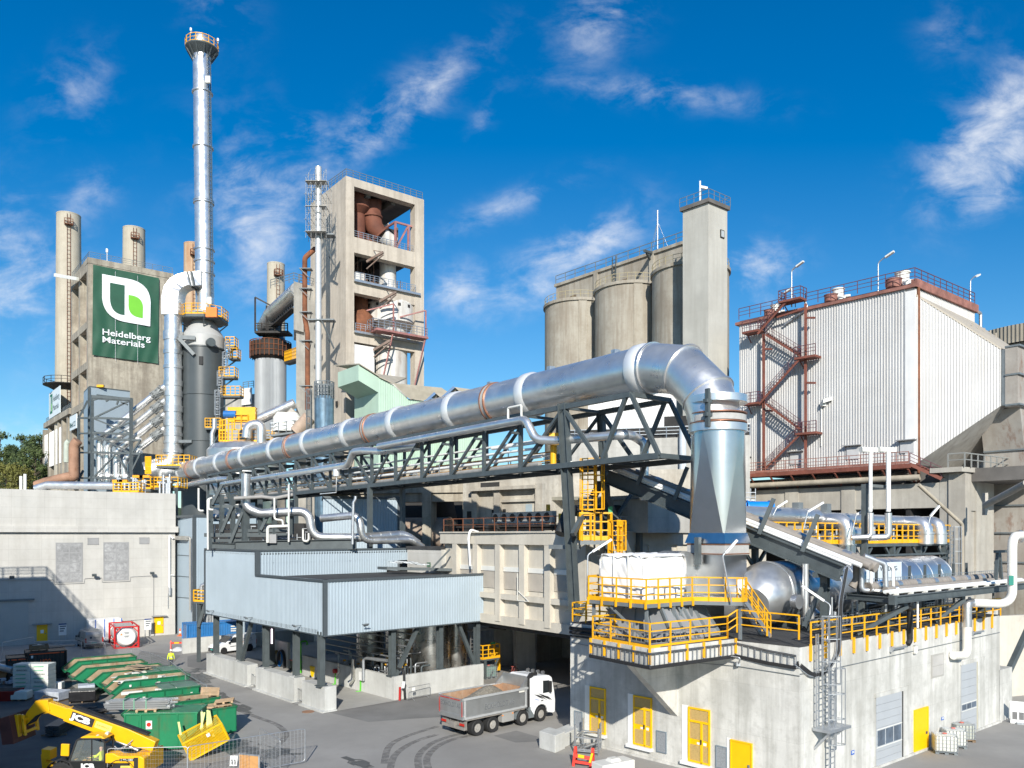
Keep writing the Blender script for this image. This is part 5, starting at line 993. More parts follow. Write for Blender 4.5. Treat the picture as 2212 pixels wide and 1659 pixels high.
m=MB(); t0,t1=wh2.t(U('a5',1050,0)[0]),wh2.t(U('a5',1640,0)[0]); m.corr(wh2.p(t0,zz+.02,-2),wh2.e,t1-t0,Z3*(wh2.at('a5',1500,350).z-zz),wh2.n,.4,.08); m.build('white_sheeting',CLAD_W,hb)
m=MB(); m.wbox(wh2,wh2.t(U('a5',1560,0)[0]),wh2.t(U('a5',1720,0)[0]),zz,wh2.at('a5',1640,500).z,-3,-1.9); m.wbox(wh2,0,wh2.L,zz,zz+1.5,-1.9,-1.7); m.build('opening',DARK,hb)
m=MB(); m.rail([wh2.p(.2,zz,-.2),wh2.p(wh2.L,zz,-.2)],1.3,1.6,.04); m.build('railing',GALV,hb)
m=MB(); m.cyl(wh2.at('a5',1690,910,.5),wh2.at('a5',1690,600,.5),.42,12); m.build('down_pipe',M('bluish_pipe',(.5,.54,.58),.5),hb)
gb=thing('green_building','pale green ribbed sheet building with fibre roof stepping down from the preheater tower','building',P(880,900,118))
wg1=Wall(P(U('zt',597,0)[0],0,121)[:2],(P(U('zt',597,0)[0],0,121)+V((.786,.618,0))*17)[:2])
def gzz(x,y,o=0):return wg1.at('zt',x,y,o)
e1=gzz(597,1315); e2=gzz(680,1355); e3=gzz(765,1437); m=MB()
prof=lambda t:(6,(e1.z if t<.01 else e1.z+(e2.z-e1.z)*min(1,t/wg1.t(U('zt',680,0)[0])))if t<wg1.t(U('zt',680,0)[0])else (e2.z+(e3.z-e2.z)*min(1,(t-wg1.t(U('zt',680,0)[0]))/(wg1.t(U('zt',765,0)[0])-wg1.t(U('zt',680,0)[0])))))
m.corr(wg1.p(0,0),wg1.e,wg1.L,prof,wg1.n,.4,.07)
m.poly([wg1.p(0,6),e1,wg1.p(0,e1.z+2.2,-8),wg1.p(0,6,-8)])
a=gzz(482,1240); b=gzz(482,1330); m.prism([a,e1,gzz(597,1400),b],-wg1.n*7); m.build('wall',CLAD_G,gb)
def slab(pts,t=.18):mm=MB(); mm.prism(pts,Z3*t); return mm
rf=slab([a+wg1.n*.3,e1+wg1.n*.3+Z3*.1,e1-wg1.n*8+Z3*2.4,a-wg1.n*8+Z3*1.2]); rf.prism([e1+wg1.n*.3,e2+wg1.n*.4,e2+wg1.e*6+Z3*2.6-wg1.n*6,e1-wg1.n*8+Z3*2.2],Z3*.18); rf.prism([e2+wg1.n*.4,e3+wg1.n*.4,e3+wg1.e*11+wg1.n*.4+Z3*.2,e2+wg1.e*9+Z3*.4],Z3*.18); rf.build('roof',ROOF_BEIGE,gb)
for x,y in ((905,1445),(1015,1410)):
 p=kp('zt',x-48,y+20,112); q=kp('zt',x+20,y-42,112); r_=kp('zt',x+80,y+10,112); dm=thing('roof_dormer','open gabled roof hood with blue frame, '+('nearer the green wall' if x<950 else 'taller one further right behind the big duct'),'roof hood',p)
 dv=V((.79,.61,0))*9; m=MB(); m.poly([p,q,q+dv,p+dv]); m.poly([q,r_,r_+dv,q+dv]); m.build('roof',ROOF_BEIGE,dm); m=MB(); m.poly([p+dv*.1,q+dv*.1,r_+dv*.1]); m.build('shade',DARK,dm); m=MB(); m.beam(p,q,.35); m.beam(p,r_,.25); m.beam(p+(q-p)*.5,r_,.18); m.build('frame',MATS['blue_steel'],dm)
 m=MB(); m.corr(V((p.x-.6,p.y+1.5,10)),V((.79,.61,0)),8,Z3*(p.z-10.5),V((.61,-.79,0)),.4,.07); m.build('wall',CLAD_G,dm)
fbd=thing('far_building','small distant pale building with a white sheet upper floor between absorber and grey silo','building',P(535,900,190)); wfb=Wall(P(480,0,190)[:2],P(548,0,185)[:2])
m=MB(); m.wbox(wfb,0,wfb.L,0,wfb.at('zb',600,965).z,-8,0); m.build('wall',CONC_GREY,fbd); m=MB(); t=wfb.t(U('zb',618,0)[0]); m.corr(wfb.p(t,wfb.at('zb',640,1030).z,.5),wfb.e,wfb.L-t,Z3*(wfb.at('zb',640,920).z-wfb.at('zb',640,1030).z),wfb.n,.5,.1); m.build('upper_floor',CLAD_W,fbd)
m=MB(); m.rail([wfb.p(t,wfb.at('zb',640,920).z,0),wfb.p(wfb.L,wfb.at('zb',640,920).z,0)],1.6,1.5,.06); m.build('railing',STEEL_LT,fbd)
sh=thing('concrete_shed','tall plain concrete shed left of the yard that shades the skips and hall','building',(-54,40,0))
a=V((-54.2,68,0)); b=V((-21.5,4.8,0)); e_=V((-.816,-.577,0))*34; m=MB(); D_=(b-a).normalized(); tn_=lambda y:(a.y-y)/-D_.y; n_=V((D_.y,-D_.x,0))*4.5; p1,p2=a+D_*tn_(36.5),a+D_*tn_(19.5)  # roof notch added so that sunlight gets through to the board stack
m.prism([a,p1,p1+e_,a+e_],Z3*21.5); m.prism([p2,b,b+e_,p2+e_],Z3*21.5); m.prism([p1,p2,p2+n_,p1+n_],Z3*16.9); m.prism([p1+n_,p2+n_,p2+e_,p1+e_],Z3*21.5); m.build('wall',CONC_GREY,sh); m=MB(); m.rail([a+Z3*21.5,p1+Z3*21.5],1.1,1.5,.04); m.rail([a+Z3*21.5,a+e_+Z3*21.5],1.1,1.5,.05); m.build('railing',STEEL,sh)
PC=V((-13.75,57.6,0)); PLd=V((-14.95,16.3,0)).normalized(); PRd=V((11.65,10.6,0)).normalized()
c2=PC+PLd*22.3; pf_=Wall((PC+PRd*15.9)[:2],PC[:2]); pw_=Wall(c2[:2],PC[:2])
pb=thing('process_building','pale blue ribbed box building raised on dark steel columns beside the yard','building',PC)
def on(w,k,x):return w.t(U(k,x,0)[0])
zb0,zt1,zt2=5.55,9.55,11.6
m=MB(); Lw,Lf2=pw_.L,pf_.L
for w in (pw_,pf_):m.wbox(w,.02,w.L-.02,zb0,zt1,-.35,-.03)
m.corr(pw_.p(0,zb0),pw_.e,Lw,Z3*(zt1-zb0),pw_.n,.22,.03); m.corr(pf_.p(0,zb0),pf_.e,Lf2,Z3*(zt1-zb0),pf_.n,.26,.045)
ts=on(pw_,'a1',652)
m.corr(pw_.p(0,zt1),pw_.e,ts-.12,Z3*(zt2-zt1),pw_.n,.22,.03); m.wbox(pw_,.02,ts,zt1,zt2,-.35,-.03)
q=pw_.p(ts,0); up_=Wall((q+PRd*19)[:2],q[:2]); tu=on(up_,'a1',1920); tu0=on(up_,'a1',1704)
m.corr(up_.p(tu,zt1+1.0),up_.e,up_.L-tu-.3,Z3*(zt2-zt1-1.0),up_.n,.26,.045); m.corr(up_.p(tu0,zt1-.1),up_.e,up_.L-tu0-.3,Z3*1.2,up_.n,.26,.045); m.wbox(up_,tu,up_.L,zt1+1,zt2,-.3,-.03); m.wbox(up_,tu0,up_.L,zt1,zt1+1,-.3,-.04)
m.build('wall',CLAD,pb)
m=MB(); m.prism([PC+Z3*(zt1-.25)+pw_.n*-.3,c2+Z3*(zt1-.25),c2+PRd*15.9+Z3*(zt1-.25),PC+PRd*15.9+Z3*(zt1-.25)],Z3*.12); m.prism([q+Z3*(zt2-.3),c2+Z3*(zt2-.3),c2+PRd*17+Z3*(zt2-.3),q+PRd*17+Z3*(zt2-.3)],Z3*.12); m.build('roof',ROOF_BLK,pb)
m=MB(); e=.06
for w,a,b,z in ((pw_,ts,Lw+e,zt1),(pf_,0,Lf2,zt1),(pw_,-e,ts,zt2),(up_,tu,up_.L+e,zt2)):m.wbox(w,a,b,z-.02,z+.13,-.4,.12)
m.wbox(pf_,Lf2-.22,Lf2+.08,zb0-.02,zt1,-.05,.10); m.wbox(pw_,Lw-.1,Lw+.09,zb0-.02,zt1,-.05,.09); m.wbox(pw_,-.16,.02,zb0,zt2,-.2,.1); m.wbox(up_,up_.L-.34,up_.L+.04,zt1,zt2,-.05,.10); m.wbox(pf_,-.12,.06,zb0,zt1,-4,.1); m.wbox(pw_,ts-.1,ts+.08,zt1+.1,zt2,-.1,.08)
m.wbox(pw_,0,Lw,zb0-.03,zb0+.06,-.35,.055); m.wbox(pf_,0,Lf2,zb0-.035,zb0+.055,-.35,.065); m.build('flashing',CLAD_EDGE,pb)
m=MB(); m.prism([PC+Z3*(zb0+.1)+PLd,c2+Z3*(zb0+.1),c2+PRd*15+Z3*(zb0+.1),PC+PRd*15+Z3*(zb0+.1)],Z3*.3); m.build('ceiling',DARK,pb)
for w,k,x,y in ((pw_,'a2',235,205),(pw_,'a2',575,265),(pw_,'a2',1005,335),(pf_,'a2',1545,325)):
 m=MB(); p=w.at(k,x,y,.03); m.beam(p,p+w.n*.45,.05); c=p+w.n*.5-Z3*.03; m.hexa(c-w.e*.2-Z3*.07,w.e*.4,w.n*.2+Z3*.14,Z3*.07-w.n*.05); m.build('floodlight',STEEL_LT,pb)
WH=1.85
cols=[(pw_,'a2',203),(pw_,'a2',407),(pw_,'a2',638),(pw_,'a2',905),(pf_,'a2',1216),(pf_,'a2',1846),(pf_,'a3',252),(pf_,'a3',550)]
def hcol(p,q,w,b=None,name='column',parent=pb):
 m=MB(); m.ibeam(p,q,w,w*1.05,up=V((.68,-.73,0)),t=.045); m.box(V((p.x,p.y,p.z+.03)),(w*1.7,w*1.7,.06),.75); return m.build(name,STEEL,parent)
for w,k,x in cols:
 p=w.p(on(w,k,x),WH,-.55); hcol(p,V((p.x,p.y,zb0+.3)),.42)
def brace(a,b,w=.3,parent=pb,mt=None):m=MB(); m.beam(a,b,w); return m.build('brace',mt or STEEL,parent)
p=pw_.p(on(pw_,'a2',425),WH,-.55); brace(p,pw_.p(on(pw_,'a2',520),zb0+.2,-.55),.28)
p=pf_.p(on(pf_,'a2',1880),WH,-.55); brace(p,pf_.p(on(pf_,'a2',2080),zb0+.1,-.55),.28)
p=pf_.p(on(pf_,'a3',530),WH,-.55); brace(p,pf_.p(on(pf_,'a3',395),zb0+.1,-.55),.28)
p=pf_.p(on(pf_,'a3',5),WH+.5,-.55)
SLAB=M('concrete_slab',(.37,.36,.335),.85,var=.10,vs=.4,stain=.3,stcol=(.24,.23,.22))
m=MB(); far=PC+PLd*22+PRd*14; m.poly([pw_.p(-.5,.03,.25),pw_.p(Lw+.35,.03,.25),pf_.p(0,.03,.3),far+Z3*.03]); sl_=m.build('loading_slab',SLAB,kind='structure')
for i,(x0,x1)in enumerate(((168,527),(603,942),(1013,1255))):
 t0,t1=on(pw_,'a2',x0),on(pw_,'a2',x1)
 if i==2:t1=Lw+.1
 m=MB(); m.wbox(pw_,t0,t1,.02,WH,-.95,.0); m.wbox(pw_,t0-.05,t1+.2,0,.12,-.9,.28)
 for w,k,x in cols[:5]:
  t=on(w,k,x)
  if w is pw_ and t0<t<t1:m.wbox(pw_,t-.35,t+.35,WH,WH+.07,-.9,-.1)
 o=m.build('low_wall',CONC_PALE); tag(o,('low pale concrete wall segment under the blue building, behind the damp asphalt','low pale concrete wall segment between the two openings with crowd barriers','short low concrete wall segment at the near corner of the blue building')[i],'wall','low walls under the pale blue building')
iw0=kg('a2',1830,1000); ie=kg('a3',582,1612)
bw=thing('bund_wall','pale concrete bund wall around the steel tanks under the blue building','wall',iw0); wi=Wall((pf_.p(on(pf_,'a3',578),0,-.1))[:2],iw0[:2]); wj=Wall((iw0+PLd*15)[:2],iw0[:2])
m=MB(); m.wbox(wi,0,wi.L-.02,.02,WH,-.3,0); m.wbox(wj,0,wj.L,.02,WH-.001,-.3,.02); m.build('wall',CONC_PALE,bw)
INOXD=INOX
def tank(px,d,w,ztop,lab):
 c=P(px,0,d); r=w*d/F/2; o=thing('steel_tank',lab,'tank',(c.x,c.y,0),None,'steel tanks under the blue building'); m=MB(); zz=.1
 m.lathe((c.x,c.y,0),[(r,0),(r,ztop),(0,ztop+.3)],40)
 while zz<ztop:m.lathe((c.x,c.y,0),[(r+.004,zz),(r+.012,zz+.012),(r+.012,zz+.03),(r+.004,zz+.04)],40); zz+=1.25
 for a in range(8):q=a*.785+.3; m.beam((c.x+math.cos(q)*r,c.y+math.sin(q)*r,0),(c.x+math.cos(q)*r,c.y+math.sin(q)*r,ztop),.02)
 m.build('shell',INOXD,o); return c,r
tank(933,69.5,84,9,'wide stainless steel tank nearest the truck under the blue building')
tank(868,73,70,9,'stainless steel tank just left of the widest one, behind the diagonal brace')
tank(800,76,60,9,'dim stainless steel tank in the shade deeper under the blue building')
tank(985,73.5,52,9,'stainless steel tank beside the ladder right of the widest tank')
rg=random.Random(11); pk=thing('pump_skid','cluster of pumps, valves and grey pipes behind the bund wall','pumps',iw0+PLd*3+PRd*2)
gm=MB(); wm=MB(); ym=MB(); dm_=MB()
for k in range(34):
 p=iw0+PLd*rg.uniform(.5,11)+PRd*rg.uniform(.6,3.6); h=rg.uniform(1.2,2.9); mm=rg.choice((gm,gm,wm,dm_))
 mm.tube(fillet([p,p+Z3*h,p+Z3*h+(PLd if k%2 else PRd)*rg.uniform(.4,1.8)],.2,3),rg.uniform(.04,.11),7)
 if k%3==0:mm.cyl(p+Z3*.4,p+Z3*.9+PRd*.3,.2,10); ym.box(p+Z3*(h+.1),(.2,.2,.14),k)
 if k%4==0:dm_.box(p+V((0,0,.6)),(.5,.4,1.0),.6)
for k in range(6):z=2.6+.45*k; p=iw0+PRd*(.8+.35*k); gm.tube([p+PLd*1+Z3*z,p+PLd*13+Z3*z],.07,6)
gm.tube(fillet([wj.p(wj.L-4.2,1.0,.2),wj.p(wj.L-4.2,2.9,.2),wj.p(wj.L-1.6,2.9,-.4)],.3),.13,10)
gm.build('pipework',GALV,pk); wm.build('pale_pipework',OFFWH,pk); ym.build('valve_handles',YEL,pk); dm_.build('pump_bodies',STEEL,pk)
fp=thing('filling_point','silver tanker filling hose points and grey boxes on the inner bund wall','filling point',wj.p(wj.L-5,1))
m=MB(); t=on(wj,'c5',545); m.tube([wj.p(t,2.6,.25),wj.p(t,.9,.25),wj.p(t-.2,.6,.5)],[.12,.17,.2],10); m.tube(fillet([wj.p(t-2.4,2.0,.25),wj.p(t-2.4,1.2,.2),wj.p(t-2.6,.8,.35)],.2),.07,8); m.build('nozzle',INOX,fp)
m=MB(); t=on(wj,'c5',645); m.wbox(wj,t-.25,t+.25,1.0,1.7,.03,.3); m.build('box',WHITE,fp)
m=MB(); t=on(wj,'c5',305); m.cyl(wj.p(t,1.2,.02),wj.p(t,1.2,.3),.2,16); m.build('red_valve',M('red_paint',(.42,.02,.02),.4),fp)
GREENP=M('bright_green_paint',(.10,.50,.03),.45)
m=MB()
for x in (300,620):t=on(wj,'c5',x); m.beam(wj.p(t,1.0,.08),wj.p(t,.05,.12),.09); m.beam(wj.p(t,.05,.12),wj.p(t-.15,.02,.45),.09)
m.build('green_marker',GREENP,fp)
es=thing('emergency_shower','bright green emergency shower pipe standing in the loading bay','shower',kg('a2',1003,762)); p=kg('a2',1003,762); m=MB(); m.tube(fillet([p,p+Z3*3.0,p+Z3*3.0+PRd*.6,p+Z3*2.75+PRd*.65],.15),.07,10); m.tube([p+Z3*1.1,p+Z3*1.1+PRd*.35-PLd*.2],.06,8); m.lathe(p+PRd*.4-PLd*.2+Z3*1.1,[(.05,-.06),(.17,.04)],14); m.lathe(p+Z3*2.7+PRd*.65,[(.16,-.05),(.05,.06)],14); m.build('pipe',GREENP,es); m=MB(); m.lathe(p,[(.3,0),(.3,.05),(0,.05)],16); m.build('foot',SLAB,es)
def wheelie(loc,rz,body,lid,label):
 o=thing('wheelie_bin',label,'bin',loc,rz); m=MB(); m.loft([V((x,y,.12))for x,y in ((-.24,-.27),(.24,-.27),(.24,.27),(-.24,.27))],[V((x,y,1.0))for x,y in ((-.3,-.36),(.3,-.36),(.3,.36),(-.3,.36))]); m.build('body',body,o)
 m=MB(); m.loft([V((x,y,1.0))for x,y in ((-.33,-.4),(.33,-.4),(.33,.38),(-.33,.38))],[V((x,y,1.1))for x,y in ((-.28,-.34),(.28,-.34),(.28,.36),(-.28,.36))]); m.build('lid',lid,o)
 for x in (-.27,.27):m=MB(); m.cyl((x-.03,.3,.12),(x+.03,.3,.12),.12,14); m.build('wheel',BLACK,o)
 return o
YB=M('yellow_plastic',(.80,.53,.0),.4,var=.05)
wheelie(kg('a2',1128,800),.9,YB,YB,'yellow wheelie bin standing by the bund wall under the blue building')
wheelie(kg('a2',945,738),.75,M('dark_green_plastic',(.008,.03,.018),.5),M('red_plastic',(.45,.07,.05),.5),'dark green wheelie bin with red lid in the loading bay')
wheelie(kg('z6',1040,1455),.3,YB,YB,'yellow wheelie bin beside the red framed tank container')
ew=thing('end_wall','short concrete wall with coiled hoses and orange cabinet in the loading bay','wall',kg('c4',1220,1120)); wq=Wall(kg('c4',1215,1118)[:2],kg('c4',1660,1245)[:2]); m=MB(); m.wbox(wq,0,wq.L,.03,2.5,-.3,0); m.build('wall',CONC_PALE,ew)
m=MB(); m.wbox(wq,on(wq,'c4',1270),on(wq,'c4',1360),wq.at('c4',1300,955).z,wq.at('c4',1300,735).z,0,.2); m.build('cabinet',M('ochre_paint',(.55,.28,.02),.6),ew)
def coil(w,t,z,r,n,mat,r2=.035,name='hose'):
 m=MB(); rg2=random.Random(n)
 for k in range(n):a0=rg2.uniform(0,.4); rr=r*rg2.uniform(.85,1.05); m.tube([w.p(t+math.cos(a)*rr*.75,z+math.sin(a)*rr*1.25-rr*.4,.1+.05*k)for a in [6.2832*j/22+a0 for j in range(23)]],r2,6)
 return m.build(name,mat,ew)
coil(wq,on(wq,'c4',1450),wq.at('c4',1450,940).z,.55,5,M('yellow_black_hose',(.16,.13,.04),.6,var=.5,vs=8)); coil(wq,on(wq,'c4',1535),wq.at('c4',1535,960).z,.6,4,M('blue_hose',(.01,.16,.45),.4)); coil(wq,on(wq,'c4',1570),wq.at('c4',1560,1010).z,.95,5,BLACK,.05)
lt_=thing('strip_lamp','glowing vertical strip lamp on a dark post under the blue building','lamp',kg('c4',1310,1100)); p=kp('c4',1300,700,77.5); m=MB(); m.beam(p+Z3*-2,p+Z3*3.4,.5); m.build('post',STEEL,lt_); m=MB(); m.beam(kp('c4',1312,690,77.0),kp('c4',1312,365,77.0),.10); m.build('tube',M('lamp_tube',(.9,.8,.9),.5,emit=(1,.82,.95,3.0)),lt_)
bwl=thing('retaining_wall','long low concrete wall behind the white van and in front of the blue container','wall',kg('a2',0,590)); wz=Wall(kg('a2',-40,590)[:2],kg('c4',1210,740)[:2]); m=MB(); m.wbox(wz,0,wz.L+6,.02,1.65,-.4,0); m.build('wall',CONC_PALE,bwl)
cbp=thing('crowd_barrier','x','barrier',(0,0,0),0,'galvanised crowd barriers'); m=MB(); Wd,Hh=2.3,1.05
m.tube(fillet([(-Wd/2,0,.12),(-Wd/2,0,Hh),(Wd/2,0,Hh),(Wd/2,0,.12)],.12),.022,8); m.tube([(-Wd/2,0,.18),(Wd/2,0,.18)],.02,8)
for k in range(1,17):x=-Wd/2+Wd*k/17; m.tube([(x,0,.18),(x,0,Hh)],.009,5)
m.build('frame',GALV,cbp)
for x in (-.75,.75):m=MB(); m.tube([(x,-.3,.02),(x,0,.2),(x,.3,.02)],.018,6); m.build('foot',GALV,cbp)
aL=math.atan2(PLd.y,PLd.x); aR=math.atan2(PRd.y,PRd.x)
for i,(k,x,y,rz,lab)in enumerate((('a2',540,865,aL,'crowd barrier in the gap between the two longer low walls'),('a2',948,1005,aL+.08,'crowd barrier in the gap beside the short corner wall'),('a2',2050,985,aR+.1,'crowd barrier with small white sign leaning near the bund wall'))):
 p=kg(k,x,y); o=cbp if i==0 else dup(cbp,p,rz); o.location=p; o.rotation_euler=(0,0,rz); o['label']=lab
 if i==2:m=MB(); m.bx(-.75,-.03,.72,-.45,-.015,.98); s9=m.build('notice',WHITE); s9.parent=o
hp=thing('hose_stand','red and black wrapped hose hanging down the bund wall corner','hose',kg('a2',1905,1000)); p=kg('a2',1905,1000); m=MB(); m.tube(fillet([p+V((.15,.2,.05)),p+V((.1,.1,1.0)),p+V((.05,.25,2.3)),p+V((-.6,.9,2.4))],.2),.09,8); m.build('hose',BLACK,hp); m=MB(); m.cyl(p+V((-.25,0,0)),p+V((-.22,0,1.05)),.09,10); m.build('red_post',MATS['red_paint'],hp); m=MB(); m.tube([p+V((.02,-.05,1.0)),p+V((.1,-.05,1.5))],.14,8); m.build('tape',WHITE,hp)
yl=thing('access_ladder','steel ladder and little yellow railed landing right of the stainless tanks','ladder',kg('a4',600,440)); dq=70.5
m=MB(); m.ladder(kp('a4',540,445,dq),kp('a4',540,78,dq),PRd,.75,.3,.04); m.hexa(kp('a4',465,80,dq),PRd*4.6,V((0,.7,0)),Z3*.12); m.build('ladder',GALV,yl)
a=kp('a4',640,385,dq); m=MB(); m.hexa(a,PRd*2.0,V((-.7,.75,0))*1.2,Z3*-.15); m.beam(a+PRd*1.8-Z3*.1,a+PRd*.4-Z3*2.4,.14); m.beam(a+PRd*.3-Z3*.1,a+PRd*.3-Z3*4,.16); pf=m.build('landing',STEEL,yl); m=MB(); m.rail([a+V((-.7,.75,0))*1.2,a,a+PRd*2.0,a+PRd*2.0+V((-.7,.75,0))*1.2],1.25,.7,.04,toe=.2); m.build('railing',YEL,pf)
m=MB(); m.beam(kp('a4',805,500,74),kp('a4',805,260,74),.35); m.build('post',YEL,yl)
m=MB(); m.box(a+PRd*1.2+Z3*1.35,(.55,.05,.22),aR); m.build('exit_sign',M('exit_green',(.03,.30,.12),.5),yl)
nb=thing('clad_tower','narrow blue grey panelled tower between the concrete hall and the pale blue building','building',P(420,1400,98)); wn1=Wall(P(381,0,104)[:2],P(418,0,98.5)[:2]); wn2=Wall(P(418,0,98.5)[:2],(P(418,0,98.5)+V((.74,.67,0))*9)[:2]); zn=wn1.at('a1',140,742).z
CLN=M('tower_cladding',(.36,.44,.50),.5,var=.04,vs=.4)
m=MB(); m.wbox(wn1,0,wn1.L,0,zn,-8,0); m.corr(wn2.p(0,0),wn2.e,wn2.L,Z3*zn,wn2.n,.3,.05); m.build('wall',CLN,nb)
m=MB(); m.wbox(wn1,-.1,wn1.L+.1,zn,zn+.3,-8,.12); m.wbox(wn2,-.1,wn2.L,zn+.005,zn+.29,-6,.12); m.wbox(wn1,wn1.L-.25,wn1.L+.1,0,zn,0,.08); m.wbox(wn2,-.1,.3,0,zn,0,.08)
for y in (1045,1215,1385):m.beam(wn1.at('a1',20,y,.03),wn1.at('a1',120,y+8,.03),.06)
m.build('flashing',CLAD_EDGE,nb)
m=MB(); m.wrect(wn1,'a1',5,893,112,925,.05,.5); m.tube(fillet([wn1.at('a1',100,905,.4),wn1.at('a1',122,905,.4),wn1.at('a1',122,1490,.3)],.3),.14,8); m.build('cable_duct',M('tan_grey_metal',(.38,.37,.34),.5,.3),nb)
ys=thing('valve_platform','small yellow railed valve platform on a steel leg left of the pale blue building','platform',kg('a1',195,1600)); dq=80
a=kp('a1',150,1420,dq); b=kp('a1',242,1425,dq); m=MB(); m.hexa(a,b-a,V((0,1.6,0)),Z3*-.2); m.beam(a+V((.4,.3,0)),V((a.x+.4,a.y+.3,0)),.3); m.beam(kp('a1',245,1440,dq),kp('a1',190,1625,dq),.3); pf=m.build('frame',STEEL,ys); m=MB(); m.rail([a+V((0,1.6,0)),a,b],1.15,.9,.05,toe=.2); m.build('railing',YEL,pf)
m=MB()
for k in range(6):x=a.x+.4+k*.3; m.tube(fillet([(x,a.y+1,a.z-2.2),(x,a.y+1,a.z+1.5+.4*(k%3)),(x+.4,a.y+1,a.z+1.7+.4*(k%3))],.15),.1 if k%2 else .2,8)
m.build('valves',GALV,ys)
cbx=thing('clad_box','flat pale blue ribbed box building seen behind the silver pipes','building',P(800,1150,84)); wcx=Wall(P(698,0,86)[:2],P(860,0,88)[:2]); m=MB(); z0,z1=wcx.at('a1',1500,1060).z,wcx.at('a1',1500,595).z; m.corr(wcx.p(0,z0-4),wcx.e,wcx.L,Z3*(z1-z0+4),wcx.n,.3,.05); m.wbox(wcx,0.02,wcx.L-.02,0,z1-.02,-6,-.05); m.build('wall',CLAD,cbx); m=MB(); m.wbox(wcx,-.1,wcx.L+.15,z1,z1+.25,-6,.15); m.wbox(wcx,wcx.L-.08,wcx.L+.15,z0-4,z1,-.1,.12); m.build('flashing',CLAD_EDGE,cbx)
lw=thing('concrete_link','plain pale concrete wall with a small green grille between blue and ribbed buildings','building',rb.p(0,5)); wlk=Wall(P(880,0,76)[:2],rb.p(.2,0)[:2]); m=MB(); m.wbox(wlk,0,wlk.L,0,wlk.at('a1',1990,1000).z,-2,0); m.build('wall',CONC_NEW,lw); m=MB(); m.wbox(wlk,-.1,wlk.L,wlk.at('a1',1990,1000).z,wlk.at('a1',1990,990).z+.15,-2,.1); m.build('roof_edge',ROOF_BLK,lw); louvre(wlk,'a1',2030,1105,2058,1142,lw,M('green_grille',(.12,.2,.14),.6),name='grille')
m=MB(); m.beam(kp('a1',2070,1150,70.5),kp('a1',2212,1000,70.5),.16); m.hexa(kp('a1',1705,1165,71),PRd*1.0+kp('a1',2180,1180,71)-kp('a1',1705,1165,71),V((-.7,.75,0))*1.5,Z3*.25); m.build('canopy_frame',STEEL,lw); m=MB(); a=kp('a1',1730,1138,71.5);
for k in range(16):q=a+(kp('a1',2020,1158,71.5)-a)*(k/16)+Z3*random.uniform(.3,.5); m.hexa(q,V((.5,.1,random.uniform(-.08,.08))),V((-.3,.8,0)),Z3*.06)
m.build('stacked_profiles',GALV,lw)
RX,RY=12.3,47.0; TD=V((-.615,.7886,0)).normalized(); TN=V((-.7886,-.615,0)).normalized(); ZP=23.8; RP_=1.56
def T(t,o=0.0,z=0.0):return V((RX,RY,0))+TD*t+TN*o+Z3*z
def tpx(px,o=0.0):q=(px-CX)/F; b=V((RX,RY,0))+TN*o; return (b.x-q*b.y)/(-TD.x+q*TD.y)
gd=thing('great_duct','huge shiny aluminium clad duct on a truss bending down onto the concrete building roof','duct',T(0,0,10))
EL=[T(6.9,0,ZP),T(5.1,0,ZP-.0),T(2.6,0,ZP-.55),T(.75,0,ZP-2.35),T(0,0,ZP-4.6)]
m=MB(); duct(m,[T(tpx(368),0,ZP),EL[1]],RP_,1.25,48,lip=.006); m.build('pipe',ALU,gd)
els=MB(); els.tube(EL[1:],RP_*1.012,48,caps=False)
for i in (1,2,3):d=(EL[min(i+1,4)]-EL[i-1]).normalized(); els.tube([EL[i]-d*.06,EL[i]+d*.06],RP_*1.07,48)
for i in range(1,4):
 for f in (.25,.5,.75):c=EL[i].lerp(EL[i+1],f); d=(EL[i+1]-EL[i]).normalized(); els.tube([c-d*.008,c+d*.008],RP_*1.017,48,caps=False)
els.build('elbow',ALU,gd)
zr0,zr1=19.15,12.75
m=MB(); duct(m,[EL[4],T(0,0,zr0)],RP_,.6,48,lip=.03); m.build('riser',ALU,gd)
m=MB(); m.cyl(T(0,0,zr0+.9),T(0,0,zr0+.55),RP_*1.05,48); m.build('fabric_joint',M('grey_fabric',(.42,.41,.39),.8,var=.1,vs=3,bump=.3,bs=3),gd)
m=MB()
for z in (zr0+1.0,zr0+.45):m.cyl(T(0,0,z),T(0,0,z+.06),RP_*1.08,48)
m.build('copper_band',M('copper_brown',(.33,.15,.09),.45,.5),gd)
m=MB()
for z in (zr0+1.65,zr0-.05):m.cyl(T(0,0,z),T(0,0,z+.42),RP_*1.10,48)
m.build('collar',ALU,gd)
m=MB(); q=T(0,0,zr0); fdir=V((-.55,-.83,0)).normalized(); m.box(q+fdir*(RP_+.22)+Z3*1.2,(.16,.3,2.2),.5); m.box(q+fdir*(RP_+.2)+Z3*.8,(.45,.3,.2),.5); m.box(q+fdir*(RP_+.2)+Z3*1.6,(.45,.3,.2),.5); m.build('restraint',STEEL,gd)
SQ=1.19; yawq=R(42); sqc=[T(0,0,zr1)+V((math.cos(yawq+math.pi/2*k+math.pi/4),math.sin(yawq+math.pi/2*k+math.pi/4),0))*SQ*1.414 for k in range(4)]
m=MB()
for k in range(4):
 a0=yawq+math.pi/2*k; arc=[T(0,0,zr0)+V((math.cos(a0+math.pi/2*j/10),math.sin(a0+math.pi/2*j/10),0))*RP_ for j in range(11)]
 m.add([sqc[k]]+arc,[(0,j+1,j+2)for j in range(10)],True); m.add([arc[10],sqc[k],sqc[(k+1)%4]],[(0,1,2)])
for z in (17.6,16.0,14.4):
 f=(zr0-z)/(zr0-zr1)
m.build('transition',M('aluminium_transition',(.62,.615,.61),.24,.9,var=.08,vs=.6,bump=.05,bs=1.2),gd)
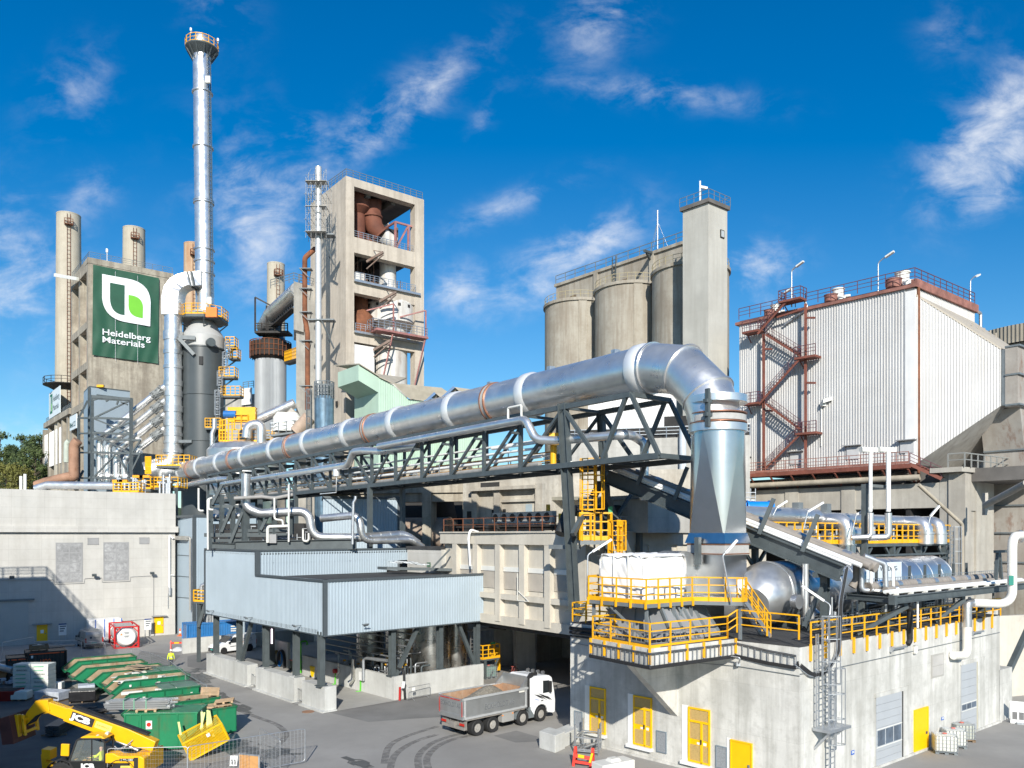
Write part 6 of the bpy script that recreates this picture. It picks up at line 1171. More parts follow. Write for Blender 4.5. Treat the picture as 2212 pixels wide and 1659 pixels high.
def sqr(s,z):return [T(0,0,z)+V((math.cos(yawq+math.pi/2*k+math.pi/4),math.sin(yawq+math.pi/2*k+math.pi/4),0))*s*1.414 for k in range(4)]
m=MB(); m.loft(sqr(SQ+.03,zr1+.35),sqr(SQ+.2,zr1-.25)); m.loft(sqr(SQ,zr1-.95),sqr(SQ+.02,8.2)); m.build('square_duct',M('aluminium_square',(.60,.60,.60),.3,1.0,var=.12,vs=.8,bump=.06,bs=1.5),gd)
m=MB(); m.loft(sqr(SQ+.1,zr1-.26),sqr(SQ+.1,zr1-.94)); m.build('fabric_joint',MATS['grey_fabric'],gd)
m=MB()
for z in (zr1-.35,zr1-.9):m.loft(sqr(SQ+.13,z),sqr(SQ+.13,z+.06))
m.build('copper_band',MATS['copper_brown'],gd)
m=MB(); q=sqr(SQ+.2,zr1-1.2); e_=q[3].lerp(q[2],.5)if False else T(0,0,0); m.box(T(.2,1.62,zr1-.7),(.3,.3,1.6),yawq); m.build('restraint',STEEL,gd)
for px in (1395,1153,992,868,765,677,603.5,540,485,441,401):
 t=tpx(px); m=MB(); m.tube([T(t+.6,0,ZP),T(t+.42,0,ZP),T(t-.18,0,ZP),T(t-.42,0,ZP)],[RP_*1.0,RP_*1.09,RP_*1.09,RP_*1.0],48); m.build('collar',ALU_BRIGHT,gd)
for px in (1073,810,638,512,420):
 t=tpx(px)
 m=MB(); m.tube([T(t+.3,0,ZP),T(t-.3,0,ZP)],RP_*1.02,48); b=m.build('fabric_joint',MATS['grey_fabric'],gd)
 for o in (.26,-.26):m=MB(); m.tube([T(t+o+.05,0,ZP),T(t+o-.05,0,ZP)],RP_*1.055,48); m.build('copper_band',MATS['copper_brown'],b)
m=MB()
for px in (1190,1330,1060):m.box(T(tpx(px),0,ZP+RP_+.1),(.5,.4,.3),.6)
m.build('lifting_lug',GALV,gd)
tb=thing('pipe_bridge','long dark grey steel truss bridge carrying the huge silver duct','pipe bridge',T(tpx(1217,1.7),1.7,7.4))
ZB_,ZT_=17.85,21.95; ta0,tb0=5.4,3.05; t1=tpx(1217,1.7); NP=17; tend=t1+4.72*NP
for o in (1.75,-1.95):
 m=MB(); m.beam(T(ta0,o,ZT_),T(tend,o,ZT_),.30,.34); m.beam(T(tb0,o,ZB_),T(tend,o,ZB_),.30,.36); m.build('chord',STEEL,tb)
 m=MB(); tm=(t1+tb0)/2+.6
 for a,b in (((t1-.2,ZT_-.2),(tm+.2,ZB_)),((tm,ZB_),(ta0+.4,ZT_)),((ta0,ZT_),(tb0,ZB_))):m.beam(T(a[0],o,a[1]),T(b[0],o,b[1]),.24)
 for k in range(NP+1):
  t=t1+4.72*k
  if k:m.beam(T(t,o,ZB_),T(t,o,ZT_),.24)
  if k<NP:
   if k<6:m.beam(T(t,o,ZT_-.1),T(t+4.72,o,ZB_+.1),.2)
   else:m.beam(T(t+4.72,o,ZT_-.1),T(t,o,ZB_+.1),.2)
 m.build('web',STEEL,tb)
m=MB()
for k in range(-1,NP+1):
 t=t1+4.72*k if k>=0 else tm
 if k>=0:m.beam(T(t,2.6 if k else 1.75,ZT_-.05 if k==0 else ZT_-1.35),T(t,1.6,ZT_-.05 if k==0 else ZT_-1.35),.18); m.beam(T(t,1.75,ZT_),T(t,-1.95,ZT_),.2)
 m.beam(T(t,1.75,ZB_),T(t,-1.95,ZB_),.22)
 if k>=0:m.beam(T(t,1.75,ZB_),T(t+4.72,-1.95,ZB_),.12)
m.beam(T(ta0,1.75,ZT_),T(ta0,-1.95,ZT_),.28); m.beam(T(tb0,1.75,ZB_),T(tb0,-1.95,ZB_),.3); m.build('bracing',STEEL,tb)
m=MB()
for k in range(0,NP,1):t=t1+4.72*k+2; m.hexa(T(t,.5,ZT_+.16),TN*-1.0,TD*.25,Z3*.28)
m.build('saddles',STEEL,tb)
m=MB(); m.hexa(T(tb0+1,1.5,ZB_+.2),TN*-3.2,TD*(tend-4),Z3*.05); m.build('deck',STEEL_LT,tb)
sv=thing('service_pipes','bundle of white pipes and orange cable trays running inside the truss bridge','pipes',T(20,0,ZB_)); ts_=tpx(1170,1.2)
m=MB()
for o,z,r in ((1.3,1.55,.10),(1.1,.95,.13),(.3,2.3,.09),(-.3,1.3,.12)):m.tube([T(ts_,o,ZB_+z),T(tend,o,ZB_+z)],r,8)
m.tube(fillet([T(ts_+6,1.3,ZB_+2.0),T(ts_-1,1.3,ZB_+2.0),T(ts_-2.6,1.3,ZB_+2.0),T(ts_-2.6,1.3,ZB_+.2),T(ts_-3.4,1.3,ZB_+.2)],.3),.13,10); m.build('white_pipe',WHITE,sv)
m=MB()
for o,z in ((.9,.55),(.5,.62),(-.5,.6),(.7,1.2)):m.hexa(T(ts_-1,o,ZB_+z),TN*.22,TD*(tend-ts_),Z3*.06)
m.build('cable_tray',M('orange_cable',(.52,.24,.015),.6,var=.35,vs=2),sv)
m=MB(); m.tube([T(ts_,1.35,ZB_+.34),T(tend,1.35,ZB_+.34)],.2,10); m.tube([T(ts_+4,-.9,ZB_+.4),T(tend,-.9,ZB_+.4)],.25,10); m.build('lagged_pipe',M('grey_lagging',(.30,.29,.275),.8,var=.15,vs=2,bump=.3,bs=5),sv)
m=MB(); rg=random.Random(8)
for k in range(40):t=rg.uniform(ts_,tend); o=rg.uniform(-1.5,1.4); z=rg.uniform(.5,2.2); m.beam(T(t,o,ZB_+.2),T(t,o,ZB_+z),.06); m.beam(T(t,o,ZB_+z),T(t+rg.uniform(.4,1.5),o,ZB_+z),.08)
m.build('fittings',GALV,sv)
m=MB(); q=T(ts_-1.0,.9,ZB_+.3); m.tube([q,q+Z3*1.9],.25,10); m.box(q+Z3*1.9,(.7,.5,.7)); m.build('valve',YEL,sv)
def leg(t0,o0,z0,foot,w=.5):
 a=T(t0,o0,z0); m=MB(); m.ibeam(V(foot),a,w*.9,w,up=V((.75,-.65,0)),t=.05); m.box(V((foot[0],foot[1],foot[2]+.04)),(.9,.9,.08),.7); return m.build('leg',STEEL,tb)
f1=PF1=G(1241,1322,7.55); leg(t1,1.75,ZT_+.3,f1,.62)
c9=T(t1,-1.95,ZT_); f2=kp('a3',1612,560,c9.y+1.0); f2.z=7.5; leg(t1,-1.95,ZT_,f2,.5)
brace(f1+Z3*5.6,T(t1,-1.95,16.6),.3,tb); brace(f2+Z3*.5,T(t1,1.75,17),.3,tb)if False else None
brace(kp('a3',1290,480,c9.y-3.5),kp('a3',1505,60,c9.y-.6),.3,tb); brace(kp('a3',1750,650,c9.y),kp('a3',1525,60,c9.y-.4),.34,tb); brace(kp('a3',1640,345,c9.y),kp('a3',1780,120,c9.y+2),.2,tb); brace(kp('a3',1310,1150,f1.y+.2),kp('a3',1420,1000,f1.y+3),.3,tb)
m=MB(); a=kp('a3',1825,130,c9.y+3); m.beam(a,V((a.x,a.y,7.4)),.38); m.build('leg',STEEL,tb)
for px in (800,640,500):
 t=tpx(px,1.7)
 for o in (1.75,-1.95):m=MB(); m.beam(T(t,o,0),T(t,o,ZB_),.42); m.build('leg',STEEL,tb)
sp1=thing('side_pipe','slim silver pipe along the truss with an elbow dipping in near the tall column','pipe',T(20,2.9,ZT_-.8)); o=2.45; zq=ZT_-.75
def onT(px,y,o):t=tpx(px,o); d=T(t,o).y; return T(t,o,CH-(y-YH)*d/F)
pA=onT(U('b3',655,0)[0],U('b3',0,620)[1],o); pB=onT(U('a5',600,0)[0],U('a5',0,548)[1],o); tA,tB=tpx(U('b3',655,0)[0],o),tpx(U('a5',610,0)[0],o); zq=pB.z
m=MB(); duct(m,[T(tA,o,zq),T(tB,o,zq)],.31,1.2,20,lip=.01); ln=fillet([T(tB+.01,o,zq),T(tB-.9,o,zq),T(tB-1.8,o-.2,zq-1.55),T(tB-3.2,o-1.0,zq-1.7),T(tB-9,o-2.4,zq-1.7),T(tpx(1380,-2.6),-2.6,zq-1.7),T(tpx(1392,-2.8),-2.8,zq-2.0),T(tpx(1392,-2.8),-2.8,zq-6)],.9,6); elbow(m,ln,.31,18); m.build('pipe',ALU,sp1)
m=MB(); q=T(tB+1.2,o,zq+.3); m.tube(fillet([q,q+Z3*.8,q+Z3*.8-TD*1.6,q-TD*1.6],.15),.09,8); m.build('vent_pipe',OFFWH,sp1)
sp2=thing('side_pipe','slim silver pipe lower along the truss with a raised double bend at its right end','pipe',T(45,2.9,ZT_-1.6))
p0=onT(U('a1',380,0)[0],U('a1',0,440)[1],o); tC,tD_=tpx(U('a1',380,0)[0],o),tpx(U('a1',1350,0)[0],o); z2=onT(U('a1',1300,0)[0],U('a1',0,335)[1],o).z
m=MB(); duct(m,[T(tC,o,z2),T(tD_,o,z2)],.36,1.3,20,lip=.012); elbow(m,fillet([T(tD_+.01,o,z2),T(tD_-1.2,o,z2),T(tD_-2.2,o-.1,z2+1.25),T(tD_-4,o-.3,z2+1.25),T(tD_-7.5,o-.5,z2+.9),T(tD_-13,o-1.2,z2+.9)],.8,6),.36,18); m.build('pipe',ALU,sp2)
m=MB(); q=T(tD_+1.5,o,z2-.3); m.cyl(q,q-Z3*.7,.34,18); m.tube([q-Z3*.7,q-Z3*2.4,q-Z3*2.4+TD*4],.06,6); m.build('drain_pot',ALU_BRIGHT,sp2)
sp3=thing('side_pipe','short silver pipe at the far left end of the truss, below the great duct','pipe',T(90,2.9,ZT_-1.6)); tE,tF=tpx(U('a1',20,0)[0],o),tpx(U('a1',350,0)[0],o); z3=onT(U('a1',200,0)[0],U('a1',0,465)[1],o).z
m=MB(); duct(m,[T(tE,o,z3),T(tF,o,z3)],.42,1.5,18); m.tube([T(tF,o,z3),T(tF-2,o-.8,z3)],.42,18); m.build('pipe',ALU,sp3)
d1=73.0
def run(lab,k,pts,r,d,mat=ALU_DULL,fr=1.2,cat='pipe',name='pipe_run',dd=None):
 L3=[kp(k,x,y,d if dd is None else d+dd[i])for i,(x,y)in enumerate(pts)]; o=thing(name,lab,cat,L3[0]); m=MB(); ln=fillet(L3,fr,7)
 m.tube(ln,r,20)
 for a,b in zip(ln,ln[1:]):
  n=max(1,round((b-a).length/1.1)); dv=(b-a).normalized()
  for j in range(n):c=a.lerp(b,j/n); m.tube([c-dv*.02,c+dv*.02],r+.012,20)
 m.build('pipe',mat,o); return o
m=run('large silver pipe dropping from the truss and zigzagging right above the pale blue roof','a1',[(572,395),(567,665),(690,712),(1085,690),(1098,905),(1450,908),(1850,880),(1960,960)],.41,d1,ALU_DULL,1.5,dd=(0,0,0,0,0,1,5,5))
run('silver pipe with an upright hairpin bend in front of the flat pale blue box','a1',[(1180,752),(1490,722),(1497,932),(1900,922),(1990,985)],.36,d1+1,ALU_DULL,1.3,dd=(1,0,0,3,4))
run('dull grey horizontal pipe passing behind the lower steel frame','a1',[(300,740),(700,725)],.28,d1+1.5,ALU_DULL)
run('two way grey pipe bend wrapped round the truss foot','a1',[(480,590),(700,578),(800,590),(950,560)],.16,d1-1,MATS['grey_lagging'],.5)
run('thin black swan neck pipe hanging below the truss onto the blue roof','a1',[(1452,575),(1452,600),(1435,625),(1428,960)],.13,d1-2,GALV,.4)
for i,(pts,lab)in enumerate((([(745,945),(745,818),(915,812)],'thick white bent pipe at the left of the blue roof'),([(915,480),(915,940)],'straight white standpipe crossing in front of the lower steel frame'),([(800,590),(800,760),(868,765),(868,810)],'white offset pipe hanging from the truss edge'),([(190,510),(190,690),(230,690)],'thin white drain pipe at the far left of the truss'),([(265,1000),(262,600),(300,585)],'pale downpipe at the left edge of the lower steel frame'),([(275,600),(270,680),(310,682)],'short white u shaped pipe beside the left downpipe'),([(1030,840),(1030,935),(1075,935),(1075,870)],'small white u shaped pipe beside the big silver bend'))):
 run(lab,'a1',pts,.13 if i in (0,)else .085,d1-1.5,OFFWH,.3)
lf=thing('lower_frame','dark steel support frame standing on the pale blue building under the truss','frame',kp('a1',465,1000,d1))
m=MB(); d2=d1+.6
for x in (285,375,465,565,685,800,935):m.beam(kp('a1',x,560 if x<600 else 600,d2),kp('a1',x,1000 if x in (285,465,565)else 880,d2),.36 if x!=565 else .6)
for y,x0,x1 in ((885,240,940),(850,500,940),(765,300,480),(655,290,550),(930,300,600)):m.beam(kp('a1',x0,y,d2),kp('a1',x1,y,d2),.26 if y!=885 else .36)
for a in ((375,860,465,650),(690,845,795,640),(425,1000,545,700),(300,640,380,480)):m.beam(kp('a1',a[0],a[1],d2-.3),kp('a1',a[2],a[3],d2-.3),.26)
m.build('frame',STEEL,lf)
m=MB(); m.ibeam(kp('a1',490,975,d1-1),kp('a1',1460,958,d1-1),.5,.95,t=.06); m.ibeam(kp('a1',300,970,d1-1),kp('a1',480,975,d1-1),.4,.5); m.build('girder',STEEL,lf)
m=MB(); rg=random.Random(21)
for k in range(46):x=rg.uniform(300,1080); y=rg.uniform(780,935); p=kp('a1',x,y,d2+rg.uniform(.3,2)); m.tube([p,p+V((rg.uniform(.3,2),0,0))]if k%2 else [p,p-Z3*rg.uniform(.3,1.2)],rg.uniform(.03,.09),6)
m.build('fittings',GALV,lf)
m=MB(); m.box(kp('a1',780,915,d1-1.2),(.9,.4,.8)); m.build('control_box',FRAME_G,lf)
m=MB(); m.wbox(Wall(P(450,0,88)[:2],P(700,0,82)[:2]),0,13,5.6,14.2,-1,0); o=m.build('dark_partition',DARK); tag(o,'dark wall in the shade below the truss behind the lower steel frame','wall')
yp=thing('yellow_platform','tall yellow railed platform tower behind the great duct near the absorber','platform',kp('zb',560,1280,128)); dY=128
def rplat(parent,k,x0,x1,y,d,dep,h=1.6,toe=.25,deck=STEEL):
 a=kp(k,x0,y,d); b=kp(k,x1,y,d); m=MB(); m.hexa(a-Z3*.35,b-a,V((0,dep,0)),Z3*.35); o=m.build('deck',deck,parent); m=MB(); m.rail([a+V((0,dep,0)),a,b,b+V((0,dep,0))],h,1.0,.055,toe=toe); m.build('railing',YEL,o); return a,b
rplat(yp,'zb',458,720,1270,dY,3.5,1.9); rplat(yp,'zb',720,810,1262,dY+1,3,1.6)
m=MB()
for x in (462,480,500,520,545):a=kp('zb',x,1270,dY); m.beam(a,V((a.x,a.y,kp('zb',x,1130,dY).z)),.14)
for y in (1130,1165,1200):m.beam(kp('zb',458,y,dY),kp('zb',575,y-12,dY),.13)
m.rail([kp('zb',560,1190,dY-.3),kp('zb',650,1190,dY-.3)],2.4,1.2,.07); m.hexa(kp('zb',515,1140,dY),V((4.5,0,0)),V((0,1,0)),Z3*2.4); m.build('yellow_frame',YEL,yp)
m=MB(); q=kp('zb',533,1090,dY); m.cyl(q-V((1,0,0)),q+V((1,0,0)),.6,12); m.build('motor',M('blue_motor',(.02,.14,.40),.4),yp)
m=MB(); c=kp('zb',640,1350,dY+2.5); m.lathe((c.x,c.y,0),[(6.2,10),(6.2,kp('zb',0,1325,dY).z),(5.4,kp('zb',0,1300,dY).z+.3),(3,kp('zb',0,1285,dY).z+.5),(0,kp('zb',0,1280,dY).z+.6)],40); m.build('vessel',ALU_DULL,yp)
run('silver swan neck pipe rising and turning down beside the yellow platform tower','zb',[(640,1245),(648,1165),(738,1150),(740,1310)],.75,126.5,ALU,1.6)
run('slim silver pipe with a kink in front of the dark absorber','zb',[(412,1395),(412,1220),(428,1180),(428,1120)],.38,138,ALU,.8)
run('long silver pipe sloping up to the tower annex behind the yellow platform','zb',[(615,1175),(960,1018)],.85,134,ALU)
run('dusty inclined chute pipe at the foot of the concrete annex','zb',[(820,1225),(965,1070)],.9,131,M('dusty_pipe',(.42,.38,.33),.8,var=.2,rust=.3))
run('rusty inclined chute pipe at the foot of the preheater tower','zb',[(970,1210),(1060,1110)],1.1,124,M('dusty_rust_pipe',(.40,.30,.23),.8,var=.25,rust=.5))
gp=thing('grey_platform','grey railed platform with drums at the foot of the tower annex','platform',kp('zb',900,1230,124)); m=MB(); a=kp('zb',800,1225,124); b=kp('zb',1010,1195,124); m.hexa(a-Z3*.3,b-a,V((0,4,0)),Z3*.3); m.build('deck',STEEL_LT,gp); m=MB(); m.rail([a,b],1.8,1.4,.06); m.build('railing',GALV,gp); m=MB()
for x in (880,940):c=kp('zb',x,1205,125.5); m.lathe(c,[(1.5,0),(1.5,2.2),(.9,3.0),(0,3.1)],20)
m.build('drums',OFFWH,gp)
ye=thing('valve_platform','yellow railed platforms with valves at the left end of the great duct','platform',kp('z6',1180,380,108)); dE=108
rplat(ye,'z6',1110,1312,368,dE,3,1.4); rplat(ye,'z6',835,1020,404,dE-3,3,1.3); rplat(ye,'zb',40,262,1432,132,3,1.8); rplat(ye,'z6',1000,1110,380,dE-1,2,1.7)
m=MB(); a=kp('z6',1070,270,130);
for k in range(6):p=kp('z6',1072+k*8,270,131); m.beam(p,V((p.x,p.y,kp('z6',0,142,131).z)),.14)
for y in (142,175,215,255):m.beam(kp('z6',1070,y,131),kp('z6',1116,y,131),.12)
m.build('yellow_cage',YEL,ye)
m=MB(); rg=random.Random(4)
for k in range(16):x=rg.uniform(850,1280); p=kp('z6',x,400,dE-1); m.tube([V((p.x,p.y,15)),p+Z3*rg.uniform(1,2.6)],rg.uniform(.08,.22),8); m.box(p+Z3*rg.uniform(1,2),(.6,.3,.2))
m.build('valves',GALV,ye); m=MB()
for x in (870,905,1070,1020):p=kp('z6',x,322 if x<1000 else 288,dE-1); m.box(p,(1.4,.4,.35))
m.build('yellow_actuators',M('orange_yellow',(.85,.33,.01),.5),ye)
m=MB(); m.tube([T(tpx(368),0,ZP),T(tpx(360),0,ZP)],RP_*1.02,40); a=T(tpx(362),0,ZP); m.build('end_cap',OFFWH,gd)
m=MB()
for x in (1120,1180,1240,1300):p=kp('z6',x,375,dE); m.beam(p,V((p.x,p.y,0)),.35)
m.build('legs',STEEL,ye)
run('long shiny silver pipe lying along the concrete hall roof','z6',[(265,378),(345,352),(860,356)],.55,112,ALU,1.5)
run('rusty brown pipe with tan elbow in front of the old gallery','c8',[(190,1630),(330,1580),(560,1520),(740,1480),(812,1490),(812,960),(880,880)],.85,140,M('tan_rust_pipe',(.30,.17,.11),.8,var=.4,vs=.25,rust=.5),2.5)
run('pale green drop pipe inside the old gallery bay','c8',[(690,1240),(692,930),(735,890)],.62,178,M('pale_green_pipe',(.42,.46,.40),.7,var=.12),1.5)
for x,y0 in ((155,285),(185,270)):m=MB(); p=kp('z6',x,385,116); m.cyl(V((p.x,p.y,16)),kp('z6',x,y0,116),.22,8); o=m.build('vent_post',OFFWH); tag(o,'white vent post above the hall roof, '+('the shorter one' if x<170 else 'the taller one'),'vent post','vent posts behind the hall roof')
BC,BLn,BRn=V((14.25,39,0)),V((3.70,49.9,0)),V((33.85,54.6,0)); ZR=7.4
vl=Wall(BLn[:2],BC[:2]); vr=Wall(BC[:2],BRn[:2])
sb_=thing('service_building','pale concrete building with yellow doors and a cantilevered roof platform at the right','building',BC)
bk_=BLn+(BRn-BC)*.8; CSB=M('concrete_service',(.63,.615,.575),.8,var=.12,vs=.5,bump=.25,bs=6,stain=.55,stcol=(.33,.32,.285),streak=.6,panel=(2.5,2.6,.02),ang=R(39),line=.12)
m=MB(); m.prism([BLn,BC,BRn,BRn-vr.n*3,BRn-vr.n*3+vr.e*8,BRn-vr.n*15+vr.e*8,bk_],Z3*ZR)
for w in (vl,vr):m.wbox(w,-.03 if w is vr else -.06,w.L+(.06 if w is vl else .02),0,.14,.01,.12)
m.build('wall',CSB,sb_)
Bq,Aq,Cq=V((6.66,37.9,0)),V((4.18,41.6,0)),V((11.75,41.55,0)); Aw=vl.p(on(vl,'u',1432),0)
m=MB(); m.prism([Cq+Z3*6.55,Bq+Z3*6.55,Aq+Z3*6.55,Aw+Z3*6.55],Z3*.95); m.build('platform_slab',CSB,sb_)
rt0=vl.p(on(vl,'u',1450),0,0); fo=V((5.95,42.0,0)); m=MB(); sdv=vl.e*.45; m.prism([rt0+Z3*2.8,rt0+Z3*6.54,fo+Z3*6.54,fo+Z3*6.2],sdv); m.build('fin',CSB,sb_)
m=MB(); m.prism([BLn+Z3*ZR+vl.e*.15,BC+Z3*ZR,BRn+Z3*ZR,BRn-vr.n*3+Z3*ZR,BRn-vr.n*3+vr.e*8+Z3*ZR,BRn-vr.n*15+vr.e*8+Z3*ZR,bk_+Z3*ZR],Z3*.05); m.prism([p+Z3*7.5 for p in (Cq,Bq+V((.1,.2,0)),Aq+V((.2,0,0)),Aw)],Z3*.04); m.build('roof',ROOF_BLK,sb_)
MESHY=M('ochre_mesh',(.48,.33,.12),.7,var=.12,vs=10,dots=.5)
for i,(x0,y0,x1,y1)in enumerate(((357,553,497,955),(742,632,906,1070),(1228,737,1421,1222))):
 t0,za,t1,zb=vl.rect('a8',x0,y0,x1,y1); za=max(za,.12)
 m=MB(); m.wbox(vl,t0,t1,za,zb,.004,.03); d=m.build('door',YEL_DOOR,sb_)
 fw=.09; w_=t1-t0; ts2=t0+w_*.62; zt_=za+(zb-za)*.76; f=MB()
 for a in ((t0,t0+fw,za,zb),(t1-fw,t1,za,zb),(t0+fw,t1-fw,zb-fw,zb),(t0+fw,t1-fw,zt_-fw,zt_+fw*.3),(ts2-fw*.7,ts2+fw*.7,za,zt_-fw),(t0+fw,t1-fw,za,za+fw)):f.wbox(vl,*a,.03,.09)
 f.build('frame',YEL_DOOR,d); zm=za+(zt_-za)*.42; zm2=zm+(zt_-za)*.14
 for a in ((t0+fw,ts2-fw*.7,za+fw,zm),(t0+fw,ts2-fw*.7,zm2,zt_-fw),(ts2+fw*.7,t1-fw,za+fw,zm),(ts2+fw*.7,t1-fw,zm2,zt_-fw),(t0+fw,t1-fw,zt_+fw*.3,zb-fw)):
  g=MB(); g.wbox(vl,*a,.03,.045); g.build('mesh_panel',MESHY,d)
 g=MB(); g.wbox(vl,ts2-.3,ts2-.12,zm+.05,zm+.17,.03,.05); g.wbox(vl,ts2+.1,ts2+.28,zm+.05,zm+.2,.03,.05); g.build('notice',WHITE,d)
 g=MB(); g.wbox(vl,ts2-.03,ts2+.03,zm+.1,zm+.35,.09,.13); g.build('handle',BLACK,d)
 r_=MB(); r_.wbox(vl,t0-.42,t0-.02,za-.1,zb+.03,.002,.035); r_.wbox(vl,t0-.42,t1+.05,za-.2,za-.02,0,.25); r_.build('door_reveal',WHITE if i else OFFWH,d)
def panel_vent(w,k,x0,y0,x1,y1):
 t0,za,t1,zb=w.rect(k,x0,y0,x1,y1); m=MB(); m.wbox(w,t0,t1,za,zb,.002,.05); v=m.build('vent',M('perforated_grey',(.34,.36,.38),.5,.3,var=.2,vs=14),sb_); f=MB(); fw=.05
 for a in ((t0-fw,t0,za-fw,zb+fw),(t1,t1+fw,za-fw,zb+fw),(t0,t1,zb,zb+fw),(t0,t1,za-fw,za)):f.wbox(w,*a,0,.07)
 f.build('frame',M('bluish_frame',(.24,.29,.33),.5,.3),v)
for r in ((224,770,284,932),(952,947,1028,1122),(1478,1080,1564,1262)):panel_vent(vl,'a8',*r)
steel_door(vl,'a8',1612,1040,1784,1420,sb_,sign=False)
m=MB(); t0,za,t1,zb=vl.rect('a8',1612,1040,1784,1420); m.wbox(vl,t0-.3,t0-.08,0.02,zb+.1,.002,.03); m.build('door_reveal',WHITE,sb_)
m=MB(); m.tube([vl.at('a8',x,y,.05)for x,y in ((190,155),(370,190),(640,300),(720,335),(1300,335),(1660,365),(2212,452))],.018,6); m.tube([vr.at('b1',x,y,.05)for x,y in ((225,770),(420,742),(1035,608),(2000,398))],.02,6)
for k in range(16):t=.9+k*1.5; p=vr.p(t,vr.at('b1',225+k*110,0).z,0)
m.build('conduit',STEEL_LT,sb_)
m=MB(); p=vl.at('a8',1680,320,.02); m.tube(fillet([vl.at('a8',1590,275,.5),vl.at('a8',1690,290,.5),vl.at('a8',1670,340,.3)],.2),.04,6); m.box(vl.at('a8',1663,345,.2),(.2,.2,.2)); m.build('camera_bracket',GALV,sb_)
def roller(x0,y0,x1,y1,yw0,yw1,xr,jamb):
 t0,za,t1,zb=vr.rect('b1',x0,y0,x1,y1); za=0.05; m=MB(); n=9
 for k in range(n):z0=za+(zb-za)*k/n; m.wbox(vr,t0,t1,z0+.008,z0+(zb-za)/n-.008,.01,.05)
 d=m.build('roller_door',M('grey_roller_door',(.40,.42,.44),.45,var=.05),sb_); zw0,zw1=vr.at('b1',(x0+x1)/2,yw1).z,vr.at('b1',(x0+x1)/2,yw0).z
 for k in range(3):
  a=t0+(t1-t0)*(.04+k*.32); g=MB(); g.wbox(vr,a,a+(t1-t0)*.28,zw0+.05,zw1-.05,.05,.06); g.build('window',M('door_glass',(.10,.13,.17),.1,var=.4,vs=1.2),d)
 f=MB(); f.wbox(vr,t0,t1,zw0-.04,zw0,.05,.075); f.wbox(vr,t0,t1,zw1,zw1+.04,.05,.075); f.build('frame',OFFWH,d)
 r_=MB(); tr2=vr.t(U('b1',xr,0)[0]); r_.wbox(vr,t0-.12,tr2,zb,zb+.22,.0,.07); r_.wbox(vr,t1+.02,tr2,0,zb,.004,.05); r_.build('door_reveal',CSB,d)
 g=MB(); g.wbox(vr,t1+.03,t1+.1,.02,zb,.05,.09); g.build('seal',jamb,d)
roller(895,950,1120,1590,1235,1385,1188,BLACK); roller(1650,675,1785,1205,1020,1080,1860,M('beige_strip',(.5,.47,.36),.7))
t0,za,t1,zb=vr.rect('b1',1235,1080,1350,1475); m=MB(); m.wbox(vr,t0,t1,.1,zb,0,.06); d=m.build('door',YEL_DOOR,sb_); m=MB(); m.wbox(vr,t1-.3,t1-.15,1.0,1.15,.06,.12); m.build('handle',STEEL,d); m=MB()
for a in ((t0-.06,t0,.1,zb+.06),(t1,t1+.06,.1,zb+.06),(t0,t1,zb,zb+.06)):m.wbox(vr,*a,0,.09)
m.build('frame',YEL_DOOR,d)
m=MB(); m.wrect(vr,'b1',1385,590,1495,795,0,.04); v=m.build('louvre',M('warm_grey_panel',(.40,.385,.35),.6),sb_); m=MB(); m.wrect(vr,'b1',1393,605,1487,690,.04,.06); m.wrect(vr,'b1',1393,696,1487,780,.04,.06); m.build('blade_panel',M('warm_grey_panel_light',(.47,.45,.42),.6),v)
for x,y in ((1035,552),(1750,410)):m=MB(); a=vr.at('b1',x,y,.1); m.hexa(a,vr.e*1.6,vr.n*.15,Z3*.1); m.box(a,(.12,.2,.3),.7); m.build('wall_lamp',GALV,sb_)
louvre(vr,'b1',1225,515,1250,590,sb_,OFFWH,.12,6)
BLUES=M('blue_sign',(.02,.12,.50),.4)
for i,(x0,y0,x1,y1)in enumerate(((675,1447,702,1485),(1477,1150,1497,1178))):
 t0,za,t1,zb=vr.rect('b1',x0,y0,x1,y1); m=MB(); m.wbox(vr,t0,t1,za,zb,.01,.03); s9=m.build('notice_board',BLUES,sb_); m=MB();
 for k in range(2):z=za+(zb-za)*(.35+.3*k); m.wbox(vr,t0+.04,t1-.04,z,z+.04,.03,.034)
 m.build('lettering',WHITE,s9)
m=MB(); p=BRn; m.prism([p+vr.e*-.1,p+vr.e*2.2,p+vr.e*2.2-vr.n*1.2,p-vr.n*1.2],Z3*3.6); m.build('buttress',CSB,sb_)
m=MB(); m.beam(kp('b1',2025,855,56),kp('b1',2300,260,58),.35); m.build('strut',STEEL,sb_)
m=MB(); hR=1.2; zq=7.5
a0=vl.p(.1,ZR+.1,-.1); m.rail([vl.p(5.2,ZR+.1,-2.8),vl.p(.1,ZR+.1,-2.8),a0,vl.p(3.4,ZR+.1,-.1)],hR,1.3,.035)
m.rail([Aw+Z3*zq+vl.n*2.5,Aq+Z3*zq+V((.1,.05,0)),Bq+Z3*zq+V((0,.12,0)),Cq+Z3*zq+V((-.4,-.1,0))],hR,1.35,.035,toe=.15)
m.rail([Cq+Z3*zq+V((-.4,-.1,0)),vl.p(vl.L-3.4,zq+.35,.05),vl.p(vl.L,zq+.3,.06)],hR,1.6,.035); m.rail([vr.p(.9,zq-.1,.08),vr.p(vr.L-.1,zq-.1,.08)],hR,1.35,.035)
for k in range(17):t=.9+(vr.L-1)*k/17; m.wbox(vr,t-.06,t+.06,ZR-.75,ZR+.1,.02,.12)
for k in range(5):q=Aq.lerp(Bq,k/4.01)+Z3*6.75; m.beam(q+V((-.03,-.06,0)),q+V((-.03,-.06,.8)),.1)
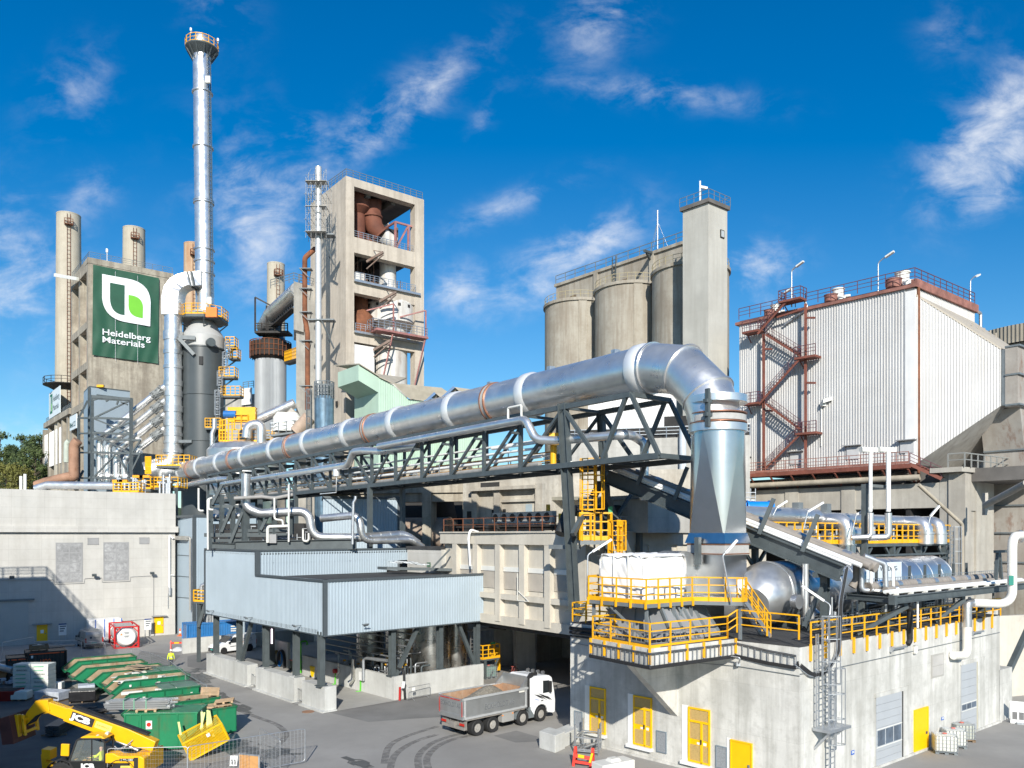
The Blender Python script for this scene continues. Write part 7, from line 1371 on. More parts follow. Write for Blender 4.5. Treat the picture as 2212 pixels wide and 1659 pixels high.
for k in range(1,6):q=Bq.lerp(Cq,k/5)+Z3*6.75; m.beam(q+V((.05,-.08,0)),q+V((.05,-.08,.8)),.1)
m.build('railing',YEL,sb_)
ctr=thing('cable_tray','galvanised cable ladder with black cables along the edge of the roof platform','cable tray',Bq)
nA=V((-.83,-.56,0))*.12; nB=V((.5,-.86,0))*.12
path=[(Aq+nA,6.60,7.28),(Bq+V((-.04,-.16,0)),6.60,7.28),(Cq+nB,6.60,7.28),(vl.p(vl.L-1.6,0,.14),6.45,7.1),(vl.p(vl.L-.1,0,.16),6.4,7.0)]
m=MB(); cb_m=MB()
for (a,z0,z1),(b,y0,y1)in zip(path,path[1:]):
 m.beam(a+Z3*z0,b+Z3*y0,.04,.1); m.beam(a+Z3*z1,b+Z3*y1,.04,.1); n=max(2,int((b-a).length/.33))
 for k in range(n+1):c=a.lerp(b,k/n); m.beam(c+Z3*(z0+(y0-z0)*k/n),c+Z3*(z1+(y1-z1)*k/n),.035)
 for j in range(3):cb_m.tube([a+Z3*(z0-.04+j*.05)-(a-b).cross(Z3).normalized()*.0,b+Z3*(y0-.04+j*.05)],.045,6)
 for j in range(2):cb_m.tube([a+Z3*(z1-.03+j*.05),b+Z3*(y1-.03+j*.05)],.03,6)
ce=vr.p(.0,6.7,.16); arc=fillet([path[-1][0]+Z3*6.6,vr.p(.8,5.9,.2),vr.p(2.0,5.9,.2),vr.p(3.3,6.8,.22),vr.p(3.35,9.6,.3),vr.p(3.9,11.2,.3)],1.0,6)
for j in range(3):cb_m.tube([p+vr.e*.07*j+Z3*.05*j for p in arc],.045,6)
for a,b in zip(arc,arc[1:]):m.beam(a+vr.e*.2,b+vr.e*.2,.04); m.beam(a-vr.e*.15,b-vr.e*.15,.04)
cb_m.tube([vl.p(.1,7.1,.15),vl.p(3.2,7.1,.15)],.12,8); cb_m.tube([vl.p(.1,6.85,.15),vl.p(3.2,6.85,.15)],.1,8); cb_m.tube([vl.p(.1,6.62,.15),vl.p(3.2,6.62,.15)],.06,8)
cb_m.cut().tube(fillet([vr.at('b1',1160,150,.6),vr.at('b1',1200,190,.3),vr.at('b1',1200,470,.12),vr.at('b1',1180,505,.1)],.3),.16,8)
m.build('ladder_tray',GALV,ctr); cb_m.cuts.insert(0,0); cb_m.pieces('cable',BLACK,ctr)
cl2=thing('caged_ladder','galvanised caged ladder climbing the right face of the concrete service building','ladder',vr.p(1.7,0))
m=MB(); zpf=vr.at('b1',430,1215).z; tm_=vr.t(U('b1',395,0)[0]); tm2=vr.t(U('b1',450,0)[0]); m.ladder(vr.p(tm_,zpf,.35),vr.p(tm_,ZR+1.5,.35),vr.e,.55,.3,.028,cage=vr.n+vr.e*.3); m.ladder(vr.p(tm2,.1,.35),vr.p(tm2,zpf+2.9,.35),vr.e,.5,.3,.028,cage=vr.n+vr.e*.8); m.build('ladder',GALV,cl2)
m=MB(); m.wbox(vr,tm_-.75,tm2+.7,zpf-.14,zpf,.05,1.0); m.beam(vr.p(tm_-.5,zpf-.1,.9),vr.p(tm_-.5,zpf-1.1,.03),.1); m.beam(vr.p(tm2+.3,zpf-.1,.9),vr.p(tm2,zpf-.9,.03),.1); m.build('rest_platform',GALV,cl2)
m=MB(); m.ladder(vr.p(tm_-.55,zpf,.2),vr.p(tm_-.55,ZR+.6,.2),vr.e,.2,.4,.03); m.build('cable_ladder',GALV,cl2)
fpf=thing('fan_platform','upper yellow railed steel platform round the foot of the great duct','platform',V((7.5,41.5,ZR)))
A2,B2,E2,F2=V((4.14,42.5,0)),V((6.74,39.5,0)),V((9.53,41.6,0)),V((11.98,40.9,0)); ZD=9.5
m=MB(); m.prism([p+Z3*(ZD-.2)for p in (A2,B2,E2,F2,F2+V((1.0,1.6,0)),V((11,46,0)),V((7,46,0)))],Z3*.2)
for p in (A2+V((.3,.2,0)),B2+V((.1,.5,0)),E2+V((0,.3,0)),F2+V((0,.4,0)),V((8.4,40.9,0))):m.beam(p+Z3*7.5,p+Z3*(ZD-.2),.14)
for a,b in ((B2+V((.1,.5,0)),A2),(B2+V((1.4,1.4,0)),E2),(E2,B2+V((1.4,1.4,0)))):m.beam(a+Z3*7.6,a.lerp(b,.6)+Z3*(ZD-.3),.1)
dk=m.build('deck',STEEL_LT,fpf)
m=MB(); m.rail([V((6.2,45.5,ZD)),A2+V((0,.5,ZD)),A2+Z3*ZD,B2+Z3*ZD,E2+Z3*ZD,F2+Z3*ZD,F2+V((.3,.3,ZD))],1.25,.95,.035,toe=.22)
for k in range(5):q=A2.lerp(B2,k/4)+V((-.04,-.05,ZD-.25)); m.beam(q,q+Z3*.4,.09)
for k in range(1,5):q=B2.lerp(E2,k/4)+V((.03,-.06,ZD-.25)); m.beam(q,q+Z3*.4,.09)
m.build('railing',YEL,dk)
s0,s1=F2+V((.25,.35,ZD)),V((14.0,42.6,ZR+.06)); sdv=V((.2,-.85,0)).normalized()*-.85; m=MB(); rl=MB()
for o in (V((0,0,0)),sdv):m.beam(s0+o,s1+o,.06,.24); rl.rail([s0+o,s1+o],1.15,.8,.03)
for k in range(1,10):p=s0.lerp(s1,k/10); m.hexa(p,sdv,(s1-s0)*.09*V((1,1,0)).length/1.414 if False else V(((s1-s0).x,(s1-s0).y,0)).normalized()*.22,Z3*.03)
st9=m.build('stair',GALV,fpf); rl.build('railing',YEL,st9)
m=MB(); m.box(F2+V((-.1,-.05,ZD+.95)),(.5,.03,.45),.6); m.build('notice',WHITE,fpf)
hop=thing('fan_hopper','grey steel hopper with stiffening ribs below the yellow platform','hopper',V((7.6,42.3,7.5))); c=V((7.9,42.9,0)); eL=V((-.6955,.7186,0)); eR=V((.7186,.6955,0))
def rct(hl,hr,z,o=(0,0)):return [c+eL*(a*hl+o[0])+eR*(b*hr+o[1])+Z3*z for a,b in ((-1,-1),(1,-1),(1,1),(-1,1))]
HG=M('hopper_grey',(.27,.275,.28),.5,var=.08,vs=.5); m=MB(); m.loft(rct(2.6,2.1,7.6),rct(1.5,1.8,9.3)); m.build('shell',HG,hop); m=MB()
lo,hi=rct(2.64,2.14,7.6),rct(1.54,1.84,9.3)
for k in (0,.25,.5,.75,1):m.beam(lo[0].lerp(lo[3],k),hi[0].lerp(hi[3],k),.12,.18); m.beam(lo[0].lerp(lo[1],k),hi[0].lerp(hi[1],k),.05,.05)
m.build('ribs',STEEL_LT,hop)
m=MB(); a=Aq+V((.5,.3,7.55)); b=Bq+V((.15,.6,7.55)); d_=Bq+V((3.2,2.6,7.55))
for p,q in ((a,b),(b,d_)):
 for z in (.1,.6):m.beam(p+Z3*z,q+Z3*z,.04,.08)
 for k in range(12):c_=p.lerp(q,k/11); m.beam(c_+Z3*.1,c_+Z3*.62,.03)
ctl=m.build('cable_tray',GALV); tag(ctl,'upright galvanised cable ladder behind the lower yellow railing of the roof platform','cable tray')
wr_=thing('wrapped_fan','large unit wrapped in white tarpaulin on the yellow railed platform','wrapped unit',V((7.2,42.2,ZD))); c0_=B2+V((.15,.95,0)); wL,wR,wH=3.3,3.9,2.45; m=MB(); N1,N2=26,14
rg=random.Random(2)
def wob(a,b):return .06*math.sin(a*4+b*3)+.03*math.sin(a*11-b*9+1)+.012*math.sin(a*29+b*17)
def face(o,ex_,ez_,nn,lx,lz,s):
 vs=[]
 for j in range(N2+1):
  for i in range(N1+1):
   a,b=i/N1,j/N2; e_=(min(a,1-a)*min(b,1-b)*16); f=min(1,e_*2.0+(.25 if 0<j<N2 or s else 0)); sink=.22*(1-min(1,6*min(a,1-a)))**2+.25*(1-min(1,5*(1-b)))**2
   fold=(.022*abs(math.sin(a*22+math.sin(b*5)))*(1-b)**.5)if not s else 0
   vs.append(o+ex_*(a*lx)+ez_*(b*lz)+nn*((wob(a*3+s,b*2)+fold)*(1 if 0<i<N1 else .0)*(1 if j<N2 else 0)-(sink if s==0 else .1*(1-min(1,5*min(a,1-a,b,1-b))))))
 m.add(vs,[(j*(N1+1)+i,j*(N1+1)+i+1,(j+1)*(N1+1)+i+1,(j+1)*(N1+1)+i)for j in range(N2)for i in range(N1)],True)
p0_=c0_+Z3*(ZD+.02); face(p0_,eL,Z3,-eR,wL,wH,0); face(p0_,eR,Z3,-eL,wR,wH,0); face(p0_+eL*wL,eR,Z3,eL,wR,wH,0); face(p0_+eR*wR,eL,Z3,eR,wL,wH,0)
face(p0_+Z3*(wH-.02),eL,eR,Z3,wL,wR,1); m.build('tarpaulin',M('white_tarpaulin',(.78,.77,.75),.55,var=.03,bump=.25,bs=2.2),wr_)
m=MB()
for k in (.33,.62):m.beam(p0_+eL*wL*k-eR*.1,p0_+eL*wL*k-eR*.1+Z3*wH,.05)
m.build('lashing',OFFWH,wr_)
def strip_lamp(k,x0,y0,x1,y1,d,label,post=None,d2=None):
 a=kp(k,x0,y0,d); b=kp(k,x1,y1,d2 or d); o=thing('strip_light',label,'lamp',a,None,'bent pole strip lights'); m=MB(); m.beam(a,b,.16,.12); m.build('lamp',WHITE,o)
 if post:m=MB(); m.tube(fillet([V(p)for p in post]+[a],.3),.045,8); m.build('pole',GALV,o)
 return o
q=A2+V((-.05,.3,ZD)); strip_lamp('a6',315,380,455,290,42.8,'strip light on a bent pole at the left corner of the wrapped unit platform',[q,kp('a6',278,405,42.8)])
q=F2+V((-.6,-.1,ZD)); strip_lamp('a6',1295,390,1380,295,40.6,'strip light on a bent pole in front of the square duct foot',[q,kp('a6',1273,410,40.6)])
strip_lamp('a7',730,930,568,820,41.0,'strip light slanting up to the left in front of the big silver vessel',[vr.p(2.4,ZR+.1,.1),kp('a7',782,960,41)])
NR=-vr.n; Rv=vr.e
def Q(t,o,z):return BC+Rv*t+NR*o+Z3*z
def vessel(t0,t1,o,z,r,lab):
 v=thing('vessel',lab,'vessel',Q((t0+t1)/2,o,ZR),None,'silver vessels on the service building roof'); m=MB(); a,b=Q(t0,o,z),Q(t1,o,z); d=(b-a).normalized(); m.tube([a-d*.75,a-d*.6,a-d*.3,a,b,b+d*.3,b+d*.6,b+d*.75],[r*.25,r*.6,r*.88,r,r,r*.88,r*.6,r*.25],48); m.build('shell',M('vessel_cladding',(.66,.68,.70),.36,.9,var=.06,vs=.4),v); m=MB(); n=max(2,int((b-a).length/1.6))
 for k in range(n+1):c=a.lerp(b,k/n); m.tube([c-d*.05,c+d*.05],r*1.012,48)
 m.build('band',ALU_DULL,v); m=MB()
 for k in (.15,.85):c=a.lerp(b,k); m.hexa(V((c.x,c.y,ZR))-d*.3-NR*r*.8,d*.6,NR*r*1.6,Z3*(z-ZR-r*.5))
 m.build('saddle',STEEL,v); return v
v1=vessel(6.0,15.0,5.8,9.55,1.85,'large silver cylindrical vessel on the roof behind the yellow stair')
m=MB(); c=Q(8,5.8,9.55)-NR*1.3-Z3*.9; m.cut().cyl(c,c-NR*.7-Z3*.6,.4,16); c=Q(5.0,5.0,9.2)-NR*1.6; m.cut().cyl(c,c-NR*.35,.42,20); m.pieces('manhole',ALU_DULL,v1)
v2=vessel(19,29,6.4,9.6,1.75,'second silver vessel further right, partly behind the pipe rack')
m=MB(); c=Q(4.0,4.6,9.2); m.tube([Q(3.9,5.3,9.0),Q(4.3,5.4,9.1),Q(5.0,5.6,9.3),Q(5.9,5.8,9.55)],[.9,1.3,1.6,1.84],40); fc=m.build('fan_casing',ALU_DULL); tag(fc,'silver rounded casing between the square duct foot and the first vessel','casing')
m=MB(); c=V((9.7,46.2,10.1)); m.cyl(c-eL*.5,c+eL*.9,1.95,40); fan2=m.build('fan_housing',ALU_DULL); tag(fan2,'round silver fan housing peeking up behind the white wrapped unit','fan')
bn2=thing('vessel_banner','white banner with blue emblem and dark lettering hung before the silver vessels','banner',Q(14.0,3.4,9)); wbn=Wall(Q(13.0,3.3,0)[:2],Q(18.0,3.3,0)[:2]); m=MB(); m.wbox(wbn,0,4.6,8.6,11.2,0,.05); m.build('sheet',M('banner_pale',(.62,.68,.72),.6),bn2)
lettering('lettering','FIRST WELDING',M('ink_dark',(.03,.04,.06),.6),wbn.p(.3,10.65,.06),wbn.e,Z3,.42,bn2,width=3.6); m=MB(); BLUL=M('emblem_blue',(.04,.22,.55),.5);
for k in range(3):m.prism([wbn.p(1.0+.28*k,9.6,.05),wbn.p(1.22+.28*k,9.6,.05),wbn.p(1.5+.28*k,10.1,.05),wbn.p(1.28+.28*k,10.1,.05)],wbn.n*.02)
m.wbox(wbn,2.2,3.4,9.65,9.72,.05,.07); m.build('emblem',BLUL,bn2)
def tQ(px,o):q=(px-CX)/F; b=BC+NR*o; return (q*b.y-b.x)/(Rv.x-q*Rv.y)
GO=7.4; ga0,ga1=tQ(1606,GO),tQ(2052,GO)
yg=thing('yellow_gantry','long yellow railed gantry above the silver vessels','gantry',Q(15,4,ZR)); zg=12.35
m=MB(); m.hexa(Q(ga0,GO,zg-.25),Rv*(ga1-ga0),NR*4.2,Z3*.24)
for k in range(7):t=ga0+1.5+(ga1-ga0-2.2)*k/6; m.beam(Q(t,GO+.2,ZR),Q(t,GO+.2,zg-.25),.34); m.beam(Q(t,GO+.2,zg-1.5),Q(t+1.2,GO+.2,zg-.3),.18); m.beam(Q(t,GO+.2,zg-1.5),Q(t-1.2,GO+.2,zg-.3),.18)
for z in (zg-.9,zg-1.3):m.beam(Q(ga0+12,GO-.1,z),Q(ga1-.3,GO-.1,z),.16)
m.build('frame',STEEL,yg); m=MB(); m.rail([Q(ga0,GO+4,zg),Q(ga0,GO,zg),Q(ga1,GO,zg),Q(ga1,GO+4,zg)],1.45,.95,.042,toe=.3); m.build('railing',YEL,yg)
m=MB(); m.ladder(Q(ga1-.6,GO-.4,ZR),Q(ga1-.6,GO-.4,zg+1.3),Rv,.6,.35,.035,cage=-NR); m.build('ladder',GALV,yg)
m=MB(); rg=random.Random(14)
for k in range(30):t=rg.uniform(ga0,ga1); o=rg.uniform(GO+.5,GO+3.5); m.cut().cyl(Q(t,o,zg),Q(t,o,zg+rg.uniform(.5,1.5)),rg.uniform(.06,.26),10); m.beam(Q(t,o,zg+.6),Q(t+rg.uniform(.4,1.4),o,zg+.6),.1)
m.pieces('fitting',GALV,yg)
hd=thing('header_pipe','thick silver header pipe with seams running above the yellow gantry','pipe',Q(14,5.5,14)); zh_=14.0; m=MB(); HO=GO+1.6; duct(m,[Q(ga0-1,HO,zh_+.25),Q(tQ(1760,HO),HO,zh_+.25)],.62,.7,24,lip=.01); duct(m,[Q(tQ(1760,HO),HO,zh_+.15),Q(tQ(2010,HO),HO,zh_)],.50,.7,24,lip=.01); m.build('pipe',ALU_DULL,hd); m=MB()
for t in (10.5,14.2,20):m.cut().box(Q(t+4,HO,zh_+.9),(.6,.5,.7),.7)
m.pieces('valve_box',STEEL_LT,hd)
for i,(t,o,lab)in enumerate(((tQ(1830,GO-.5),GO-.5,'shiny pipe bend coming down in front of the gantry near the third post'),(tQ(2000,GO-.4),GO-.4,'left of the two shiny pipe bends at the right end of the gantry'),(tQ(2029,GO-.4),GO-.4,'right one of the two shiny pipe bends at the gantry end'))):
 b=thing('pipe_bend',lab,'pipe',Q(t,o,zg),None,'shiny pipe bends on the gantry'); m=MB(); ln=fillet([Q(t+.2,HO,zh_-.0),Q(t,o,zh_-.0),Q(t,o,zg-(.9 if i==0 else .1))],.85,8); elbow(m,ln,.52,24); m.tube([ln[-1]+Z3*.8,ln[-1]+Z3*.9],.62,24); m.tube([ln[-1]+Z3*.75,ln[-1]],.57,24); m.build('pipe',ALU,b)
m=MB(); t=tQ(1830,GO-.5); m.tube([Q(t,GO-.5,zg+.75),Q(t+2.6,GO-.7,zg+.65)],.42,18); m.build('branch_pipe',ALU_DULL,hd)
for i,(px,lab)in enumerate(((1880.5,'left one of two tall white vent pipes rising in front of the white building'),(1919,'right one of two tall white vent pipes rising in front of the white building'))):
 o=thing('vent_pipe',lab,'vent pipe',P(px,1160,53),None,'tall white vent pipes'); dv=53.0; za_,zb_2=P(0,1160,dv).z,P(0,972,dv).z; x=P(px,0,dv).x; m=MB(); m.cyl((x,dv,zb_2),(x,dv,P(0,1105,dv).z),.12+.03*i,14); m.build('upper_pipe',WHITE,o); m=MB(); m.tube(fillet([(x,dv,P(0,1108,dv).z),(x,dv,za_),(x-1.2,dv+.2,za_-.05)],.3),.19+.03*i,16); m.build('lower_pipe',ALU,o)
 m=MB(); m.box((x-.1,dv,zb_2+.02),(1.2,.25,.28),.2); m.cyl((x-.7,dv-.1,zb_2+.02),(x-.4,dv,zb_2+.02),.2,12); m.build('camera_head',OFFWH,o)
m=MB(); pw9=P(1868,1150,53.6); m.beam((P(1868,0,53.6).x,53.6,ZR),(P(1868,0,53.6).x,53.6,P(0,1046,53.6).z),.34); m.beam(P(1868,1048,53.6),P(1918,1052,53.4),.2); m.beam(P(1870,1072,53.6),P(1880,1050,53.6),.14); ps9=m.build('steel_post',STEEL); tag(ps9,'dark grey steel post holding the two tall white vent pipes','post')
m=MB(); q=kp('a7',255,240,55); m.cyl(q-V((.95,.1,0)),q+V((.95,.1,0)),.42,20); m.cyl(q+V((.7,.08,0)),q+V((.8,.1,0)),.5,20); m.cyl(q-V((.95,.1,0)),q-V((.85,.1,0)),.5,20); m.box(q-V((1.35,.2,.05)),(.65,.6,.75)); m.box(q-V((0,0,.55)),(1.6,.3,.25)); bm9=m.build('blue_actuator',M('bright_blue_paint',(.008,.20,.62),.35)); tag(bm9,'bright blue cylindrical actuator beside the great duct','actuator')
sc9=thing('small_scaffold','small aluminium scaffold tower standing behind the blue actuator','scaffold',kp('a7',190,260,58)); m=MB();
for x in (145,190,225):
 for d in (58,59.3):m.cyl(kp('a7',x,330,d),kp('a7',x,100,d),.04,5)
for y in (130,165,200,235):m.cyl(kp('a7',140,y,58),kp('a7',228,y,58),.035,5)
m.hexa(kp('a7',140,190,58),kp('a7',228,190,58)-kp('a7',140,190,58),V((0,1.3,0)),Z3*.08); m.build('frame',GALV,sc9)
sgi=thing('sloping_girder','dark steel girder sloping down behind the great duct with pipes laid on it','girder',P(1816,1225,46.5)); ga,gb_=P(1312,1030,57.0),P(1818,1238,44.0); wv=V((.35,.94,0)); m=MB(); m.ibeam(ga,gb_,.5,.95,t=.07); m.ibeam(ga+wv*2.4,gb_+wv*2.4,.5,.95,t=.07)
for k in range(9):c=ga.lerp(gb_,k/8.01); m.beam(c,c+wv*2.4,.2)
gv=(gb_-ga).normalized(); pn_=V((gv.x*-gv.z,gv.y*-gv.z,1)).normalized()
m.build('girder',STEEL,sgi); m=MB()
for k in (.16,.34,.55,.70,.86):c=ga.lerp(gb_,k)+pn_*.3-wv*.25; m.cut().beam(c,c+(pn_*.9+V((.25,0,.35))).normalized()*2.3,.24)
m.pieces('post',STEEL,sgi); m=MB(); up9=pn_*.75
def gl(o,h,k0=0.05,k1=1.0):return ga.lerp(gb_,k0)+wv*o+pn_*h,ga.lerp(gb_,k1)+wv*o+pn_*h
m.cut().tube(gl(1.3,1.0,.02,1.1),.30,14); m.cut().tube(gl(.75,.95,.02,1.08),.22,12)
for k in range(40):a,b=gl(1.3,1.0,.02,1.1); c=a.lerp(b,k/40); m.tube([c,c+gv*.05],.315,14)
m.build('lagged_pipe',M('brown_lagging',(.28,.25,.22),.8,var=.15,vs=1.5),sgi); m=MB()
for k in range(7):a,b=gl(1.3,1.0,.02,1.1); c=a.lerp(b,k/7+.04); m.cut().tube([c,c+gv*.55],.33,14)
m.pieces('pipe_band',ALU_DULL,sgi); m=MB(); m.tube(gl(.15,.8,.02,1.05),.14,10); m.tube(gl(.05,.62,.02,1.02),.08,8); m.build('white_pipe',WHITE,sgi)
colp=P(1782,1240,45.6); m=MB(); m.ibeam(V((colp.x,colp.y,ZR)),colp,.42,.42); m.beam(V((colp.x,colp.y,ZR+3.3))-Rv*1.1,V((colp.x,colp.y,ZR+3.3))+Rv*2.2,.3); m.beam(V((colp.x,colp.y,ZR+.4))-Rv*2.2,V((colp.x,colp.y,ZR+2.9)),.2); m.build('column',STEEL,sgi)
for i,(x0,y0,x1,y1,d)in enumerate(((385,240,460,192,52),(612,272,728,203,51),(972,292,1090,232,54),(1520,305,1585,228,52))):strip_lamp('a7',x0,y0,x1,y1,d,('strip light on the upper post of the sloping girder','strip light tilted above the header pipe, second from the great duct','strip light tilted above the header pipe behind the white vent pipes','strip light over the right pair of shiny pipe bends')[i],[kp('a7',x0-30,y0+(130 if i else 60),d)])
pr9=thing('pipe_rack','dark steel pipe rack jutting from the right face of the service building','pipe rack',Q(10,-1,ZR)); zk_=9.45; fl9,bl9=P(1931,1296,42.8),P(1828,1286,45.6); fr9=P(2230,1266,55.3); dv=(fr9-fl9); dv.z=0; L9=dv.length; dv.normalize(); wv9=V((bl9.x-fl9.x,bl9.y-fl9.y,0));
fl9.z=bl9.z=zk_; m=MB()
def rk(t,w,z):return V((fl9.x,fl9.y,0))+dv*t+wv9*w+Z3*z
for w in (0,.98):m.ibeam(rk(-.1,w,zk_),rk(L9,w,zk_),.28,.42,t=.04)
for k in range(12):m.ibeam(rk(k*L9/11.5,0,zk_-.02),rk(k*L9/11.5,1,zk_-.02),.2,.3,t=.03)
m.box(rk(-.1,0,zk_),(.34,.34,.5),.7)
for k,t in enumerate((2.0,9.6)):m.beam(rk(t,.1,zk_-.3),rk(t+.1,1,zk_-.3),.3); a=rk(t+.2,.12,zk_-.5); m.beam(a,vr.p(vr.t(U('a7',(1010,1590)[k],0)[0]),ZR+.2,-.3),.22)
for t in (1.5,5,12):m.beam(rk(t,.95,ZR),rk(t,.95,zk_),.28)
m.build('frame',STEEL,pr9); m=MB()
for k in range(8):c=rk(.6+k*2.1,.85,zk_); m.cut().beam(c,c+Z3*1.6,.14)
a=rk(L9-4.2,.3,zk_); m.cut().beam(a,a+Z3*2.4+dv*.5,.2); m.beam(a+dv*1.2,a+Z3*2.4+dv*.7,.2); m.beam(a+Z3*2.4,a+Z3*2.4+dv*3.5,.18); m.pieces('post',STEEL,pr9); m=MB()
for z in (.35,.55,.75,.95):m.beam(rk(.5,.8,zk_+z),rk(L9,.8,zk_+z),.03)
for k in range(60):c=rk(.5+k*(L9-.5)/60,.8,zk_+.35); m.beam(c,c+Z3*.6,.025)
m.build('mesh_tray',GALV,pr9); m=MB(); m.tube([rk(.4,.62,zk_+.55),rk(L9,.62,zk_+.55)],.28,14); m.tube([rk(1,.35,zk_+.42),rk(L9,.35,zk_+.42)],.18,12)
for k in range(50):c=rk(.4+k*.36,.62,zk_+.55); m.tube([c,c+dv*.06],.295,14)
m.build('lagged_pipe',MATS['brown_lagging'],pr9); m=MB()
for k in range(7):c=rk(1.2+k*2.4,.62,zk_+.55); m.cut().tube([c,c+dv*.5],.30,14)
m.pieces('pipe_band',ALU_DULL,pr9); m=MB(); m.tube([rk(.3,.12,zk_+.35),rk(L9,.12,zk_+.35)],.10,10); m.tube([rk(.3,.24,zk_+.38),rk(L9,.24,zk_+.38)],.10,10); m.build('white_pipe',WHITE,pr9)
m=MB()
for k in range(10):m.cut().box(rk(.8+k*1.75,.1,zk_+.25),(.2,.25,.2),.7)
m.pieces('pipe_shoe',OFFWH,pr9)
for i,(pts,r,mt,lab)in enumerate(([(1000,640),(1010,660),(1012,855),(1095,850)],.14,GALV,0),([(1030,640),(1080,665),(1083,850),(1160,860)],.085,WHITE,0),([(1030,600),(1185,660),(1190,852),(1280,842)],.15,GALV,0),([(1180,655),(1243,680),(1245,850),(1330,850)],.08,WHITE,0),([(960,590),(975,610),(978,770),(940,830)],.22,MATS['brown_lagging'],0))if False else enumerate([(p,r,mt,l)for p,r,mt,l in (([(1000,640),(1010,660),(1012,855),(1095,850)],.14,GALV,'grey drop pipe leftmost at the girder foot'),([(1030,640),(1080,665),(1083,850),(1160,860)],.085,WHITE,'thin white drop pipe between two grey ones at the girder foot'),([(1030,600),(1185,660),(1190,852),(1280,842)],.15,GALV,'grey drop pipe furthest right at the girder foot'),([(1180,655),(1243,680),(1245,850),(1330,850)],.08,WHITE,'thin white drop pipe at the left end of the pipe rack'),([(960,590),(975,610),(978,770),(940,830)],.22,MATS['brown_lagging'],'thick brown lagged drop pipe behind the grey ones'))]):run(lab,'a7',pts,r,44.8+.1*i,mt,.25,'pipe','drop_pipe')
wp9=thing('white_pipe','thick cream white pipe stepping down the right end of the service building','pipe',vr.p(19,2,.5)); m=MB(); ln=fillet([kp('a7',2240,445,52),kp('a7',2125,452,50),kp('a7',2125,958,50),kp('a7',1830,945,50.4)],.9,8); m.tube(ln,.27,20); m.tube(fillet([vr.at('a7',1790,1120,.45),vr.at('a7',1790,1335,.45),vr.at('a7',1690,1335,.3)],.5),.26,20); m.build('pipe',M('cream_white_pipe',(.74,.72,.66),.4,var=.03),wp9); m=MB(); elbow(m,fillet([kp('a7',1830,945,50.4),vr.at('a7',1790,950,.45),vr.at('a7',1790,1122,.45)],.6,8),.28,20,lip=.012); m.build('steel_elbow',ALU_DULL,wp9); m=MB(); p=kp('a7',2117,780,49.7); m.hexa(p-V((.13,0,.3)),V((.3,0,0)),V((0,.03,0)),Z3*.6); m.build('flow_label',M('teal_label',(.03,.22,.17),.5),wp9)
m=MB(); m.cyl(kp('a7',2170,455,51.5),kp('a7',2190,455,51.5),.42,16); m.build('flange',ALU_DULL,wp9)
rg=random.Random(31); rf9=thing('roof_pipework','tangle of small pipes, valves and cable ladders on the dark service building roof','pipework',Q(12,2,ZR)); g1,g2,g3=MB(),MB(),MB()
for k in range(60):
 t=rg.uniform(5,28); o=rg.uniform(.9,3.4); z=ZR+rg.uniform(.15,.5); mm=rg.choice((g1,g1,g2,g3)); mm.cut(); mm.tube([Q(t,o,z),Q(min(29,t+rg.uniform(1,4)),o,z)],rg.uniform(.04,.12),6)
 if k%2:h=rg.uniform(.5,2.4); mm.cyl(Q(t,o,ZR),Q(t,o,ZR+h),rg.uniform(.04,.12),7)
 if k%5==0:g2.cut().box(Q(t,o,ZR+.4),(.5,.4,.7),.7)
for s in range(3):
 o=1.6+s*.8
 for w in (0,.35):g1.beam(Q(5,o,ZR+.5+w),Q(27,o,ZR+.5+w),.04)
 for k in range(60):g1.beam(Q(5+k*.36,o,ZR+.5),Q(5+k*.36,o,ZR+.85),.03)
g1.build('grey_pipework',GALV,rf9); g2.pieces('dark_fitting',STEEL,rf9); g3.pieces('lagged_pipe',MATS['grey_lagging'],rf9)
run('tall narrow silver pipe standing in front of the first vessel','a7',[(597,660),(597,1080)],.17,45.2,ALU,.3,'pipe','stand_pipe')
run('white riser pipe rising from the roof right of the header bend','a7',[(1425,910),(1425,1130)],.06,45,WHITE,.2,'pipe','stand_pipe')
yl9=thing('yellow_ladder','yellow caged ladder and landings hanging from the truss beside the tall column','ladder',kp('a3',1500,440,55)); dl=55.0; a=kp('a3',1400,450,dl); b=kp('a3',1400,-110,dl); m=MB(); m.ladder(kp('a3',1415,530,dl),kp('a3',1415,-130,dl),(1,0,0),.85,.35,.045,cage=(.8,-.6,0)); m.ladder(kp('a3',1640,760,dl),kp('a3',1640,370,dl),(1,0,0),.8,.33,.045,cage=(.3,-1,0)); m.build('ladder',YEL,yl9)
m=MB(); p=kp('a3',1350,525,dl); q=kp('a3',1600,530,dl); q.z=p.z; m.hexa(p-Z3*.3,q-p,V((0,1.6,0)),Z3*.3); m.beam(p-Z3*.5+V((0,.6,0)),p-Z3*.5+V((-2.0,2.5,0)),.3); ld=m.build('landing',STEEL_LT,yl9); m=MB(); m.rail([p+V((0,1.6,0)),p,q,q+V((0,1.6,0))],1.9,.85,.06,toe=.3); m.beam(kp('a3',1590,660,dl),kp('a3',1590,360,dl),.25); m.beam(kp('a3',1660,660,dl),kp('a3',1660,360,dl),.2); m.build('railing',YEL,ld)
m=MB(); m.box(kp('a3',1593,302,dl+1.0),(.3,.04,.85)); m.build('exit_sign',MATS['exit_green'],yl9)
m=MB(); m.wbox(Wall((31,60),(48,66)),-4,16,0,6.5,-.4,0); tw=m.build('boundary_wall',CONC_TAN); tag(tw,'tan concrete wall at the right edge behind the service building','wall')
def bev(o,w=.03,seg=2):
 b=o.modifiers.new('bevel','BEVEL'); b.width=w; b.segments=seg; b.limit_method='ANGLE'; b.angle_limit=R(25); return o
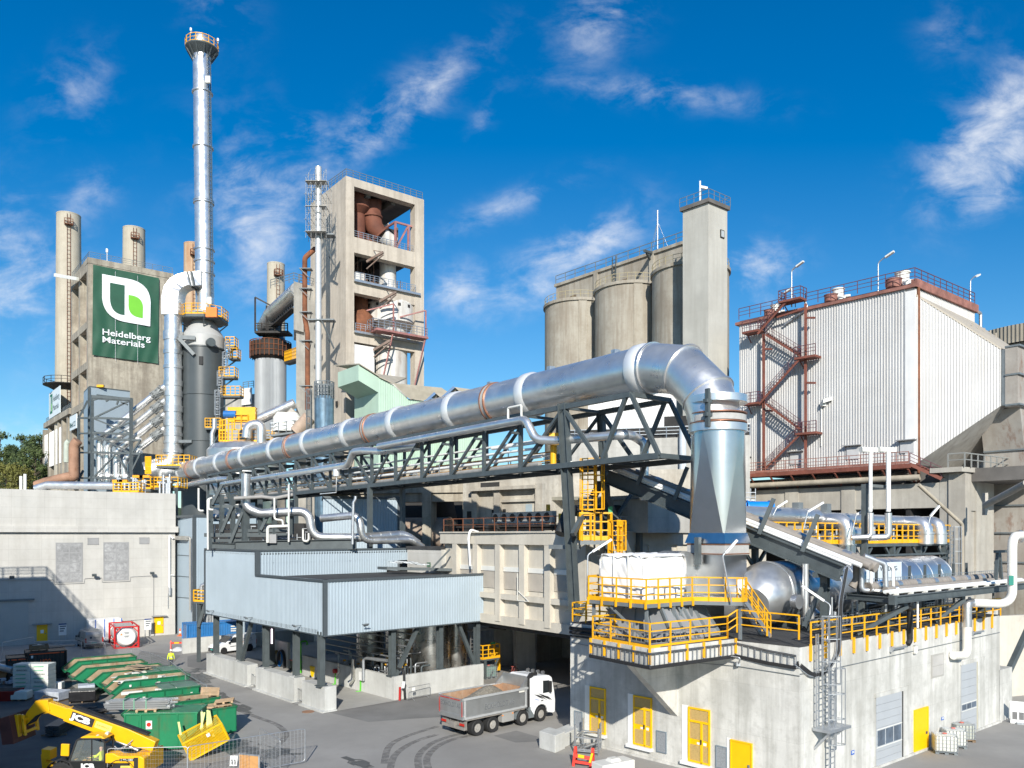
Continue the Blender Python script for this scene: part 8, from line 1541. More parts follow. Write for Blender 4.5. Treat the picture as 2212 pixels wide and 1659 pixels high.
def prof(m,pts,y0,y1):
 """side outline (x,z) given thickness in y"""
 return m.prism([V((x,y0,z))for x,z in pts],(0,y1-y0,0))
def wheel(parent,x,y,r,w,rim_mat,side,tread=0,rimr=.58,name='wheel'):
 m=MB(); c=V((x,y,r)); n=30; hw=w/2
 for (ra,ya),(rb_,yb)in zip(((r*rimr,-hw*.9),(r*.93,-hw),(r,-hw*.75),(r,hw*.75),(r*.93,hw),(r*rimr,hw*.9)),((r*.93,-hw),(r,-hw*.75),(r,hw*.75),(r*.93,hw),(r*rimr,hw*.9),(r*rimr,-hw*.9))):
  vs=[c+V((math.cos(6.2832*k/n)*q,yy,math.sin(6.2832*k/n)*q))for q,yy in ((ra,ya),(rb_,yb))for k in range(n)]; m.add(vs,[(k,(k+1)%n,n+(k+1)%n,n+k)for k in range(n)],True)
 if tread:
  for k in range(tread):
   a=6.2832*k/tread
   for s_ in (-1,1):p=c+V((math.cos(a)*r,s_*hw*.4,math.sin(a)*r)); t=V((-math.sin(a),0,math.cos(a))); d=V((math.cos(a),0,math.sin(a))); m.hexa(p-t*r*.06-V((0,hw*.4,0))-d*.02,t*r*.12+V((0,0,0)),V((0,hw*.8,0))+t*s_*.06,d*.05)
 o=m.build(name,BLACK,parent); f=MB(); yo=y+side*hw*.55
 f.cyl((x,y-hw*.6,r),(x,yo,r),r*rimr*.99,26); f.cyl((x,yo,r),(x,yo+side*hw*.25,r),r*.26,18);
 for k in range(8):a=6.2832*k/8; f.cyl((x+math.cos(a)*r*.38,yo,r+math.sin(a)*r*.38),(x+math.cos(a)*r*.38,yo+side*.03,r+math.sin(a)*r*.38),r*.05,6)
 f.build('rim',rim_mat,o); return o
RIM=M('dusty_rim',(.42,.40,.37),.6,.3,var=.15); DUSTM=M('dusty_grey_metal',(.27,.25,.23),.8,.1,var=.2,stain=.3)
LAMP_R=M('red_lamp',(.5,.02,.01),.3); LAMP_O=M('orange_lamp',(.75,.22,.01),.3); GREY_TXT=M('faded_grey_letter',(.16,.17,.18),.6)
r0,r1=kg('a4',570,1224),kg('a4',1268,1064); hd=(r1-r0).normalized(); lf_=V((-hd.y,hd.x,0)); tk=thing('tipper_truck','silver four axle tipper truck with white cab and a load of gravel','truck',r0+lf_*1.08,math.atan2(hd.y,hd.x))
TA=M('tipper_aluminium',(.50,.51,.51),.42,.75,var=.12,vs=1.2,streak=.25,stcol=(.36,.35,.33)); CABW=M('cab_white',(.80,.81,.82),.25,var=.02)
AX=(0,1.32,4.05,5.8)
m=MB(); x0,x1,zb,zt,hw=-1.15,4.35,1.22,2.55,1.25
for y in (-hw,hw-.06):prof(m,[(x0,zb),(x1,zb),(x1+.05,zt),(x0-.08,zt)],y,y+.06)
m.hexa((x0,-hw,zb),(x1-x0,0,0),(0,2*hw,0),(0,0,.1)); b=bev(m.build('body',TA,tk),.015)
m=MB()
for y in (-hw-.05,hw):m.hexa((x0-.1,y-.03,zt-.1),(x1-x0+.2,0,0),(0,.1,0),(0,0,.14)); m.hexa((x0,y-.01,zb),(x1-x0,0,0),(0,.06,0),(0,0,.12))
for x in (x0,x1-.1):m.hexa((x,-hw-.03,zb),(.1,0,0),(0,.05,0),(0,0,zt-zb)); m.hexa((x,hw-.02,zb),(.1,0,0),(0,.05,0),(0,0,zt-zb))
m.build('body_rail',M('pale_aluminium',(.66,.67,.67),.4,.5,var=.06),b)
m=MB(); m.prism([V((x0-.02,-hw+.02,zb)),V((x0-.02,hw-.02,zb)),V((x0-.12,hw-.02,zt)),V((x0-.12,-hw+.02,zt))],(-.05,0,0)); m.hexa((x0-.14,-hw,zb-.03),(.14,0,0),(0,2*hw,0),(0,0,.3)); tg=bev(m.build('tailgate',TA,tk),.015)
m=MB(); m.hexa((x0-.2,-hw+.25,zt-.12),(.03,0,0),(0,.95,0),(0,0,.045)); m.hexa((x0-.2,.05,zt-.12),(.03,0,0),(0,.95,0),(0,0,.045)); m.hexa((x0-.17,-hw+.05,zb+.2),(.03,0,0),(0,.04,0),(0,0,.95)); m.hexa((x0-.17,hw-.13,zb+.2),(.03,0,0),(0,.04,0),(0,0,.95)); m.build('red_marker',LAMP_R,tg)
lettering('lettering','ECKHOLDT AS',GREY_TXT,(x0-.172,1.0,1.95),(0,-1,0),Z3,.42,tg,.008,width=2.0)
lettering('lettering','ECKHOLDT AS',GREY_TXT,(.55,-hw-.012,1.62),(1,0,0),Z3,.5,b,.008,width=2.6)
m=MB(); m.hexa((x1-.7,-hw-.015,2.3),(.5,0,0),(0,.02,0),(0,0,.2)); m.build('sticker',OFFWH,b)
m=MB(); m.hexa((x0+.02,-hw+.065,zt-.35),(x1-x0-.04,0,0),(0,.01,0),(0,0,.35)); m.hexa((x0+.02,hw-.075,zb+.1),(x1-x0-.04,0,0),(0,.01,0),(0,0,1.2)); m.hexa((x1-.06,-hw+.08,zb+.1),(.02,0,0),(0,2*hw-.16,0),(0,0,1.25)); m.build('rusty_lining',M('rusty_lining',(.36,.20,.11),.8,var=.25,vs=1.5,stain=.5,stcol=(.5,.44,.36)),b)
m=MB(); m.hexa((x1,-hw,zb),(.08,0,0),(0,2*hw,0),(0,0,2.0)); m.prism([V((x1+.03,y,z))for y,z in ((-hw,3.1),(-hw+.1,3.3),(hw-.1,3.3),(hw,3.1),(hw,2.5),(-hw,2.5))],(.06,0,0)); m.prism([V((x1,-hw,2.5)),V((x1,-hw,3.1)),V((x1-.75,-hw,2.5))],(0,.05,0)); m.prism([V((x1,hw,2.5)),V((x1,hw,3.1)),V((x1-.75,hw,2.5))],(0,-.05,0)); m.build('headboard',TA,tk)
rg=random.Random(6); m=MB(); nx,ny=60,28; vs=[]
for j in range(ny+1):
 for i in range(nx+1):
  a,c=i/nx,j/ny; x=x0+.05+(x1-x0-.15)*a; y=-hw+.08+(2*hw-.16)*c
  h=zb+.45+1.0*math.exp(-((a-.62)/.26)**2-((c-.5)/.42)**2)+.45*math.exp(-((a-.3)/.3)**2-((c-.5)/.5)**2); vs.append((x,y,min(h,2.85)+rg.uniform(-.025,.025)))
m.add(vs,[(j*(nx+1)+i,j*(nx+1)+i+1,(j+1)*(nx+1)+i+1,(j+1)*(nx+1)+i)for j in range(ny)for i in range(nx)],True); gl_=m.build('gravel_load',M('brown_gravel',(.21,.19,.155),.95,var=.35,vs=9,bump=.8,bs=26)); tag(gl_,kind='stuff'); gl_.parent=tk
m=MB(); m.hexa((-1.0,-.45,.75),(7.4,0,0),(0,.12,0),(0,0,.32)); m.hexa((-1.0,.33,.75),(7.4,0,0),(0,.12,0),(0,0,.32)); m.hexa((-1.1,-1.15,.5),(.25,0,0),(0,2.3,0),(0,0,.2)); m.hexa((-1.0,-1.2,.55),(.1,0,0),(0,.6,0),(0,0,.5)); m.hexa((-1.0,.6,.55),(.1,0,0),(0,.6,0),(0,0,.5)); m.hexa((-1.0,-1.24,1.1),(5.2,0,0),(0,2.48,0),(0,0,.1)); m.box((-1.05,0,.75),(.3,.5,.4))
for x in AX:m.cyl((x,-1,.52),(x,1,.52),.12,10)
m.build('chassis',DUSTM,tk)
m=MB(); m.hexa((-1.13,-1.15,.78),(.05,0,0),(0,.45,0),(0,0,.14)); m.hexa((-1.13,.7,.78),(.05,0,0),(0,.45,0),(0,0,.14)); m.build('rear_lamp',LAMP_R,tk)
m=MB(); m.hexa((2.15,-1.24,.5),(1.05,0,0),(0,.5,0),(0,0,.62)); m.cyl((3.0,1.0,.8),(2.0,1.0,.8),.3,16); m.hexa((2.0,.75,.5),(1.3,0,0),(0,.48,0),(0,0,.6)); bev(m.build('side_tank',M('tank_grey',(.38,.375,.36),.6,.3,var=.1),tk),.04)
m=MB(); m.hexa((3.0,-1.25,.98),(.12,0,0),(0,.05,0),(0,0,.08)); m.hexa((2.1,-1.25,.95),(.12,0,0),(0,.05,0),(0,0,.06)); m.build('side_marker',LAMP_O,tk)
for x in AX:
 for s_ in (-1,1):wheel(tk,x,s_*(1.08 if x>2 else .98),.52,.32 if x>2 else .56,RIM,s_)
m=MB()
for s_ in (-1,1):
 for xa in ((4.05,)if True else ()):
  pts=[(xa+math.cos(a)*.66,.52+math.sin(a)*.66)for a in [math.pi*k/10 for k in range(11)]];
  for p,q in zip(pts,pts[1:]):m.hexa((p[0],s_*1.24-(.36 if s_>0 else 0),p[1]),(q[0]-p[0],0,q[1]-p[1]),(0,.36,0),(0,0,.03))
m.hexa((4.62,-1.2,.4),(.5,0,0),(0,.3,0),(0,0,.75)); m.hexa((4.62,.9,.4),(.5,0,0),(0,.3,0),(0,0,.75)); m.build('mudguard',STEEL_LT,tk)
cx0=4.75; m=MB(); arch=[(5.8+math.cos(a)*.68,.52+math.sin(a)*.68)for a in [math.pi*(1-k/8)for k in range(9)]]
cabp=[(cx0+.05,.98)]+[(x,max(z,.55))for x,z in arch if x>cx0+.1]+[(7.0,.42),(7.18,.5),(7.2,1.3),(7.1,2.0),(6.85,2.95),(6.6,3.12),(5.3,3.22),(cx0,3.1)]
for y0,y1 in ((-1.24,-1.05),(1.05,1.24)):prof(m,cabp,y0,y1)
prof(m,[(cx0+.05,1.2),(7.16,1.2),(7.18,1.4),(7.1,2.0),(6.85,2.95),(6.6,3.12),(5.3,3.22),(cx0,3.1)],-1.05,1.05); prof(m,[(6.6,.45),(7.15,.45),(7.18,1.22),(6.6,1.22)],-1.05,1.05); cab=bev(m.build('cab',CABW,tk),.05,3)
m=MB(); m.prism([V((x,-1.245,z))for x,z in ((5.95,1.95),(6.75,1.95),(6.72,2.25),(6.55,2.78),(5.95,2.82))],(0,-.008,0)); m.prism([V((x,1.245,z))for x,z in ((5.95,1.95),(6.75,1.95),(6.72,2.25),(6.55,2.78),(5.95,2.82))],(0,.008,0)); m.prism([V((7.13,-1.08,2.0)),V((7.13,1.08,2.0)),V((6.9,1.02,2.88)),V((6.9,-1.02,2.88))],(.012,0,0)); m.build('window',GLASS,cab)
m=MB(); m.hexa((6.45,-1.52,2.0),(.12,0,0),(0,.22,0),(0,0,.75)); m.hexa((6.6,-1.4,2.65),(.1,0,0),(0,.25,0),(0,0,.06)); m.hexa((6.45,1.3,2.0),(.12,0,0),(0,.22,0),(0,0,.75)); m.prism([V((x,-1.15,z))for x,z in ((4.45,1.1),(4.75,1.1),(4.75,3.0),(5.15,3.28),(5.5,3.28),(5.5,3.45),(4.9,3.45),(4.45,3.0))],(0,.2,0)); m.hexa((4.5,-1.1,1.1),(.22,0,0),(0,2.2,0),(0,0,1.7)); m.build('air_intake',BLACK,cab)
m=MB(); m.hexa((7.19,-.9,.85),(.02,0,0),(0,1.8,0),(0,0,.75)); m.build('grille',BLACK,cab)
for s_ in (-1,1):m=MB(); m.hexa((7.16,s_*1.0-.18,.62),(.05,0,0),(0,.36,0),(0,0,.22)); m.build('headlight',M('lamp_glass',(.6,.6,.58),.1),cab)
for k in range(4):m=MB(); y=-.75+k*.5; m.cyl((6.35,y,3.28),(6.5,y,3.28),.13,14); m.beam((6.4,y,3.05),(6.4,y,3.2),.05); m.build('spot_lamp',M('spot_lamp_grey',(.2,.2,.2),.2,.6),cab)
m=MB()
for k,(x,z,ln,th)in enumerate(((5.05,2.0,1.0,.1),(5.3,1.95,1.1,.08),(5.45,2.0,1.15,.12),(5.75,1.85,1.05,.08),(6.0,1.8,.9,.1))):m.prism([V((x,-1.247,z)),V((x+ln*.5,-1.247,z-ln*.22+th*.6)),V((x+ln,-1.247,z-ln*.5)),V((x+ln*.5,-1.247,z-ln*.22-th*.6))],(0,-.004,0))
m.build('stripes',BLACK,cab)
m=MB(); m.prism([V((5.1,-1.247,1.65)),V((5.5,-1.247,1.56)),V((5.6,-1.247,1.5)),V((5.3,-1.247,1.57))],(0,-.004,0)); m.build('stripe_blue',M('stripe_blue',(.02,.12,.5),.4),cab)
m=MB(); m.hexa((5.75,-1.26,1.42),(.22,0,0),(0,.03,0),(0,0,.06)); m.build('handle',BLACK,cab)
def van(name,label,loc,rz,paint,L=4.9,W=1.85,Hh=1.9,wb=3.0,nose=1.15,side_txt=None,rear_txt=None,rack=False):
 o=thing(name,label,'van',loc,rz); f=wb/2+.85; r_=f-L; m=MB(); hw=W/2
 side=[(r_,.38),(r_+.02,Hh-.35),(r_+.12,Hh-.02),(r_+.5,Hh),(f-nose-1.25,Hh),(f-nose-.9,Hh-.08),(f-nose-.02,1.18),(f-.35,.98),(f-.05,.78),(f,.45),(f-.1,.25),(r_+.1,.25)]
 n=len(side); rows=[]
 for s_,k in ((-1,1.0),(1,1.0)):rows.append([V((x,s_*hw*(1 if z<1.1 else 1-.13*(z-1.1)/(Hh-1.1)),z))for x,z in side])
 m.add(rows[0]+rows[1],[tuple(range(n))[::-1],tuple(range(n,2*n))]+[(i,(i+1)%n,n+(i+1)%n,n+i)for i in range(n)]); b=bev(m.build('body',paint,o),.06,3)
 def yy(z):return hw*(1 if z<1.1 else 1-.13*(z-1.1)/(Hh-1.1))+.004
 g=MB(); ws=[(f-nose-.08,1.2),(f-nose-.88,Hh-.12)];
 g.prism([V((ws[0][0]+.03,-hw*.88,ws[0][1])),V((ws[0][0]+.03,hw*.88,ws[0][1])),V((ws[1][0]+.03,hw*.80,ws[1][1])),V((ws[1][0]+.03,-hw*.80,ws[1][1]))],(.02,0,.02)); g.build('windscreen',GLASS,b)
 for s_ in (-1,1):
  g=MB(); g.prism([V((x,s_*yy(z),z))for x,z in ((f-nose-.35,1.15),(f-nose-.95,Hh-.18),(f-nose-1.55,Hh-.2),(f-nose-1.6,1.12))],(0,s_*.012,0)); g.build('window',GLASS,b)
  g=MB(); g.hexa((f-nose-.4,s_*(hw+.02)-(.16 if s_<0 else 0),1.1),(.1,0,0),(0,.16,0),(0,0,.18)); g.build('mirror',BLACK,b)
  g=MB(); g.hexa((r_+.6,s_*(hw+.003)-.006,.72),(L-2.2,0,0),(0,.012,0),(0,0,.07)); g.hexa((r_+.5,s_*yy(1.22)-.006,1.2),(1.4,0,0),(0,.012,0),(0,0,.03)); g.build('side_trim',BLACK,b)
  for x in (-wb/2,wb/2):
   wheel(o,x,s_*(hw-.1),.33,.22,M('alloy_rim',(.55,.55,.55),.3,.9),s_); a=MB(); a.cyl((x,s_*(hw-.25),.36),(x,s_*(hw+.006),.36),.40,24); a.build('wheel_arch',BLACK,b)
  g=MB(); g.hexa((f-.28,s_*hw*.78-.18,.74),(.24,0,0),(0,.36,0),(0,0,.16)); g.build('headlight',M('lamp_glass',(.6,.6,.58),.1),b)
  g=MB(); g.hexa((r_-.01,s_*hw*.9-.07,.75),(.04,0,0),(0,.14,0),(0,0,.5)); g.build('rear_lamp',LAMP_R,b)
 g=MB(); g.hexa((f-.12,-hw*.85,.28),(.14,0,0),(0,2*hw*.85,0),(0,0,.4)); g.hexa((r_-.06,-hw*.95,.32),(.12,0,0),(0,2*hw*.95,0),(0,0,.22)); bev(g.build('bumper',M('bumper_grey',(.05,.05,.052),.6),b),.03)
 g=MB(); g.hexa((r_-.012,-.28,.62),(.012,0,0),(0,.56,0),(0,0,.13)); g.hexa((f+.005,-.28,.45),(.02,0,0),(0,.56,0),(0,0,.12)); g.build('number_plate',M('plate_green',(.05,.36,.30),.5),b)
 if side_txt:
  lettering('lettering',side_txt,M('navy_letter',(.03,.05,.09),.5),(r_+2.1,hw*.945,1.36),(-1,0,0),Z3,.24,b,.006,width=1.5); g=MB()
  for k in range(3):g.prism([V((r_+2.05-.14*k,hw*.965,1.05)),V((r_+1.95-.14*k,hw*.965,1.05)),V((r_+2.02-.14*k,hw*.955,1.28)),V((r_+2.12-.14*k,hw*.955,1.28))],(0,.01,0))
  g.build('emblem',M('orange_emblem',(.75,.25,.02),.5),b)
 if rear_txt:
  g=MB(); g.cyl((r_-.012,.35,1.28),(r_+.02,.35,1.28),.13,16); g.build('emblem',M('navy_letter',(.03,.05,.09),.5),b); g=MB()
  for k in range(2):g.hexa((r_-.012,-.55,1.3-.1*k),(.012,0,0),(0,.6,0),(0,0,.05))
  g.build('lettering',GREY_TXT,b)
 if rack:
  g=MB()
  for k in range(4):x=r_+.5+k*.75; g.beam((x,-hw*.85,Hh+.1),(x,hw*.85,Hh+.1),.05); g.beam((x,-hw*.85,Hh-.02),(x,-hw*.85,Hh+.1),.05); g.beam((x,hw*.85,Hh-.02),(x,hw*.85,Hh+.1),.05)
  for k in range(4):y=-.5+k*.33; g.tube([(r_+.1,y,Hh+.17),(r_+3.1,y,Hh+.17)],.04,6)
  g.build('roof_rack',GALV,b)
 return o
vf,vb=kg('a2',312,592),kg('a2',556,560); hd2=(vf-vb).normalized(); ld2=V((-hd2.y,hd2.x,0)); van('van','white delivery van with orange emblem parked behind the steel columns',(vf+vb)/2-ld2*.85,math.atan2(hd2.y,hd2.x),CABW,4.9,1.85,1.9,3.2,1.1,side_txt='ECKHOLDT AS')
p=kg('z6',695,1558); h3=V((-.66,.75,0)); van('van','silver grey van with roof rack seen from behind, parked by the tank container',p+h3*2.4,math.atan2(h3.y,h3.x),M('silver_paint',(.36,.36,.36),.35,.4,var=.05),4.9,1.95,1.95,3.2,1.0,rear_txt=True,rack=True)
tc_=thing('tank_container','white tank in a bright red steel frame standing by the concrete hall','tank container',kg('z6',848,1560),math.atan2(.54,.84)); REDP=M('frame_red',(.55,.02,.02),.45,var=.08); m=MB(); Lx,Wx,Hx=2.45,5.6,2.5
for x in (0,Lx):
 for y in (0,Wx):m.beam((x,y,0),(x,y,Hx),.16)
for z in (.08,Hx-.06):
 for y in (0,Wx):m.beam((0,y,z),(Lx,y,z),.14)
 for x in (0,Lx):m.beam((x,0,z),(x,Wx,z),.14)
for y in (0,Wx):
 for a,b in (((0,1.75),(.7,Hx)),((Lx,1.75),(Lx-.7,Hx)),((0,.75),(.75,.05)),((Lx,.75),(Lx-.75,.05))):m.beam((a[0],y,a[1]),(b[0],y,b[1]),.16,.1)
for x in (0,Lx):m.beam((x,0,.1),(x,1.2,1.1),.1); m.beam((x,Wx,.1),(x,Wx-1.2,1.1),.1)
m.build('frame',REDP,tc_); m=MB(); m.tube([(Lx/2,.12,1.28),(Lx/2,.3,1.28),(Lx/2,.5,1.28),(Lx/2,Wx-.4,1.28),(Lx/2,Wx-.12,1.28)],[.9,1.08,1.14,1.14,.9],36); m.build('tank',M('tank_white',(.66,.67,.66),.4,var=.05,streak=.2,stcol=(.5,.48,.45)),tc_)
m=MB(); m.hexa((.3,.5,Hx-.14),(Lx-.6,0,0),(0,Wx-1,0),(0,0,.06)); m.build('top_walkway',GALV,tc_)
m=MB()
for z,w_ in ((1.75,.5),(1.62,.4),(1.35,.55),(1.25,.35)):m.hexa((Lx/2-w_/2,.105,z),(w_,0,0),(0,.012,0),(0,0,.06))
m.build('lettering',GREY_TXT,tc_); m=MB(); m.prism([(.55,.11,1.5),(.8,.11,1.5),(.675,.11,1.72)],(0,.01,0)); m.build('warning_sign',LAMP_O,tc_); m=MB(); m.hexa((Lx/2-.25,.1,.55),(.45,0,0),(0,.012,0),(0,0,.2)); m.build('label_plate',WHITE,tc_)
def box_container(name,label,loc,rz,Lc,Wc,Hc,mat,pitch=.28):
 o=thing(name,label,'container',loc,rz); m=MB(); m.bx(.03,.03,.1,Lc-.03,Wc-.03,Hc-.06); m.corr((.1,.02,.12),V((1,0,0)),Lc-.2,Z3*(Hc-.26),V((0,-1,0)),pitch,.04); m.corr((.1,Wc-.02,.12),V((1,0,0)),Lc-.2,Z3*(Hc-.26),V((0,1,0)),pitch,.04)
 for k in range(int(Lc/.3)):m.hexa((.15+k*.3,.06,Hc-.07),(.12,0,0),(0,Wc-.12,0),(0,0,.03))
 for x in (.02,Lc-.02):m.bx(x-.004,.1,.15,x+.004,Wc-.1,Hc-.15)
 m.build('walls',mat,o); m=MB()
 for z in (.08,Hc-.06):
  for y in (0,Wc):m.beam((0,y,z),(Lc,y,z),.12)
  for x in (0,Lc):m.beam((x,0,z),(x,Wc,z),.12)
 for x in (0,Lc):
  for y in (0,Wc):m.beam((x,y,0),(x,y,Hc),.14)
 m.build('frame',mat,o); m=MB()
 for k in range(4):y=.35+(Wc-.7)*k/3; m.cyl((-.03,y,.2),(-.03,y,Hc-.2),.02,6)
 m.hexa((-.012,Wc/2-.01,.15),(.01,0,0),(0,.02,0),(0,0,Hc-.3)); m.build('door_bars',GALV,o); return o
BLKC=M('black_container',(.018,.021,.024),.5,var=.2); ORG=M('orange_red_mark',(.62,.09,.015),.5)
ang_b=math.atan2(.55,.83); er=V((.83,.55,0)); pr0=kg('c7',1290,640)-er*3.05
uc=box_container('container','black site container with orange stripe and lettering behind the white board stack',pr0,ang_b,3.05,2.45,2.5,BLKC)
m=MB(); m.hexa((.22,-.055,2.28),(2.35,0,0),(0,.02,0),(0,0,.14)); m.hexa((2.66,-.055,2.28),(.25,0,0),(0,.02,0),(0,0,.14)); m.build('orange_stripe',ORG,uc); lettering('lettering','UCO',ORG,(1.05,-.05,1.38),(1,0,0),Z3,.62,uc,.02,width=.85,bold=.03)
m=MB(); m.hexa((.35,-.06,1.98),(.16,0,0),(0,.01,0),(0,0,.22)); m.build('notice',WHITE,uc)
uc2=box_container('container','lower black container with broken orange stripe at the left of the lettered one',pr0-er*1.55+V((.2,-.1,0)),ang_b,1.45,2.3,2.15,BLKC); m=MB()
for x,w_ in ((.08,.1),(.3,.42),(.82,.55)):m.hexa((x,-.055,1.93),(w_,0,0),(0,.02,0),(0,0,.14))
m.build('orange_stripe',ORG,uc2)
WOOD=M('pale_wood',(.46,.32,.19),.8,var=.2,vs=2.5); WOOD_D=M('dark_wood',(.20,.135,.08),.85,var=.25,vs=2)
cr_=thing('wooden_crate','small wooden crate of odds and ends on the black container roof','crate',pr0+er*.2+V((-.4,.7,2.5)),ang_b); m=MB(); m.bx(0,0,.1,1.5,1.0,.16)
for a in ((0,0,1.5,.04),(0,.96,1.5,1.0),(0,0,.04,1.0),(1.46,0,1.5,1.0)):m.bx(a[0],a[1],.1,a[2],a[3],.5)
for x in (.1,.7,1.3):m.bx(x,0,0,x+.12,1.0,.1)
m.build('crate',WOOD_D,cr_); m=MB(); rg=random.Random(9)
for k in range(7):m.box((rg.uniform(.3,1.2),rg.uniform(.2,.8),.4),(.4,.15,.2),rg.uniform(0,3))
m.build('contents',OFFWH,cr_)
bcx=box_container('container','blue shipping container standing behind the low concrete wall',P(405,0,91.5)*V((1,1,0)).x*0+V((P(405,0,91.5).x,91.5,0)),math.atan2(.57,.82),6.06,2.44,2.6,M('container_blue',(.02,.16,.42),.5,var=.15,vs=.8,stain=.25,stcol=(.12,.2,.3))); m=MB()
for k,(z,w_)in enumerate(((1.95,.5),(1.65,.95),(1.4,.6))):m.hexa((4.9,-.05,z),(w_,0,0),(0,.015,0),(0,0,.14))
m.build('lettering',OFFWH,bcx)
wc_=thing('wrapped_crate','big crate wrapped in white sheeting with blue tape against the concrete hall wall','crate',kg('z6',690,1480)); wlp=lambda x,o:wl.p(wl.t(U('z6',x,0)[0],o),0,o); m=MB(); t0,t1=wl.t(U('z6',655,0)[0],2.6),wl.t(U('z6',900,0)[0],2.6); m.wbox(wl,t0,t1,.05,2.7,.3,2.6); bev(m.build('sheeting',MATS['white_tarpaulin'],wc_),.1); m=MB()
for k in (.2,.47,.75,.985):t=t0+(t1-t0)*k; m.wbox(wl,t-.05,t+.05,.5,2.71,2.5,2.63)
m.build('tape',BLUES,wc_)
for i,(x0,y0,x1,y1,yg_)in enumerate(((432,1370,490,1445,1480),(1065,1328,1115,1398,1450))):
 o_=1.2; t0,t1=wl.t(U('z6',x0,0)[0],o_),wl.t(U('z6',x1,0)[0],o_); s=thing('info_board',('white information board on posts beside the left yellow door','white information board on posts beside the yellow wheelie bin')[i],'sign',wl.p((t0+t1)/2,0,o_),None,'information boards by the hall doors'); m=MB(); m.wbox(wl,t0,t1,.95,2.35,o_,o_+.05); m.build('board',WHITE,s); m=MB(); m.wbox(wl,t0,t1,2.2,2.36,o_+.05,o_+.06); m.build('header',M('navy_header',(.03,.06,.2),.5),s); m=MB(); rg=random.Random(i)
 for r__ in range(3):
  for k in range(5-r__):a=t0+.12+k*(t1-t0-.2)/5; m.wbox(wl,a,a+.16,1.95-r__*.28,2.1-r__*.28,o_+.05,o_+.056)
 m.build('pictograms',GREY_TXT,s); m=MB(); m.wbox(wl,t0+.05,t0+.13,0,2.35,o_-.08,o_-.01); m.wbox(wl,t1-.13,t1-.05,0,2.35,o_-.08,o_-.01); m.build('posts',GALV,s)
lb=thing('leaning_boards','pale panels and planks leaning at the corner of the concrete hall','boards',kg('z6',1290,1440)); b0=kg('z6',1275,1442)
for k,(dx,mt)in enumerate(((0,OFFWH),(.25,GALV),(.5,WOOD),(.9,OFFWH))):m=MB(); q=b0+V((dx,.1*k,0)); m.hexa(q,V((.5 if k!=2 else .12,.1,0)),V((.05,.12,0)),V((.35,1.3,3.3-.5*k))); m.build('plank' if k==2 else 'panel',mt,lb)
cn_=thing('traffic_cone','orange striped traffic cone at the foot of the leaning boards','cone',kg('z6',1328,1463),0); m=MB(); m.lathe((0,0,0),[(.28,.03),(.16,.1),(.05,.95),(0,.95)],16); m.bx(-.3,-.3,0,.3,.3,.04); m.build('cone',M('cone_orange',(.8,.12,.02),.5),cn_); m=MB(); m.lathe((0,0,0),[(.137,.35),(.105,.6)],16); m.build('band',WHITE,cn_)
rbr=thing('barrier','red and yellow folding barrier with plastic sheet near the low wall','barrier',kg('z6',1310,1570),.3); m=MB()
for x in (-.7,.7):m.beam((x,-.3,0),(x,0,1.1),.12); m.beam((x,.3,0),(x,0,1.1),.12)
m.hexa((-.8,-.03,.75),(1.6,0,0),(0,.06,0),(0,0,.2)); m.build('frame',M('barrier_red',(.7,.04,.02),.5),rbr); m=MB(); m.hexa((-.35,-.04,.78),(.5,0,0),(0,.08,0),(0,0,.14)); m.build('reflector',YB,rbr); m=MB(); m.lathe((.1,-.4,0),[(.7,.02),(.55,.25),(.2,.42),(0,.45)],12); m.build('plastic_sheet',M('clear_plastic',(.55,.56,.58),.3),rbr)
GRN=M('skip_green',(.012,.20,.085),.45,var=.15,vs=.8,stain=.2,stcol=(.02,.09,.045),rust=.25); GRN_D=M('skip_green_rim',(.008,.12,.05),.45,rust=.35); LIN=M('skip_rusty_inside',(.36,.30,.20),.8,var=.25,vs=1.2,stain=.5,stcol=(.26,.13,.06),rust=.6); HAZ=M('hazard_yellow',(.85,.5,.01),.4); HAZR=M('hazard_red',(.6,.03,.02),.4)
SK=[(0,.15),(4.2,.15),(5.75,.95),(4.75,1.75),(0,1.75)]; SW=2.3
